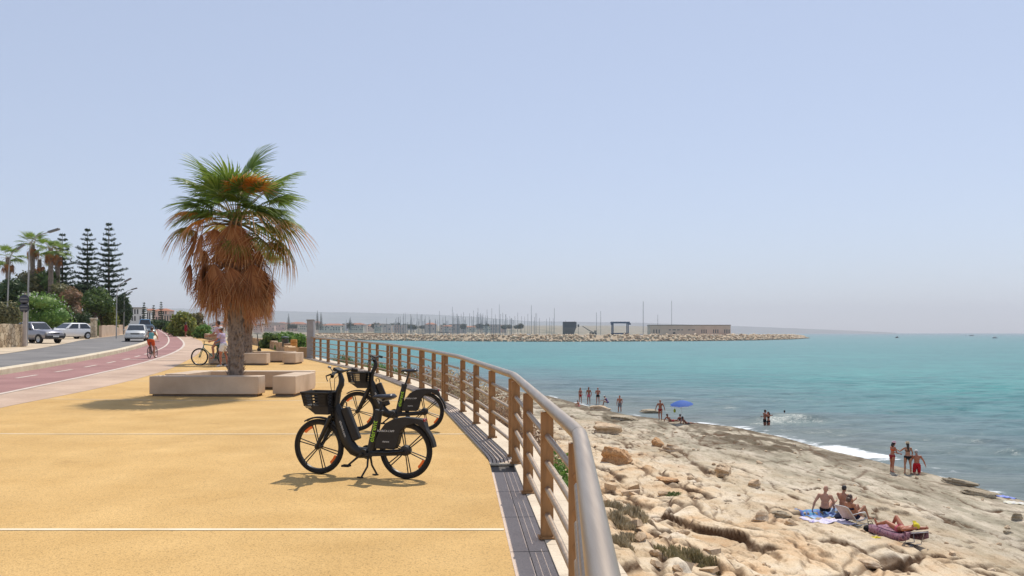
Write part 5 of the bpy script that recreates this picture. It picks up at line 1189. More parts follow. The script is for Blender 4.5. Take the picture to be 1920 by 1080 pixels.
# low beach chair and the woman in it
cp = on(1602, 982); crz = R(-62)
ch = thing('beach_chair', 'low folding beach chair with a white tube frame and striped pale fabric', 'beach chair', cp, crz)
mb = MB()
for q in (-1, 1):
    mb.tube([(.27*q, -.62, .62), (.27*q, -.22, .17), (.27*q, .30, .20)], .013, 8)
    mb.tube([(.29*q, -.42, .40), (.29*q, -.1, .42), (.29*q, .18, .40), (.29*q, .26, .22), (.29*q, .30, .02), (.29*q, -.30, .02), (.29*q, -.22, .17)], .012, 8)
mb.tube([(-.27, -.62, .62), (-.2, -.66, .66), (.2, -.66, .66), (.27, -.62, .62)], .013, 8); mb.tube([(-.27, .30, .2), (.27, .30, .2)], .013, 8); mb.tube([(-.29, -.30, .02), (.29, -.30, .02)], .012, 8); mb.tube([(-.29, .30, .02), (.29, .30, .02)], .012, 8)
mb.build('frame', mat('white_tube', (.72, .72, .70), None, rough=.35), ch)
STR = mat('striped_fabric', (.62, .52, .44), (.48, .34, .27), 30, .9, stretch=(8, .05, .05))
mb = MB(); L = [(-.64, .64), (-.5, .47), (-.35, .30), (-.24, .17), (-.05, .13), (.15, .14), (.29, .19)]
mb.strip([(-.255, y, z) for y, z in L], [(.255, y, z) for y, z in L]); o = mb.build('seat_fabric', STR, ch); sm = o.modifiers.new('s', 'SOLIDIFY'); sm.thickness = .006
mb = MB()
for q in (-1, 1): mb.box((.29*q, .0, .428), (.045, .30, .018))
mb.build('armrest', mat('armrest_white', (.70, .70, .68), None, rough=.4), ch, bevel=.005)
human('brown haired bather with knees up reading in the low beach chair', cp+Vector((0, 0, .14)), crz, P_(torso=(0, -.5, .86), head=(0, .12, 1), thL=(-.10, .74, .66), shL=(-.02, .5, -.86), thR=(.10, .72, .69), shR=(.02, .45, -.9), uaL=(-.2, .35, -.85), faL=(.2, .9, .25), uaR=(.2, .35, -.85), faR=(-.2, .9, .25)), 1.66, True, 'tan', [('bikini_bottom', 'navy', BRIEF, .009), ('bikini_top', 'navy', BRA, .009)], 'brown', .03, group='sunbathers on the lower rocks', voxel=.011).location.z -= .0
pb = None
for o_ in bpy.data.objects:
    if o_.type == 'EMPTY' and o_.get('label', '').startswith('brown haired bather'): pb = o_
# seat the figure: its pelvis sits at the seat, feet reach the rock
zs = [v.co.z for v in pb.children[0].data.vertices]; pv = [v.co.z for v in pb.children[0].data.vertices if abs(v.co.y) < .12 and abs(v.co.x) < .1]
pb.location.z = cp.z+.15-min(pv)
# lounger with the lying bather
fa, ha = on(1640, 1000), on(1722, 1026); dv = ha-fa; lrz = math.atan2(-dv.y, -dv.x)-math.pi/2; mid = fa.lerp(ha, .55); mid.z = max(zrock(mid.x, mid.y), (fa.z+ha.z)/2)
lg = thing('sun_lounger', 'folding sun lounger draped with a purple patterned towel', 'sun lounger', mid, lrz)
mb = MB()
for q in (-1, 1):
    mb.tube([(.29*q, .95, .26), (.29*q, -.35, .26), (.29*q, -.92, .46)], .014, 8)
    for y in (.75, -.3): mb.tube([(.29*q, y, .26), (.29*q, y-.05, .02)], .012, 8)
    mb.tube([(.29*q, -.75, .40), (.29*q, -.62, .02)], .011, 8)
for y, z in ((.95, .26), (-.92, .46), (.70, .02), (-.35, .02), (-.62, .02)): mb.tube([(-.29, y, z), (.29, y, z)], .012, 8)
mb.build('frame', mat('grey_tube', (.55, .55, .55), None, rough=.35, metal=.6), lg)
mb = MB(); L = [(.94, .255), (.3, .245), (-.33, .255), (-.6, .345), (-.92, .455)]
mb.strip([(-.27, y, z) for y, z in L], [(.27, y, z) for y, z in L]); o = mb.build('bed_fabric', CL['purple'], lg); sm = o.modifiers.new('s', 'SOLIDIFY'); sm.thickness = .006
TW = mat('patterned_towel', (.17, .03, .09), (.36, .20, .24), 9, .95, c3=(.06, .02, .07)); tw = thing('towel', 'purple and pink patterned towel hanging over the sun lounger', 'towel', mid, lrz)
mb = MB(); Ls = [(.92, .275), (.5, .268), (.0, .268), (-.33, .278), (-.6, .368), (-.9, .475)]
for side in (-1, 1):
    mb.strip([(0, y, z) for y, z in Ls], [(.31*side, y, z+.01) for y, z in Ls])
    mb.strip([(.31*side, y, z+.01) for y, z in Ls], [(.335*side+.012*math.sin(y*9), y, z-.20-.03*math.sin(y*7)) for y, z in Ls])
o = mb.build('cloth', TW, tw); o.modifiers.new('s', 'SOLIDIFY').thickness = .008
human('bather with a yellow cap lying on the sun lounger with arms behind the head', mid+Vector((0, 0, .20)), lrz, P_(torso=(0, -.95, .22), head=(0, -.8, .55), face=(0, .55, .8), uaL=(-.75, -.5, .1), faL=(.6, -.7, .25), uaR=(.75, -.5, .1), faR=(-.6, -.7, .25), thL=(-.14, .95, .28), shL=(-.05, .9, -.35), thR=(.10, .75, .65), shR=(.04, .55, -.83), ftL=(-.1, .5, .9), ftR=(0, .95, -.2)), 1.72, False, 'red', [('trunks', 'pink', BRIEF, .01)], 'dark', hat=('cap', 'yellow'), group='sunbathers on the lower rocks', voxel=.011, drop=False)
lb = [o for o in bpy.data.objects if o.type == 'EMPTY' and o.get('label', '').startswith('bather with a yellow')][0]
lb.location = mid+Matrix.Rotation(lrz, 3, 'Z') @ Vector((0, -.12, .385))
def flat_towel(label, px, py, w, l, rz, m, seed, z=.02):
    c = on(px, py); t = thing('towel', label, 'towel', c, rz); rg = random.Random(seed); nx, ny = 14, 20; vs = []
    q = Matrix.Rotation(rz, 3, 'Z')
    for j in range(ny+1):
        for i in range(nx+1):
            u = Vector(((i/nx-.5)*w+.03*math.sin(j*.8+seed), (j/ny-.5)*l+.03*math.sin(i*.9), 0)); wv_ = q @ u; vs.append((u.x, u.y, max(zrock(c.x+wv_.x, c.y+wv_.y)-c.z, -.12)+z+.022*math.sin(i*1.1+j*.4+seed)*math.sin(j*.9)))
    me = bpy.data.meshes.new('cloth'); me.from_pydata(vs, [], [(j*(nx+1)+i, j*(nx+1)+i+1, (j+1)*(nx+1)+i+1, (j+1)*(nx+1)+i) for j in range(ny) for i in range(nx)]); me.materials.append(m); me.shade_smooth(); me.update(); o = link('cloth', me, t); o.modifiers.new('s', 'SOLIDIFY').thickness = .008
flat_towel('turquoise and blue beach towel under the bald bather', 1548, 966, 1.1, 1.9, R(-70), mat('towel_turquoise', (.10, .42, .48), (.12, .16, .48), 3, .95, c3=(.45, .62, .68)), 1)
flat_towel('lilac and white patterned beach towel in front of the seated pair', 1552, 976, .75, 1.7, R(-75), mat('towel_lilac', (.45, .38, .60), (.70, .66, .74), 7, .95, c3=(.25, .18, .42)), 2)
flat_towel('blue patterned towel left on the rocks at the water edge', 1884, 932, .6, .9, R(50), mat('towel_blue', (.08, .12, .48), (.40, .45, .70), 6, .95), 3)
flat_towel('pale yellow and white towel at the right edge of the rocks', 1908, 944, .6, 1.0, R(60), mat('towel_pale', (.65, .62, .40), (.62, .60, .66), 5, .95), 4)
def bag(label, px, py, s, m):
    c = on(px, py); t = thing('bag', label, 'bag', c, R(25)); mb = MB(); mb.ell((0, 0, s*.35), (s*.75, s*.45, s*.42), nu=18, nv=12)
    for i in range(len(mb.v)):
        v = mb.v[i]; mb.v[i] = (v[0]*(1+.12*math.sin(v[2]*40)), v[1]+.03*math.sin(v[0]*17), max(v[2], -.01)+.02*math.sin(v[0]*30))
    mb.build('body', m, t); mb = MB(); mb.tube([(-.3*s, 0, s*.7), (-.2*s, .05, s*1.0), (.2*s, .05, s*1.0), (.3*s, 0, s*.7)], .012, 6); mb.build('strap', m, t)
bag('dark navy beach bag beside the low beach chair', 1580, 977, .40, CL['navy']); bag('black beach bag at the foot of the sun lounger', 1633, 1000, .36, CL['black'])
fl = thing('sandals', 'pair of dark sandals with a yellow sole near the sun lounger', 'sandals', on(1644, 1010), R(20)); mb = MB()
for q in (-1, 1):
    mb.lathe([(.05, 0), (.055, .012), (.05, .022)], (.08*q, 0, .01), 14)
    mb.box((.08*q, .07, .016), (.08, .16, .02)); mb.tube([(.08*q-.04, .06, .02), (.08*q, .08, .06), (.08*q+.04, .06, .02)], .008, 6)
fl_o = mb.build('sandal', CL['yellow'], fl, bevel=.004)
# parasol
gp = onz(1277, 797, SEA); uc = at(1278, 757, gp.y); um = thing('beach_parasol', 'blue beach parasol tilted over the foam at the water edge', 'parasol', Vector((uc.x, uc.y, SEA-.1)), 0)
hh = uc.z-SEA+.1; Qu = Euler((R(4), R(-7), R(20))).to_matrix(); top = Vector((0, 0, hh)); n = 8; rr_ = .93
mb = MB(); vs = []; rings = [(0, .27), (.3, .23), (.6, .13), (.85, .02), (1.0, -.07)]
for k_, (q, z) in enumerate(rings):
    for j in range(n*4):
        a = 2*math.pi*j/(n*4); sc = 1-.05*q*abs(math.sin(a*n/2)); vs.append(top+Qu @ Vector((math.cos(a)*rr_*q*sc+1e-4*math.cos(a), math.sin(a)*rr_*q*sc+1e-4*math.sin(a), z+.02*q*q*abs(math.sin(a*n/2)))))
fs = [(k_*n*4+j, k_*n*4+(j+1) % (n*4), (k_+1)*n*4+(j+1) % (n*4), (k_+1)*n*4+j) for k_ in range(4) for j in range(n*4)]
mb.add(vs, fs); UB = leafmat('parasol_cloth', [(.06, .15, .50), (.07, .17, .55), (.06, .15, .50)], .7, .35); o = mb.build('canopy', UB, um, sharp=25)
mb = MB(); rim = vs[-n*4:]; mb.strip([p for p in rim]+[rim[0]], [p-Vector((0, 0, .05)) for p in rim]+[rim[0]-Vector((0, 0, .05))]); mb.build('trim', mat('parasol_trim', (.45, .5, .72)), um)
mb = MB(); mb.tube([top+Qu @ Vector((0, 0, .33)), top, (0, 0, 0)], .014, 8); mb.build('pole', mat('white_pole', (.7, .7, .7)), um)
for j in range(n):
    a = 2*math.pi*j/n; mb = MB(); mb.tube([top+Qu @ Vector((0, 0, .24)), top+Qu @ Vector((math.cos(a)*rr_*.97, math.sin(a)*rr_*.97, -.075))], .005, 5); mb.build('rib', M['alu'], um)
hg = thing('hanging_bag', 'small yellow green bag hanging under the blue parasol', 'bag', at(1265, 770, gp.y), 0); mb = MB(); mb.ell((0, 0, 0), (.1, .06, .16), nu=12, nv=8); mb.tube([(0, 0, .15), (.02, 0, .42)], .008, 5); mb.build('body', cloth('cloth_lime', (.35, .42, .05)), hg)
# ------------------------------------------------ bicycles with riders
def city_bike(label, loc, rz, col, s=1.0, cat='bicycle'):
    t = thing('bicycle', label, cat, loc, rz); t.scale = (s,)*3; P = lambda u, h, y=0: Vector((u, y, h)); rad = .34
    for x in (0, 1.03):
        w = bpy.data.objects.new('wheel', None); COL.objects.link(w); w.parent = t; w.location = (x, 0, rad); KIDS.setdefault(t.name, []).append(w)
        mb = MB(); mb.tube([P(math.cos(a)*(rad-.022), math.sin(a)*(rad-.022)) for a in np.linspace(0, 2*math.pi, 37)[:-1]], .022, 8, closed=True); mb.build('tyre', M['rub'], w)
        mb = MB(); mb.tube([P(math.cos(a)*(rad-.05), math.sin(a)*(rad-.05)) for a in np.linspace(0, 2*math.pi, 37)[:-1]], .01, 6, closed=True)
        for k_ in range(18): a = k_*math.pi/9; mb.tube([P(0, 0, .03*(-1)**k_), P(math.cos(a)*(rad-.05), math.sin(a)*(rad-.05))], .002, 4)
        mb.lathe([(.02, -.05), (.02, .05)], n=10, rot=RYX); mb.build('rim', M['alu'], w)
    mb = MB(); bb, st, ht, hb_ = P(.43, .28), P(.28, .80), P(.86, .82), P(.89, .70)
    for a, b in ((bb, st), (st-(st-bb)*.08, ht), (bb, hb_), (hb_, ht)): mb.tube([a, b], .018, 8)
    for q in (-1, 1): mb.tube([bb, P(0, rad, .06*q)], .010, 6); mb.tube([st-(st-bb)*.1, P(0, rad, .06*q)], .009, 6)
    mb.build('frame', col, t)
    mb = MB()
    for q in (-1, 1): mb.tube([hb_, P(.93, .62, .05*q), P(1.03, rad, .055*q)], .013, 6)
    mb.build('fork', col, t)
    mb = MB(); mb.tube([ht, P(.845, .93)], .014, 8); mb.tube([P(.77, .95, .30), P(.86, .95, .12), P(.88, .95), P(.86, .95, -.12), P(.77, .95, -.30)], .012, 8); mb.build('handlebar', M['blk'], t)
    mb = MB(); mb.tube([st, P(.25, .90)], .013, 8); mb.build('seat_post', M['alu'], t)
    mb = MB(); mb.tube([P(.38, .92), P(.28, .92), P(.14, .935)], [.025, .04, .065], 10, flat=.9); mb.build('saddle', M['blk'], t)
    mb = MB(); mb.lathe([(.09, .03), (.09, .04)], bb, 16, RYX); mb.tube([bb+Vector((0, .06, 0)), P(.50, .13, .07)], .012, 6); mb.tube([bb-Vector((0, .06, 0)), P(.36, .43, -.07)], .012, 6); mb.box(P(.50, .13, .12), (.09, .1, .02)); mb.box(P(.36, .43, -.12), (.09, .1, .02)); mb.build('crank', M['alu'], t)
    return t
def rider(label, bike, pose, **k):
    """the figure sits at the saddle and shares the heading of its bicycle"""
    rz = bike.rotation_euler.z; r = human(label, bike.location, rz-math.pi/2, pose, drop=False, **k); s = bike.scale.x
    r.location = bike.location+Matrix.Rotation(rz, 3, 'Z') @ Vector((.24*s, 0, 1.03*s)); return r
RIDE = P_(torso=(0, .32, 1), head=(0, .15, 1), uaL=(-.2, .75, -.65), faL=(.05, .8, -.55), uaR=(.2, .75, -.65), faR=(-.05, .8, -.55), thL=(-.12, .72, -.65), shL=(.04, -.12, -1), thR=(.12, .25, -.95), shR=(-.02, .0, -1), ftL=(0, 1, -.2), ftR=(0, 1, -.2))
bk = city_bike('small bicycle ridden away along the maroon lane', G(280, 672.5), R(96), cloth('bike_grey', (.12, .12, .13)), .88)
rider('cyclist in a teal top and orange red shorts riding away on the maroon lane', bk, RIDE, H=1.52, fem=True, skin='tan', clothes=[('top', 'teal', VEST, .012), ('shorts', 'orange', SHORT, .014)], hair='brown', voxel=.013)
bk = city_bike('green framed bicycle standing partly behind the nearest palm trunk', G(424, 686), R(178), cloth('bike_green', (.03, .16, .13)), 1.12)
rider('cyclist in a pink shirt on the green bicycle behind the palm trunk', bk, P_(torso=(0, .12, 1), head=(0, .1, 1), uaL=(-.25, .5, -.85), faL=(.05, .9, -.25), uaR=(.25, .5, -.85), faR=(-.05, .9, -.25), thL=(-.14, .6, -.75), shL=(.0, -.1, -1), thR=(.14, .4, -.9), shR=(0, -.15, -1)), H=1.70, fem=False, skin='tan', clothes=[('shirt', 'rose', SHIRT, .016), ('shorts', 'denim', SHORT, .016)], hair='dark', voxel=.013)
g = G(419, 687.5); human('person in a white cap, lilac shirt and white shorts beside the green bicycle', g, R(80), P_(torso=(0, .15, 1), head=(0, .2, 1), uaL=(-.2, .5, -.8), faL=(0, .9, -.2), uaR=(.2, .4, -.9), faR=(0, .9, -.3), thL=(-.06, .2, -1), thR=(.06, -.1, -1), shR=(0, -.2, -1)), 1.66, True, 'red', [('shirt', 'lilac', SHIRT, .018), ('shorts', 'white', SHORT, .018), ('shoe', 'white', [('sh', .94, 3)], .01)], 'brown', hat=('cap', 'white'))
human('distant person in dark clothes walking on the far pink path', G(348.5, 632), R(-20), P_(thL=(-.05, .2, -1), thR=(.05, -.2, -1), shR=(0, -.3, -1), uaR=(.2, .1, -1), faR=(.05, .6, -.6)), 1.72, True, 'deep', [('dress', 'darkred', [('torso', -.6, .95), ('th', -.6, .6)], .02)], 'dark', .1, voxel=.016)
# ================================================================= boulders
def boulder(label, px, py, w, d_, h, seed, m, rz=0.0, group='loose boulders on the shore', sink=.40, pit=0.0):
    c = on(px, py); bm = bmesh.new(); bmesh.ops.create_icosphere(bm, subdivisions=4, radius=1.0); rg = np.random.default_rng(seed)
    v = np.array([q.co[:] for q in bm.verts]); 
    for i in range(15):
        nrm = rg.normal(size=3); nrm[2] *= .8; nrm /= np.linalg.norm(nrm); k = rg.uniform(.42, .80); dd_ = v @ nrm; v = v-np.clip(dd_-k, 0, None)[:, None]*nrm*.92
    nz_ = fbm(v[:, 0]*2.2+seed, v[:, 1]*2.2+v[:, 2]*1.7, 4, seed)-.5; n2 = fbm(v[:, 0]*7+seed, v[:, 1]*6+v[:, 2]*7, 3, seed+3)-.5
    v = v*(1+.22*nz_+(.07+pit)*n2)[:, None]; v[:, 0] += .05*np.sign(np.sin(v[:, 2]*11+3*nz_)); v[:, 1] += .04*np.sign(np.sin(v[:, 2]*11+3*nz_))
    v = v*np.array([w/2, d_/2, h*.62])
    for q, p in zip(bm.verts, v): q.co = p
    me = bpy.data.meshes.new('boulder'); bm.to_mesh(me); bm.free(); me.materials.append(m); me.shade_smooth(); me.set_sharp_from_angle(angle=R(20))
    o = link('boulder', me); o.location = (c.x, c.y, c.z+h*(.5-sink)); o.rotation_euler = (0, R(3), rz); tag(o, label, 'boulder', group)
BR = mat('boulder_tan', (.40, .26, .15), (.60, .44, .28), 2.2, .9, bump=.9, bscale=9, c3=(.66, .52, .36), fine=(14, .25))
BO = mat('boulder_orange', (.44, .22, .09), (.58, .34, .16), 2.5, .9, bump=1.0, bscale=12, c3=(.40, .22, .11), fine=(16, .35))
BG = mat('boulder_grey', (.26, .21, .14), (.42, .34, .23), 2.2, .9, bump=.9, bscale=9, c3=(.34, .28, .19), fine=(14, .25))
M['br'], M['bo'], M['bgm'] = BR, BO, BG
boulder('large rough orange pitted boulder just right of the handrail joint', 1150, 868, 1.9, 1.5, 1.35, 1, BO, .3, pit=.14)
boulder('smaller orange pitted boulder against the large pitted one', 1172, 862, 1.0, .9, .8, 2, BO, .8, pit=.14)
boulder('long flat topped boulder below the far bathers', 1127, 769, 2.4, 1.2, .8, 3, BR, .1)
boulder('broad grey brown slab behind the flat topped boulder, nearer the sea', 1165, 788, 3.2, 1.7, .9, 4, BG, -.25)
boulder('pale slab lying between the slab and the orange boulder', 1136, 812, 3.0, 1.7, 1.1, 5, BR, .1)
boulder('rounded boulder at the right end of the pale slab', 1148, 808, 1.5, 1.2, .95, 6, BR, -.5)
boulder('dark wet slab beside the arm swinging bather', 1216, 773, 3.0, 1.1, .5, 7, BG, .1)
boulder('small wedge of rust coloured rock left of the weed patch', 1250, 905, 1.1, .7, .45, 8, BO, -.2)
boulder('block of cracked tan rock in the middle of the shelf', 1358, 892, 1.0, .9, .75, 9, BR, .4)
boulder('square edged block right of the cracked tan block', 1415, 915, .7, .6, .55, 10, BR, .9)
boulder('lone tan block with a flat face left of the sunbathers', 1425, 975, .75, .55, .6, 11, BR, .3)
boulder('low brown stone at the left end of the towels', 1468, 970, .8, .45, .32, 12, BG, -.3)
boulder('small wedge stone just below the low brown stone', 1485, 984, .6, .35, .28, 13, BR, -.5)
boulder('pointed tan rock standing on the upper shelf', 1235, 838, .9, .7, .9, 14, BO, .2)
boulder('low yellow hump of rock beside the pointed rock', 1262, 845, 1.8, 1.1, .5, 15, BR, -.2)
boulder('flat stone near the bottom edge, right of the olive grass', 1630, 1060, .9, .5, .3, 16, BR, -.3)
boulder('dark loose stone at the right edge of the shelf', 1908, 975, .7, .5, .4, 17, BG, .3)
boulder('small grey stone alone on the shelf right of the sun lounger', 1890, 1000, .5, .4, .25, 18, BG, .6)
boulder('long dark ledge stone ending the layered rock near the kneeling bather', 1835, 928, 2.6, .6, .4, 19, BG, -.95)
boulder('upper dark ledge stone beyond the long ledge stone', 1795, 908, 2.6, .6, .38, 20, BG, -.95)
rg = random.Random(12); mb = MB()
for i in range(420):
    y = rg.uniform(8, 60); e, s_ = float(edge_x(y)), float(shore_x(y)); x = e+1.2+(s_-e-2)*rg.random()**1.7; z = zrock(x, y); r = rg.uniform(.03, .11)*(1.5 if rg.random() < .15 else 1)
    k = len(mb.v); mb.ell((x, y, z+r*.3), (r*rg.uniform(.8, 1.6), r, r*.7), (0, rg.uniform(-.4, .4), rg.uniform(0, 3)), 7, 5)
    for q in range(k, len(mb.v)): v = mb.v[q]; mb.v[q] = (v[0]+rg.uniform(-.2, .2)*r, v[1]+rg.uniform(-.2, .2)*r, v[2]+rg.uniform(-.2, .2)*r)
for i in range(170):
    y = 7+42*rg.random()**1.4; e, s_ = float(edge_x(y)), float(shore_x(y)); x = e+1.0+9*rg.random()**1.2
    if float(fbm(np.array(x/2.6), np.array(y/3.2), 3, 88)) < .47: continue
    z = zrock(x, y); r = rg.uniform(.08, .25); Qr = Euler((rg.uniform(-.35, .35), rg.uniform(-.35, .35), rg.uniform(0, 6))).to_matrix(); hx, hy, hz = r*rg.uniform(.8, 1.6), r*rg.uniform(.6, 1.1), r*rg.uniform(.3, .7)
    vs = [Vector((x, y, z+hz*.35))+Qr @ Vector((a*hx*rg.uniform(.55, 1.1), b*hy*rg.uniform(.55, 1.1), c*hz*rg.uniform(.7, 1.1))) for a in (-1, 1) for b in (-1, 1) for c in (-1, 1)]
    mb.add(vs, [(0, 1, 3, 2), (4, 6, 7, 5), (0, 4, 5, 1), (2, 3, 7, 6), (0, 2, 6, 4), (1, 5, 7, 3)])
o = mb.build('loose_stones', BR, sharp=25); o['kind'] = 'stuff'
# ================================================================= vehicles
def paintmat(name, c, metal=.3, rough=.28):
    m, n, l, p = newmat(name); p.inputs['Base Color'].default_value = (*c, 1); p.inputs['Metallic'].default_value = metal; p.inputs['Roughness'].default_value = rough
    p.inputs['Coat Weight'].default_value = .6; p.inputs['Coat Roughness'].default_value = .08; return m
GLS = mat('car_glass', (.02, .025, .03), None, rough=.06, spec=.8); LMP = mat('lamp_glass', (.62, .62, .60), None, rough=.12); PLT = mat('number_plate', (.72, .72, .70), None, rough=.5); BMP = mat('black_plastic', (.025, .025, .027), (.035, .035, .037), 20, .6)
TYR = mat('car_tyre', (.018, .017, .016), (.028, .026, .025), 20, .85); ALY = mat('alloy_rim', (.45, .45, .45), None, rough=.35, metal=.8)
def car(label, loc, rz, col, L=4.5, W=1.78, H=1.5, hood=.95, belt=.98, ws=(.85, .15), rear=(-1.55, -2.05), z0=.24, wr=.33, group='cars', bumper=None, name='car', cat='car', bed=False, roofcol=None):
    """x forward; ws = windscreen foot and head, rear = roof end and rear window foot"""
    t = thing(name, label, cat, loc, rz, group); hw = W/2; hl = L/2; V = lambda x, y, z: Vector((x, y, z)); bumper = bumper or col
    def sec(x, k, zt, zb):  # half ring at station x
        w = hw*k; return [(x, -w*.88, zb), (x, -w, zb+.16), (x, -w, zb+.42), (x, -w*.955, zt-.06), (x, -w*.86, zt), (x, 0, zt+.03), (x, w*.86, zt), (x, w*.955, zt-.06), (x, w, zb+.42), (x, w, zb+.16), (x, w*.88, zb)]
    st = [(-hl, .88, belt-.10, z0+.12), (-hl+.12, .97, belt-.02, z0), (rear[1], 1, belt, z0-.02), (-.3, 1, belt, z0-.02), (ws[0], 1, belt-.01, z0-.02), (ws[0]+.5*(hl-ws[0]), .985, hood+.02, z0), (hl-.18, .95, hood-.09, z0), (hl-.02, .86, hood-.22, z0+.08)]
    mb = MB(); rings = [sec(*s) for s in st]; n = 11; mb.add([p for r_ in rings for p in r_], [(i*n+j, i*n+(j+1) % n, (i+1)*n+(j+1) % n, (i+1)*n+j) for i in range(len(st)-1) for j in range(n)]+[tuple(range(n)), tuple((len(st)-1)*n+j for j in range(n-1, -1, -1))])
    body = mb.build('body', col, t, sharp=35)
    fb, rb, ft_, rt = ws[0], rear[1], ws[1], rear[0]; wb, wt = hw*.92, hw*.74; hr = H-.02
    mb = MB(); A = [V(fb, -wb, belt), V(fb, wb, belt), V(rb, wb, belt), V(rb, -wb, belt)]; B = [V(ft_, -wt, hr-.05), V(ft_, wt, hr-.05), V(rt, wt, hr-.05), V(rt, -wt, hr-.05)]
    C_ = [V(ft_-.15, -wt*.85, hr+.02), V(ft_-.15, wt*.85, hr+.02), V(rt+.15, wt*.85, hr+.01), V(rt+.15, -wt*.85, hr+.01)]
    mb.add(A+B+C_, [(0, 1, 5, 4), (1, 2, 6, 5), (2, 3, 7, 6), (3, 0, 4, 7), (4, 5, 9, 8), (5, 6, 10, 9), (6, 7, 11, 10), (7, 4, 8, 11), (8, 9, 10, 11)]); mb.build('cabin', roofcol or col, t, sharp=50, bevel=.03)
    def pane(name, a, b, c, d, inset=.06, cut=(0, 1)):
        q = [a, b, c, d]; bt, tp = lambda u: a.lerp(b, u), lambda u: d.lerp(c, u)
        pts = [bt(cut[0]), bt(cut[1]), tp(cut[1]), tp(cut[0])]; ce = sum(pts, Vector())/4; pts = [ce+(p-ce)*(1-inset*1.6) for p in pts]
        nn = (pts[1]-pts[0]).cross(pts[3]-pts[0]).normalized()
        if nn.dot(ce-V((fb+rb)/2, 0, belt)) < 0: nn = -nn
        mb = MB(); mb.add([p+nn*.008 for p in pts]+[p-nn*.01 for p in pts], [(0, 1, 2, 3), (7, 6, 5, 4), (0, 4, 5, 1), (1, 5, 6, 2), (2, 6, 7, 3), (3, 7, 4, 0)]); return mb.build(name, GLS, t)
    pane('windscreen', A[0], A[1], B[1], B[0], .05); pane('rear_window', A[2], A[3], B[3], B[2], .08)
    for s in (0, 1):
        a, b, c, d = (A[0], A[3], B[3], B[0]) if s == 0 else (A[1], A[2], B[2], B[1])
        for cut in ((.07, .47), (.50, .95)): pane('side_window', a, b, c, d, .07, cut)
    for x in (-hl+.82, hl-.82):
        for s in (-1, 1):
            mb = MB(); mb.lathe([(wr*.62, -.11), (wr*.94, -.10), (wr, -.06), (wr, .06), (wr*.94, .10), (wr*.62, .11)], n=24, rot=RYX, caps=False)
            w = mb.build('wheel', TYR, t); w.location = (x, s*(hw-.10), wr-.02)
            mb = MB(); mb.lathe([(.02, .085), (wr*.25, .09), (wr*.62, .105), (wr*.62, .06), (.02, .06)], n=20, rot=(R(-90*s), 0, 0)); mb.build('rim', ALY, w)
            mb = MB(); arc = [V(x+math.cos(a)*(wr+.05), s*(hw+.004), wr-.02+math.sin(a)*(wr+.05)) for a in np.linspace(-.1, math.pi+.1, 14)]; arc2 = [V(x+math.cos(a)*(wr-.02), s*(hw+.004), wr-.02+math.sin(a)*(wr-.02)) for a in np.linspace(-.1, math.pi+.1, 14)]; mb.strip(arc, arc2); mb.strip([p-V(0, s*.09, 0) for p in arc], arc); mb.build('wheel_arch', BMP, t)
    mb = MB(); mb.box((hl-.04, 0, z0+.19), (.20, W*.93, .24)); mb.build('front_bumper', bumper, t, bevel=.05); mb = MB(); mb.box((-hl+.04, 0, z0+.22), (.20, W*.93, .24)); mb.build('rear_bumper', bumper, t, bevel=.05)
    mb = MB(); mb.box((hl-.035, 0, hood-.27), (.06, W*.42, .10)); mb.build('grille', BMP, t, bevel=.01); mb = MB(); mb.box((hl+.07, 0, z0+.22), (.02, .5, .11)); mb.build('number_plate', PLT, t)
    for s in (-1, 1):
        mb = MB(); mb.box((hl-.07, s*hw*.70, hood-.25), (.10, .34, .16), (0, 0, R(-14*s))); mb.build('headlight', LMP, t, bevel=.03)
        mb = MB(); mb.box((-hl+.05, s*hw*.80, belt-.2), (.08, .2, .22)); mb.build('tail_light', M['red'], t, bevel=.02)
        mb = MB(); mb.box((ws[0]-.15, s*(hw+.07), belt+.06), (.10, .17, .12)); mb.build('mirror', col if bumper is col else BMP, t, bevel=.03)
        mb = MB(); mb.box((-.1, s*(hw+.004), belt-.14), (.18, .015, .03)); mb.box((-1.05, s*(hw+.004), belt-.14), (.18, .015, .03)); mb.build('door_handle', BMP if bumper is not col else col, t)
    return t
silver = paintmat('paint_silver', (.33, .32, .35), .4); white = paintmat('paint_white', (.72, .72, .72), .0); lsil = paintmat('paint_light_silver', (.60, .60, .57), .3); dgreen = paintmat('paint_dark', (.06, .09, .10), .3); blue = paintmat('paint_blue', (.06, .20, .36), .2)
g = G(92, 643.5); car('dusty silver pickup with black bumpers parked behind the concrete lamp post', g+Vector((-1.6, .9, -.015)), R(-24), silver, 4.7, 1.76, 1.72, 1.06, 1.10, (.85, .35), (-1.0, -1.3), .34, .36, bumper=BMP)
g = G(119, 635.5); car('white parked hatchback car partly hidden behind the silver pickup', g+Vector((0, 1.0, -.015)), R(-116), white, 4.4, 1.82, 1.60, 1.0, 1.02, (.95, .25), (-1.5, -2.0), .28, .35, bumper=white)
g = G(237, 640); car('light silver minivan driving towards the viewer on the grey road', g+Vector((0, 2.0, -.03)), R(-69), lsil, 4.2, 1.74, 1.58, .98, 1.0, (1.15, .35), (-1.6, -1.95), .26, .32, bumper=lsil)
g = G(262, 632); car('dark car following behind the silver minivan', g+Vector((0, 2, -.03)), R(-66), dgreen, 4.2, 1.72, 1.45)
g = G(261, 622.5); car('blue van far down the road behind the dark car', g+Vector((0, 2, -.03)), R(-64), blue, 4.8, 1.95, 2.15, 1.15, 1.2, (1.6, 1.1), (-2.0, -2.25), .3, .36)
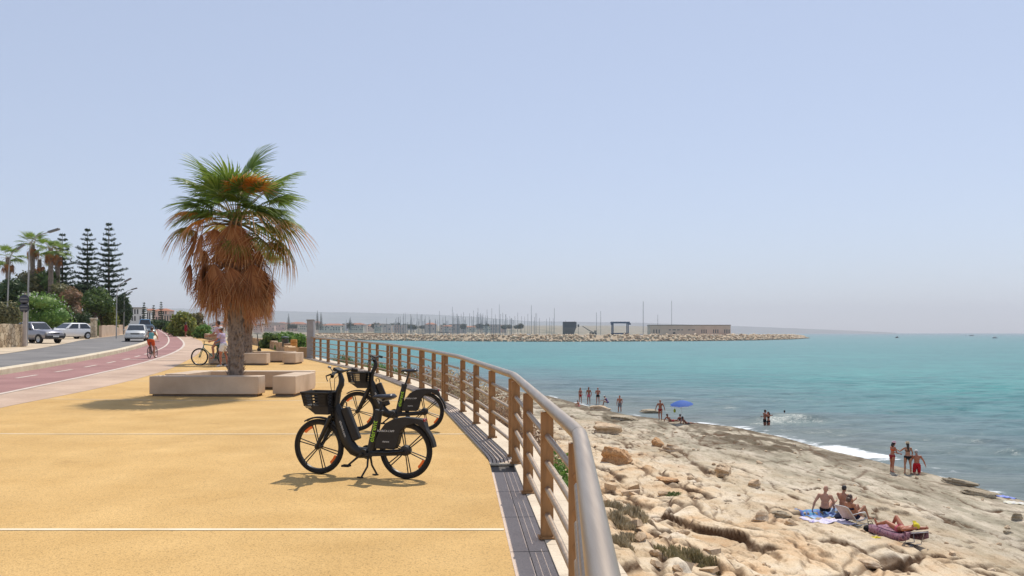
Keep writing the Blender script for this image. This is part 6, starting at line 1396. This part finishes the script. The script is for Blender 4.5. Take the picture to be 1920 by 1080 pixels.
# ================================================================= street furniture
GALV = mat('galvanised_pole', (.33, .32, .30), (.42, .41, .39), 4, .5, metal=.5); HEAD = mat('lamp_head', (.16, .16, .16), None, rough=.4)
def lamp(label, bx, by, kx, ky, hx, hy, d):
    b = at(bx, by, d); k = at(kx, ky, d)-b; h = at(hx, hy, d)-b; t = thing('street_lamp', label, 'street lamp', b, 0, 'street lamps along the road'); up = Vector((0, 0, 1))
    mb = MB(); m1 = Vector((k.x+.15*(h.x-k.x), 0, k.z+.55*(h.z-k.z))); m2 = Vector((k.x+.45*(h.x-k.x), 0, k.z+.82*(h.z-k.z)))
    mb.tube([(0, 0, -.3), (k.x*.5, 0, k.z*.5), (k.x, 0, k.z), m1, m2, h], [.065, .055, .045, .04, .035, .03], 10); mb.build('pole', GALV, t)
    dr = (h-m2).normalized(); mb = MB(); Q = Matrix((dr, Vector((0, 1, 0)), dr.cross(Vector((0, 1, 0))))).transposed(); mb.box(h+dr*.35, (.8, .28, .14), Q); mb.build('lamp_head', HEAD, t, bevel=.04); return t
lamp('tall street lamp rising from the concrete post with two round signs', 50, 640, 55, 470, 92, 435, 56)
lamp('street lamp at the left edge with its head below the tall palm', 13, 600, 17, 500, 33, 467, 70)
lamp('street lamp above the dark round tree, nearer of the far pair', 218, 632, 219, 552, 234, 528, 84)
lamp('street lamp behind the dark tree, higher of the two farthest', 232, 625, 233, 556, 247, 543, 108)
lamp('lowest and farthest street lamp over the dark tree', 231, 623, 232, 560, 240, 550, 128)
b = at(45.5, 641, 55.4); sp_ = thing('sign_post', 'thick pale concrete post bearing two round road signs seen from behind', 'sign post', b); k = 55.4/FPX
mb = MB(); mb.tube([(0, 0, -.3), (.05, 0, 55*k), (.07, 0, 92*k)], [.15, .12, .06], 12); mb.build('post', mat('post_concrete', (.42, .35, .30), (.52, .44, .37), 3, .85), sp_)
for y in (562, 577):
    mb = MB(); c = Vector((.06, -.10, (641-y)*k)); mb.lathe([(.33, -.012), (.345, 0), (.33, .012)], c, 28, RYX); s_ = mb.build('sign_disc', mat('sign_back', (.035, .035, .05), (.05, .05, .065), 5, .5), sp_)
    mb = MB(); mb.box(c+Vector((0, -.03, .1)), (.5, .02, .03)); mb.box(c+Vector((0, -.03, -.1)), (.5, .02, .03)); mb.build('bracket', GALV, s_)
def rubble(name, c1, c2, c3, sc):
    m, n, l, p = newmat(name); p.inputs['Roughness'].default_value = .9; tc = n.new('ShaderNodeTexCoord'); v = n.new('ShaderNodeTexVoronoi'); v.inputs['Scale'].default_value = sc; l.new(tc.outputs['Object'], v.inputs['Vector'])
    r = ramp(n, [(0, c1), (.5, c2), (1, c3)]); sx = n.new('ShaderNodeSeparateColor'); l.new(v.outputs['Color'], sx.inputs[0]); l.new(sx.outputs[0], r.inputs[0])
    e = n.new('ShaderNodeTexVoronoi'); e.feature = 'DISTANCE_TO_EDGE'; e.inputs['Scale'].default_value = sc; l.new(tc.outputs['Object'], e.inputs['Vector'])
    r2 = ramp(n, [(.01, (.45, .42, .38)), (.07, (1, 1, 1))]); l.new(e.outputs[0], r2.inputs[0]); mx = n.new('ShaderNodeMix'); mx.data_type = 'RGBA'; mx.blend_type = 'MULTIPLY'; mx.inputs[0].default_value = 1; l.new(r.outputs[0], mx.inputs[6]); l.new(r2.outputs[0], mx.inputs[7]); l.new(mx.outputs[2], p.inputs['Base Color'])
    b = n.new('ShaderNodeBump'); b.inputs['Strength'].default_value = .8; b.inputs['Distance'].default_value = .05; l.new(r2.outputs[0], b.inputs['Height']); l.new(b.outputs[0], p.inputs['Normal']); return m
RB = rubble('rubble_stone', (.42, .31, .19), (.55, .43, .28), (.66, .54, .37), 3.2); RB2 = rubble('field_stone', (.34, .22, .13), (.44, .30, .18), (.52, .38, .24), 2.6)
def wall(label, P, h, th, m, group=None, cap=True, name='stone_wall', base_dz=-.3):
    o0 = Vector(P[0]); t = thing(name, label, 'wall', o0, 0, group); D = dense(P, max(8, int(sum((Vector(b)-Vector(a)).length for a, b in zip(P, P[1:]))/.6)))
    rg = random.Random(len(label)); A, B = offset_line(D, -th/2), offset_line(D, th/2); mb = MB(); up = lambda p, z: Vector((p.x, p.y, zg(p.x, p.y)+z))-o0; n = len(D)
    hs = [h+rg.uniform(-.03, .03) for _ in D]
    for X_, Y_ in ((A, B),): 
        mb.strip([up(p, base_dz) for p in X_], [up(p, q) for p, q in zip(X_, hs)]); mb.strip([up(p, base_dz) for p in Y_], [up(p, q) for p, q in zip(Y_, hs)]); mb.strip([up(p, q) for p, q in zip(X_, hs)], [up(p, q) for p, q in zip(Y_, hs)])
    for i in (0, n-1): mb.add([up(A[i], base_dz), up(B[i], base_dz), up(B[i], hs[i]), up(A[i], hs[i])], [(0, 1, 2, 3)])
    mb.build('wall', m, t, sharp=30); return t
wall('cream rubble stone wall at the left edge below the clipped hedge', [G(-330, 672), G(-120, 657), G(42, 649)], 1.55, .5, RB)
wall('low cream stone wall between the white parked car and the gate pillar', [G(154, 634), G(172, 633)], 1.45, .4, RB)
wall('smooth peach garden wall right of the slender tree trunk', [G(188, 632), G(218, 628.5), G(238, 623.5)], 1.25, .3, mat('peach_render', (.52, .36, .24), (.60, .44, .31), 1.2, .9))
wall('low brown stone wall along the far edge of the promenade', [G(300, 617.5), G(330, 621), G(365, 630), G(403, 638.5)], .55, .45, RB2)
wall('low brown stone wall behind the second palm and the parked scooter', [G(455, 643), G(486, 647), G(510, 653), G(540, 660.5)], .55, .45, RB2)
wall('curved tan planter wall joining the orange post to the railing', [G(540, 667), G(552, 670.5), G(566, 671.5), G(577, 670)], .55, .4, mat('tan_render', (.48, .30, .15), (.56, .38, .21), 2, .9))
g = at(176, 632, 73); pl = thing('gate_pillar', 'pale stone gate pillar between two garden walls', 'pillar', g); mb = MB(); mb.box((0, 0, .8), (.42, .42, 1.7)); mb.build('shaft', RB, pl, bevel=.02); mb = MB(); mb.box((0, 0, 1.69), (.5, .5, .09)); mb.build('cap', M['coping'], pl, bevel=.02)
g = G(551, 661); op = thing('orange_post', 'stout orange post beside the dark litter bin', 'post', g); mb = MB(); mb.lathe([(.20, -.2), (.205, .0), (.205, .78), (.19, .82), (.001, .83)], n=20); mb.build('shaft', mat('orange_paint', (.50, .20, .025), (.58, .25, .04), 4, .6), op); mb = MB(); mb.lathe([(.208, .60), (.212, .61), (.212, .66), (.208, .67)], n=20, caps=False); mb.build('band', mat('orange_band', (.42, .16, .02)), op)
g = G(535, 660); bn = thing('litter_bin', 'dark open litter bin on a post left of the orange post', 'bin', g); mb = MB(); mb.lathe([(.16, .32), (.20, .36), (.22, .82), (.235, .84), (.21, .84), (.19, .40), (.001, .38)], n=18); mb.build('body', mat('bin_dark', (.04, .045, .05), (.06, .065, .07), 10, .5), bn); mb = MB(); mb.tube([(0, .24, -.1), (0, .24, .95)], .03, 8); mb.build('post', HEAD, bn); mb = MB(); mb.lathe([(.24, .93), (.22, .97), (.001, 1.0)], n=18); mb.build('lid', HEAD, bn)
g = G(484, 660.5); es = thing('electric_scooter', 'dark electric kick scooter parked behind the second palm', 'scooter', g, R(15)); P = lambda u, h, y=0: Vector((u, y, h))
mb = MB(); mb.box(P(-.45, .13), (.75, .17, .06)); mb.build('deck', M['blk'], es, bevel=.02)
mb = MB(); mb.tube([P(-.05, .14), P(.03, .30), P(-.05, 1.12)], [.035, .03, .024], 10); mb.build('stem', M['blk'], es); mb = MB(); mb.tube([P(-.08, 1.13, -.25), P(-.05, 1.14), P(-.08, 1.13, .25)], .016, 8); mb.build('handlebar', M['rub'], es)
for x in (.06, -.88):
    mb = MB(); mb.tube([P(x+math.cos(a)*.10, .125+math.sin(a)*.10) for a in np.linspace(0, 2*math.pi, 21)[:-1]], .026, 8, closed=True); mb.lathe([(.03, -.03), (.085, -.01), (.085, .01), (.03, .03)], P(x, .125), 14, RYX); mb.build('wheel', M['rub'], es)
mb = MB(); mb.tube([P(x, z) for x, z in ((-.76, .17), (-.80, .24), (-.88, .27), (-.97, .24))], .03, 6, flat=.4); mb.build('mudguard', M['blk'], es)
# ================================================================= breakwater
WL = [onz(px, py, SEA) for px, py in ((520, 636.2), (600, 637.2), (690, 638.3), (760, 639), (900, 640.2), (1050, 640.8), (1300, 639.8), (1420, 638.2), (1490, 636.2), (1516, 634.2))]
bw_x, bw_y = resample(WL, 260); BWP = [Vector((a, b, 0)) for a, b in zip(bw_x, bw_y)]
bwt = thing('breakwater', 'long rubble breakwater sheltering the marina across the bay', 'breakwater')
nrm = []
for i in range(260):
    a, b = BWP[max(0, i-2)], BWP[min(259, i+2)]; d = (b-a).normalized(); n_ = Vector((-d.y, d.x, 0)); nrm.append(n_ if n_.y > 0 else -n_)
def crest(i): return CZ-(3.6+.9*sstep(120, 255, i)*0+1.2*sstep(215, 259, i))/FPX*(BWP[i].y+9)
mb = MB(); prof = lambda i: [(-1.5, SEA-1), (1.0, SEA-.2), (9, crest(i)-.6), (16, crest(i)-.5), (24, SEA-1)]
vs = [BWP[i]+nrm[i]*u+Vector((0, 0, z)) for i in range(260) for u, z in prof(i)]
mb.add(vs, [(i*5+j, i*5+j+1, i*5+6+j, i*5+5+j) for i in range(259) for j in range(4)]); mb.build('core', mat('core_stone', (.34, .26, .17), (.46, .36, .24), .3, .95), bwt)
RBL, nR, lR, pR = newmat('breakwater_stone'); gN = nR.new('ShaderNodeNewGeometry'); rr = ramp(nR, [(0, (.24, .16, .10)), (.2, (.48, .34, .21)), (.6, (.64, .49, .32)), (1, (.74, .60, .43))]); lR.new(gN.outputs['Random Per Island'], rr.inputs[0])
sz = nR.new('ShaderNodeSeparateXYZ'); lR.new(gN.outputs['Position'], sz.inputs[0]); mr = nR.new('ShaderNodeMapRange'); mr.inputs[1].default_value = SEA+.3; mr.inputs[2].default_value = SEA+1.5; lR.new(sz.outputs[2], mr.inputs[0])
mw = nR.new('ShaderNodeMix'); mw.data_type = 'RGBA'; lR.new(mr.outputs[0], mw.inputs[0]); mw.inputs[6].default_value = (.10, .085, .06, 1); lR.new(rr.outputs[0], mw.inputs[7]); lR.new(mw.outputs[2], pR.inputs['Base Color']); pR.inputs['Roughness'].default_value = .95
bm = bmesh.new(); bmesh.ops.create_icosphere(bm, subdivisions=1, radius=1.0); iv = np.array([v.co[:] for v in bm.verts]); iF = np.array([[v.index for v in f.verts] for f in bm.faces]); bm.free()
rg = np.random.default_rng(5); NB = 2600; VV, FF = [], []
for q in range(NB):
    i = int(rg.integers(0, 260)); u = rg.uniform(-.6, 11); z = np.interp(u, [-1.5, 1, 9, 16], [SEA-.6, SEA+.1, crest(i)-.3, crest(i)-.2]); p = BWP[i]+nrm[i]*u; r = rg.uniform(.7, 1.7)
    v = iv*rg.uniform(.75, 1.25, iv.shape)*r*np.array([rg.uniform(.8, 1.5), 1, rg.uniform(.6, .95)]); a = rg.uniform(0, 3); c, s = math.cos(a), math.sin(a)
    v = np.stack([v[:, 0]*c-v[:, 1]*s+p.x+rg.uniform(-1.5, 1.5), v[:, 0]*s+v[:, 1]*c+p.y, v[:, 2]+z], 1); VV.append(v); FF.append(iF+q*len(iv))
o = npmesh('rubble', np.concatenate(VV), np.concatenate(FF), RBL, bwt, False); o['kind'] = 'stuff'
# harbour wall behind the left part of the breakwater
mb = MB(); a, b = at(596, 628, 900), at(742, 628, 800); hw_ = thing('harbour_wall', 'low brown wall behind the sandy end of the breakwater', 'wall', a); d = b-a; mb.add([Vector((0, 0, -3)), Vector((d.x, d.y, -3)), Vector((d.x, d.y, 2.1)), Vector((0, 0, 2.1)), Vector((0, 3, -3)), Vector((d.x, d.y+3, -3)), Vector((d.x, d.y+3, 2.1)), Vector((0, 3, 2.1))], [(0, 1, 2, 3), (5, 4, 7, 6), (3, 2, 6, 7), (4, 0, 3, 7), (1, 5, 6, 2)]); mb.build('wall', mat('brown_wall', (.40, .28, .17), (.48, .35, .22), .2, .9), hw_)
# long harbour building
db = 775; a = at(1219, 627.5, db); w = 151*db/FPX; h = 17.5*db/FPX; lb_ = thing('harbour_building', 'long low tan harbour building on the breakwater with slit windows', 'building', a); TB = mat('tan_wall', (.68, .46, .33), (.76, .53, .39), .15, .9)
mb = MB(); mb.box((w/2, 8, h/2-1), (w, 16, h+2)); mb.build('wall', TB, lb_); mb = MB(); mb.box((w/2, 8, h+.18), (w+.5, 16.5, .7)); mb.build('parapet', mat('parapet', (.28, .20, .15)), lb_)
DW = mat('dark_window', (.05, .05, .055), None, rough=.3)
for px in (1226, 1231, 1236, 1316, 1320, 1324, 1338, 1342, 1346, 1359, 1363, 1367):
    mb = MB(); mb.box(((px-1219)*db/FPX, -.02, 6.2*db/FPX), (.85, .1, 3.6)); mb.build('window', DW, lb_)
for px, pw in ((1256, 4), (1264, 6), (1272, 5), (1279, 3), (1292, 4), (1300, 6)):
    mb = MB(); mb.box(((px-1219)*db/FPX, -.02, 9*db/FPX), (pw*db/FPX, .1, .8)); mb.build('window', DW, lb_)
mb = MB(); mb.box((45*db/FPX, -.02, .9), (2.2, .1, 3.2)); mb.build('door', DW, lb_)
# dark block on the breakwater
dk = 735; kk = dk/FPX; a = at(1056, 627.5, dk); bt_ = thing('block_tower', 'dark grey block shaped tower on the breakwater', 'tower', a); DG = mat('slate_panel', (.07, .075, .085), (.10, .105, .115), .4, .7)
mb = MB(); mb.box((12.5*kk, 4, 18.5*kk), (25*kk, 8, 11.5*kk)); mb.build('upper_block', DG, bt_); mb = MB(); q = kk; mb.add([(0, 0, -1), (19*q, 0, -1), (24*q, 0, 12.6*q), (0, 0, 12.6*q), (0, 8, -1), (19*q, 8, -1), (24*q, 8, 12.6*q), (0, 8, 12.6*q)], [(0, 1, 2, 3), (5, 4, 7, 6), (0, 4, 5, 1), (1, 5, 6, 2), (3, 7, 4, 0)]); mb.build('lower_block', mat('slate_lower', (.11, .105, .10), (.15, .14, .13), .5, .8), bt_)
mb = MB(); mb.tube([(5*q, 3, 24*q), (5*q, 3, 27*q)], .12, 5); mb.tube([(22*q, 3, 24*q), (22*q, 3, 26.5*q)], .12, 5); mb.build('mast', HEAD, bt_)
a = at(1084.5, 627, dk); lp = thing('signal_box', 'small dark box on a thin pole next to the block tower', 'light', a); mb = MB(); mb.tube([(0, 0, -1), (0, 0, 15*q)], .15, 6); mb.build('pole', HEAD, lp); mb = MB(); mb.box((0, 0, 16.5*q), (3*q, 1.2, 4.5*q)); mb.build('box', DG, lp)
a = at(1108, 626, dk); cv = thing('loading_crane', 'loading crane with a long arm sloping down beside the block tower', 'crane', a); CR = mat('crane_grey', (.20, .17, .14), (.28, .24, .2), .5, .6)
mb = MB(); mb.tube([(-16*q, 0, 14.5*q), (-2*q, 0, 6*q), (3*q, 0, 4.5*q)], [.35, .6, .5], 6); mb.build('arm', CR, cv); mb = MB(); mb.box((4*q, 0, 2*q), (13*q, 3, 3.2*q)); mb.box((8*q, 0, 5*q), (4*q, 2.5, 3*q)); mb.build('cab', CR, cv, bevel=.2); mb = MB()
for x in (-1, 4, 9): mb.lathe([(.7, -1.6), (.7, 1.6)], (x*q, 0, .1), 12, RYX)
mb.build('wheels', TYR, cv)
# travel lift
a = at(1148, 627, dk); tl = thing('boat_lift', 'blue travelling boat hoist frame standing on the breakwater', 'boat hoist', a); BL = mat('hoist_blue', (.035, .07, .13), (.05, .09, .16), 1, .5); Wl = 30*q
for x in (1.5*q, Wl):
    for y in (0, 9):
        mb = MB(); mb.box((x, y, 11*q), (.9, .9, 22*q)); mb.build('leg', BL, tl); mb = MB(); mb.lathe([(.9, -.5), (.9, .5)], (x, y, .3), 14, RYX); mb.build('wheel', TYR, tl)
for y in (0, 9):
    mb = MB(); mb.box((Wl/2+.8*q, y, 22.3*q), (34*q, 1.0, 1.5)); mb.build('top_beam', BL, tl)
for x in (1.5*q, Wl):
    mb = MB(); mb.box((x, 4.5, 20.4*q), (.8, 9, .9)); mb.box((x, 4.5, 2.0*q), (.9, 9, .9)); mb.build('side_beam', BL, tl)
for x in (-1.0*q, 33*q):
    mb = MB(); mb.box((x, 0, 19.5*q), (1.6, 1.2, 3*q)); mb.build('winch', BL, tl)
mb = MB(); mb.box((Wl/2, 9, 1.5*q), (Wl, 1.0, 1.3)); mb.build('low_beam', BL, tl)
# ================================================================= boats
HULL = mat('boat_hull', (.62, .62, .60), (.70, .70, .68), .5, .35); MST = mat('boat_mast', (.17, .17, .175), (.22, .22, .22), .5, .5); SAILC = mat('sail_cover', (.10, .12, .20), (.16, .18, .26), 2, .8); DKB = mat('boat_dark', (.03, .035, .05), None, rough=.3)
def hull_mb(L, W_, H_, z0=-.3):
    mb = MB(); st = [(-.5, .72, 1.0), (-.3, .92, .95), (0, 1, .95), (.25, .78, 1.02), (.42, .36, 1.12), (.5, .03, 1.2)]; vs = []
    for f, w, h in st:
        y = W_/2*w; vs += [(f*L, -y, H_*h), (f*L*.97, -y*.85, H_*.35), (f*L*.9, 0, z0), (f*L*.97, y*.85, H_*.35), (f*L, y, H_*h)]
    mb.add(vs, [(i*5+j, i*5+j+1, i*5+6+j, i*5+5+j) for i in range(5) for j in range(4)]+[(i*5+4, i*5, i*5+5, i*5+9) for i in range(5)]+[(0, 1, 2, 3, 4)]); return mb
def sailboat(label, group):
    t = thing('sailing_boat', label, 'sailing boat', (0, 0, SEA), 0, group); hull_mb(11, 3.4, 1.3).build('hull', HULL, t)
    mb = MB(); mb.box((.4, 0, 1.55), (3.6, 1.9, .6)); mb.build('cabin', HULL, t, bevel=.15)
    mb = MB(); mb.tube([(.8, 0, 1.2), (.8, 0, 15)], [.24, .17], 6); mb.build('mast', MST, t)
    mb = MB(); mb.tube([(.7, 0, 2.4), (-3.6, 0, 2.5)], [.22, .14], 6); mb.build('boom', SAILC, t); return t
SBG = 'sailing boats moored in the marina'
sb = sailboat('distant sailing boat with a bare mast moored in the crowded marina', SBG)
def mastset(t, top_z):
    for c in [o for o in bpy.data.objects if o.parent == t]:
        if c.name.startswith('mast'): c.scale = (1, 1, 1); f = (top_z-SEA)/15; c.scale.z = f
rg = random.Random(21); first = True
dark = [(768, 600), (792, 590), (823, 583), (847, 575), (868, 585), (887, 582), (895, 577), (912, 580), (921, 578), (944, 586), (950, 589), (972, 586), (960, 596), (1010, 596), (1036, 597)]
pos = [(x, y, rg.uniform(960, 1010)) for x, y in dark]
for i in range(125):
    x = rg.choice([rg.uniform(735, 960), rg.uniform(735, 960), rg.uniform(640, 1045)]); pos.append((x, rg.uniform(586, 604), rg.uniform(960, 1120)))
for px, py, d in pos:
    t = sb if first else copy_tree(sb); first = False; c = at(px, 624, d); t.location = (c.x, c.y, SEA); t.rotation_euler.z = rg.choice((0, math.pi))+rg.uniform(-.5, .5); mastset(t, CZ+(HOR-py)/FPX*d)
for px, py, d, lb in ((995, 572, 900, 'sailing boat with the tall pale mast left of the block tower'), (1038, 578, 880, 'sailing boat whose lone mast stands nearest left of the block tower'), (935, 571, 960, 'sailing boat with the tallest mast of the dense marina row'), (1117, 586, 860, 'sailing boat with a thin mast just left of the blue boat hoist'), (1125, 583, 880, 'sailing boat with the taller of the twin masts left of the boat hoist'),
                      (1204, 565, 800, 'dark hulled sailing boat with a very tall mast left of the long tan building'), (1258, 564, 820, 'sailing boat with a very tall mast rising behind the long tan building'), (1232, 590, 830, 'sailing boat with a short mast behind the left end of the tan building')):
    t = copy_tree(sb); c = at(px, 624, d); t.location = (c.x, c.y, SEA if px < 1190 else SEA+3.5); t.rotation_euler.z = rg.uniform(-.3, .3); mastset(t, CZ+(HOR-py)/FPX*d-(0 if px < 1190 else 3.5)); t['label'] = lb; del t['group']
    if px == 1204:
        t.scale = (1.3, 1.3, 1)
def motorboat(label, group, m=HULL):
    t = thing('motor_boat', label, 'motor boat', (0, 0, SEA), 0, group); hull_mb(9, 3.0, 1.5).build('hull', m, t); mb = MB(); mb.box((-.3, 0, 2.1), (3.4, 2.2, 1.3)); mb.build('cabin', HULL, t, bevel=.3); mb = MB(); mb.box((-.1, 0, 2.35), (3.5, 2.26, .5)); mb.build('window', DKB, t, bevel=.05); return t
MBG = 'white motor boats moored along the quay'
m0 = motorboat('small white motor boat moored behind the breakwater wall', MBG); first = True
for i in range(46):
    px = rg.choice((rg.uniform(590, 700), rg.uniform(700, 1050))); d = rg.uniform(900, 1040); t = m0 if first else copy_tree(m0); first = False; c = at(px, 624, d); t.location = (c.x, c.y, SEA+rg.uniform(.5, 2.5)); t.rotation_euler.z = rg.uniform(0, 6.28); t.scale = (rg.uniform(.8, 1.5),)*3
def wake(name_, a, b, w0, w1):
    mb = MB(); d = b-a; n = 14; nn = Vector((-d.y, d.x, 0)).normalized(); pts = [a+d*(i/n) for i in range(n+1)]
    L = [p+nn*(w0+(w1-w0)*i/n+.3*math.sin(i*2.1))+Vector((0, 0, .28)) for i, p in enumerate(pts)]; Q = [p-nn*(w0+(w1-w0)*i/n+.3*math.cos(i*1.7))+Vector((0, 0, .28)) for i, p in enumerate(pts)]
    mb.strip(L, Q); o = mb.build(name_, mat('wake_foam', (.72, .74, .74), (.5, .6, .62), .3, .8)); o['kind'] = 'structure'
c = onz(1865, 634.3, SEA); t = copy_tree(m0); t.location = c; t.rotation_euler.z = R(180); t.scale = (.8, .8, .8); t['label'] = 'speedboat trailing a long white wake near the right edge'; del t['group']
wake('wake', c+Vector((3, 0, 0)), c+Vector((75, 4, 0)), 1.2, 3.0)
c = onz(1682, 633.6, SEA); t = motorboat('small dark boat with a short white wake below the horizon', None, DKB); t.location = c; t.rotation_euler.z = R(10); t.scale = (.55, .55, .9)
wake('wake', c+Vector((-22, 0, 0)), c+Vector((8, 1, 0)), .6, 1.6)
c = onz(1822, 629.6, SEA); t = motorboat('tiny dark boat on the horizon left of the speedboat', None, DKB); t.location = c; t.rotation_euler.z = R(0); t.scale = (1.3, 1.3, .8)
c = onz(1811, 630, SEA); t = copy_tree(m0); t.location = c; t.rotation_euler.z = R(60); t.scale = (.6, .6, .9); t['label'] = 'tiny pale boat beside the dark boat on the horizon'; del t['group']
# ================================================================= houses of the town
WLS = [mat('house_wall_%s' % n_, c, tuple(q*.88 for q in c), .3, .9) for n_, c in (('white', (.74, .72, .69)), ('cream', (.80, .64, .50)), ('pink', (.76, .54, .44)), ('sand', (.70, .56, .43)))]
RF = mat('roof_tile', (.34, .13, .075), (.44, .20, .12), .5, .9); RG = mat('flat_roof', (.40, .36, .32), (.48, .44, .40), .3, .9)
def house(label, group, loc, w, dp, h, wall_m, roof, wins=6, storeys=2):
    t = thing('house', label, 'house', loc, 0, group); mb = MB(); mb.box((0, 0, h/2-1.5), (w, dp, h+3)); mb.build('wall', wall_m, t); mb = MB()
    if roof == 'hip':
        e = .5; mb.add([(-w/2-e, -dp/2-e, h), (w/2+e, -dp/2-e, h), (w/2+e, dp/2+e, h), (-w/2-e, dp/2+e, h), (-w/2+dp*.45, 0, h+dp*.22), (w/2-dp*.45, 0, h+dp*.22)], [(0, 1, 5, 4), (1, 2, 5), (2, 3, 4, 5), (3, 0, 4), (3, 2, 1, 0)]); mb.build('roof', RF, t, sharp=10)
    else: mb.box((0, 0, h+.2), (w+.4, dp+.4, .5)); mb.build('roof', RG, t)
    for s in range(storeys):
        for i in range(wins):
            if (i*7+s*3+int(w)) % 5 == 0: continue
            mb = MB(); mb.box((w*((i+.5)/wins-.5), -dp/2-.02, (s+.55)*h/storeys), (min(1.3, w/wins*.5), .12, 1.5)); mb.build('window', DW, t)
    return t
def hs(label, px0, px1, ytop, ybase, d, wm, roof, wins=5, st=2, group=None, rz=0):
    a, b = at(px0, ybase, d), at(px1, ybase, d); h = (ybase-ytop)/FPX*d; t = house(label, group, (a+b)/2, (b-a).x, min(12, (b-a).x*.7), h, WLS[wm], roof, wins, st); t.rotation_euler.z = rz; return t
hs('white two storey villa at the bend of the road beyond the minivan', 244, 272, 579, 604, 250, 0, 'flat', 6, 2, None, R(12))
hs('white villa with an open porch right of the larger white villa', 272, 284, 586, 604, 262, 0, 'flat', 3, 2, None, R(5))
hs('cream house with a red tiled roof behind the white villas', 272, 292, 582, 598, 300, 1, 'hip', 4, 2)
hs('long pink house with red tiled roof above the tall bushes', 292, 322, 583, 604, 290, 2, 'hip', 7, 2)
hs('pale sandy house low between distant conifers and bushes', 306, 330, 592, 608, 275, 3, 'flat', 5, 2)
rg = random.Random(77); HG = 'houses of the far town across the bay'
protos = []
for wm, roof in ((1, 'hip'), (2, 'hip'), (0, 'flat'), (3, 'flat'), (1, 'flat'), (2, 'flat')):
    protos.append(house('small pale house in the far town across the bay', HG, (0, 0, 0), rg.uniform(12, 20), 10, rg.uniform(5.5, 8.5), WLS[wm], roof, 4, 2))
used = set()
for i in range(96):
    px = rg.choice((rg.uniform(395, 560), rg.uniform(480, 720), rg.uniform(560, 760), rg.uniform(620, 940))); d = rg.uniform(1160, 1750); k = i % 6; t = protos[k] if k not in used else copy_tree(protos[k]); used.add(k)
    yb = 620.5-(d-1160)/590*9*min(1, max(.25, (1000-px)/380)); t.location = at(px, yb, d); t.rotation_euler.z = rg.uniform(-.5, .5); s_ = rg.uniform(.8, 1.25); t.scale = (s_*rg.uniform(.8, 1.5), s_, s_)
# pale quay-side sheds
for px0, px1, yt, yb, d, lb in ((600, 640, 613, 620, 1130, 'long pale waterfront block nearest right of the concrete pillar'), (560, 590, 610, 619, 1140, 'pale waterfront block just left of the concrete pillar'), (655, 682, 612, 620, 1140, 'tan waterfront block below the middle of the town'), (702, 716, 613, 621, 1130, 'brownish square waterfront block left of the dense masts')):
    hs(lb, px0, px1, yt, yb, d, 3 if px0 > 650 else 1, 'flat', 8, 2)
TG = 'dark trees among the far houses'; tt = None; LT = leafmat('far_foliage', [(.045, .06, .035), (.075, .10, .05), (.11, .13, .07)])
for i in range(42):
    px = rg.uniform(395, 980); d = rg.uniform(1180, 1700); yb = 619.5-(d-1180)/600*7*min(1, max(.25, (1000-px)/380))
    if tt is None:
        tt = thing('broadleaf_tree', 'dark round tree among the pale houses of the far town', 'tree', (0, 0, 0), 0, TG); leaf_cloud(None, [(0, 0, 6, 5, 4, 3.6), (3, 0, 5, 3.5, 3, 2.6), (-3, 1, 5.4, 3, 3, 2.4)], 500, .9, 5, 'crown', LT, tt); mb = MB(); mb.tube([(0, 0, -3), (0, 0, 5)], [.4, .3], 6); mb.build('trunk', M['bark2'], tt); t = tt
    else: t = copy_tree(tt)
    t.location = at(px, yb, d); t.rotation_euler.z = rg.uniform(0, 6); t.scale = (rg.uniform(.7, 1.6), 1, rg.uniform(.7, 1.3))
for i, (px, yt, lb) in enumerate(((602, 585, 'far town conifer standing right behind the concrete pillar'), (656, 596, 'far town conifer left of the brownish waterfront block'), (595, 582, 'slim far conifer just left of the tallest far town conifer'), (541, 588, 'dark far conifer at the left end of the far town'))):
    conifer(lb, px, yt, 618, 1100, 30+i, 5, None)
# shop awnings and parked cars are too small to show
# ================================================================= air
hm = bpy.data.materials.new('haze'); hm.use_nodes = True; hn = hm.node_tree.nodes; hn.clear()
ho = hn.new('ShaderNodeOutputMaterial'); hv = hn.new('ShaderNodeVolumePrincipled')
hv.inputs['Color'].default_value = (.93, .95, 1.0, 1); hv.inputs['Density'].default_value = HAZE; hv.inputs['Anisotropy'].default_value = .1
hm.node_tree.links.new(hv.outputs[0], ho.inputs['Volume'])
mb = MB(); mb.box((0, 6200, 195), (24000, 12900, 410)); o = mb.build('haze', hm, sharp=0); o['kind'] = 'stuff'
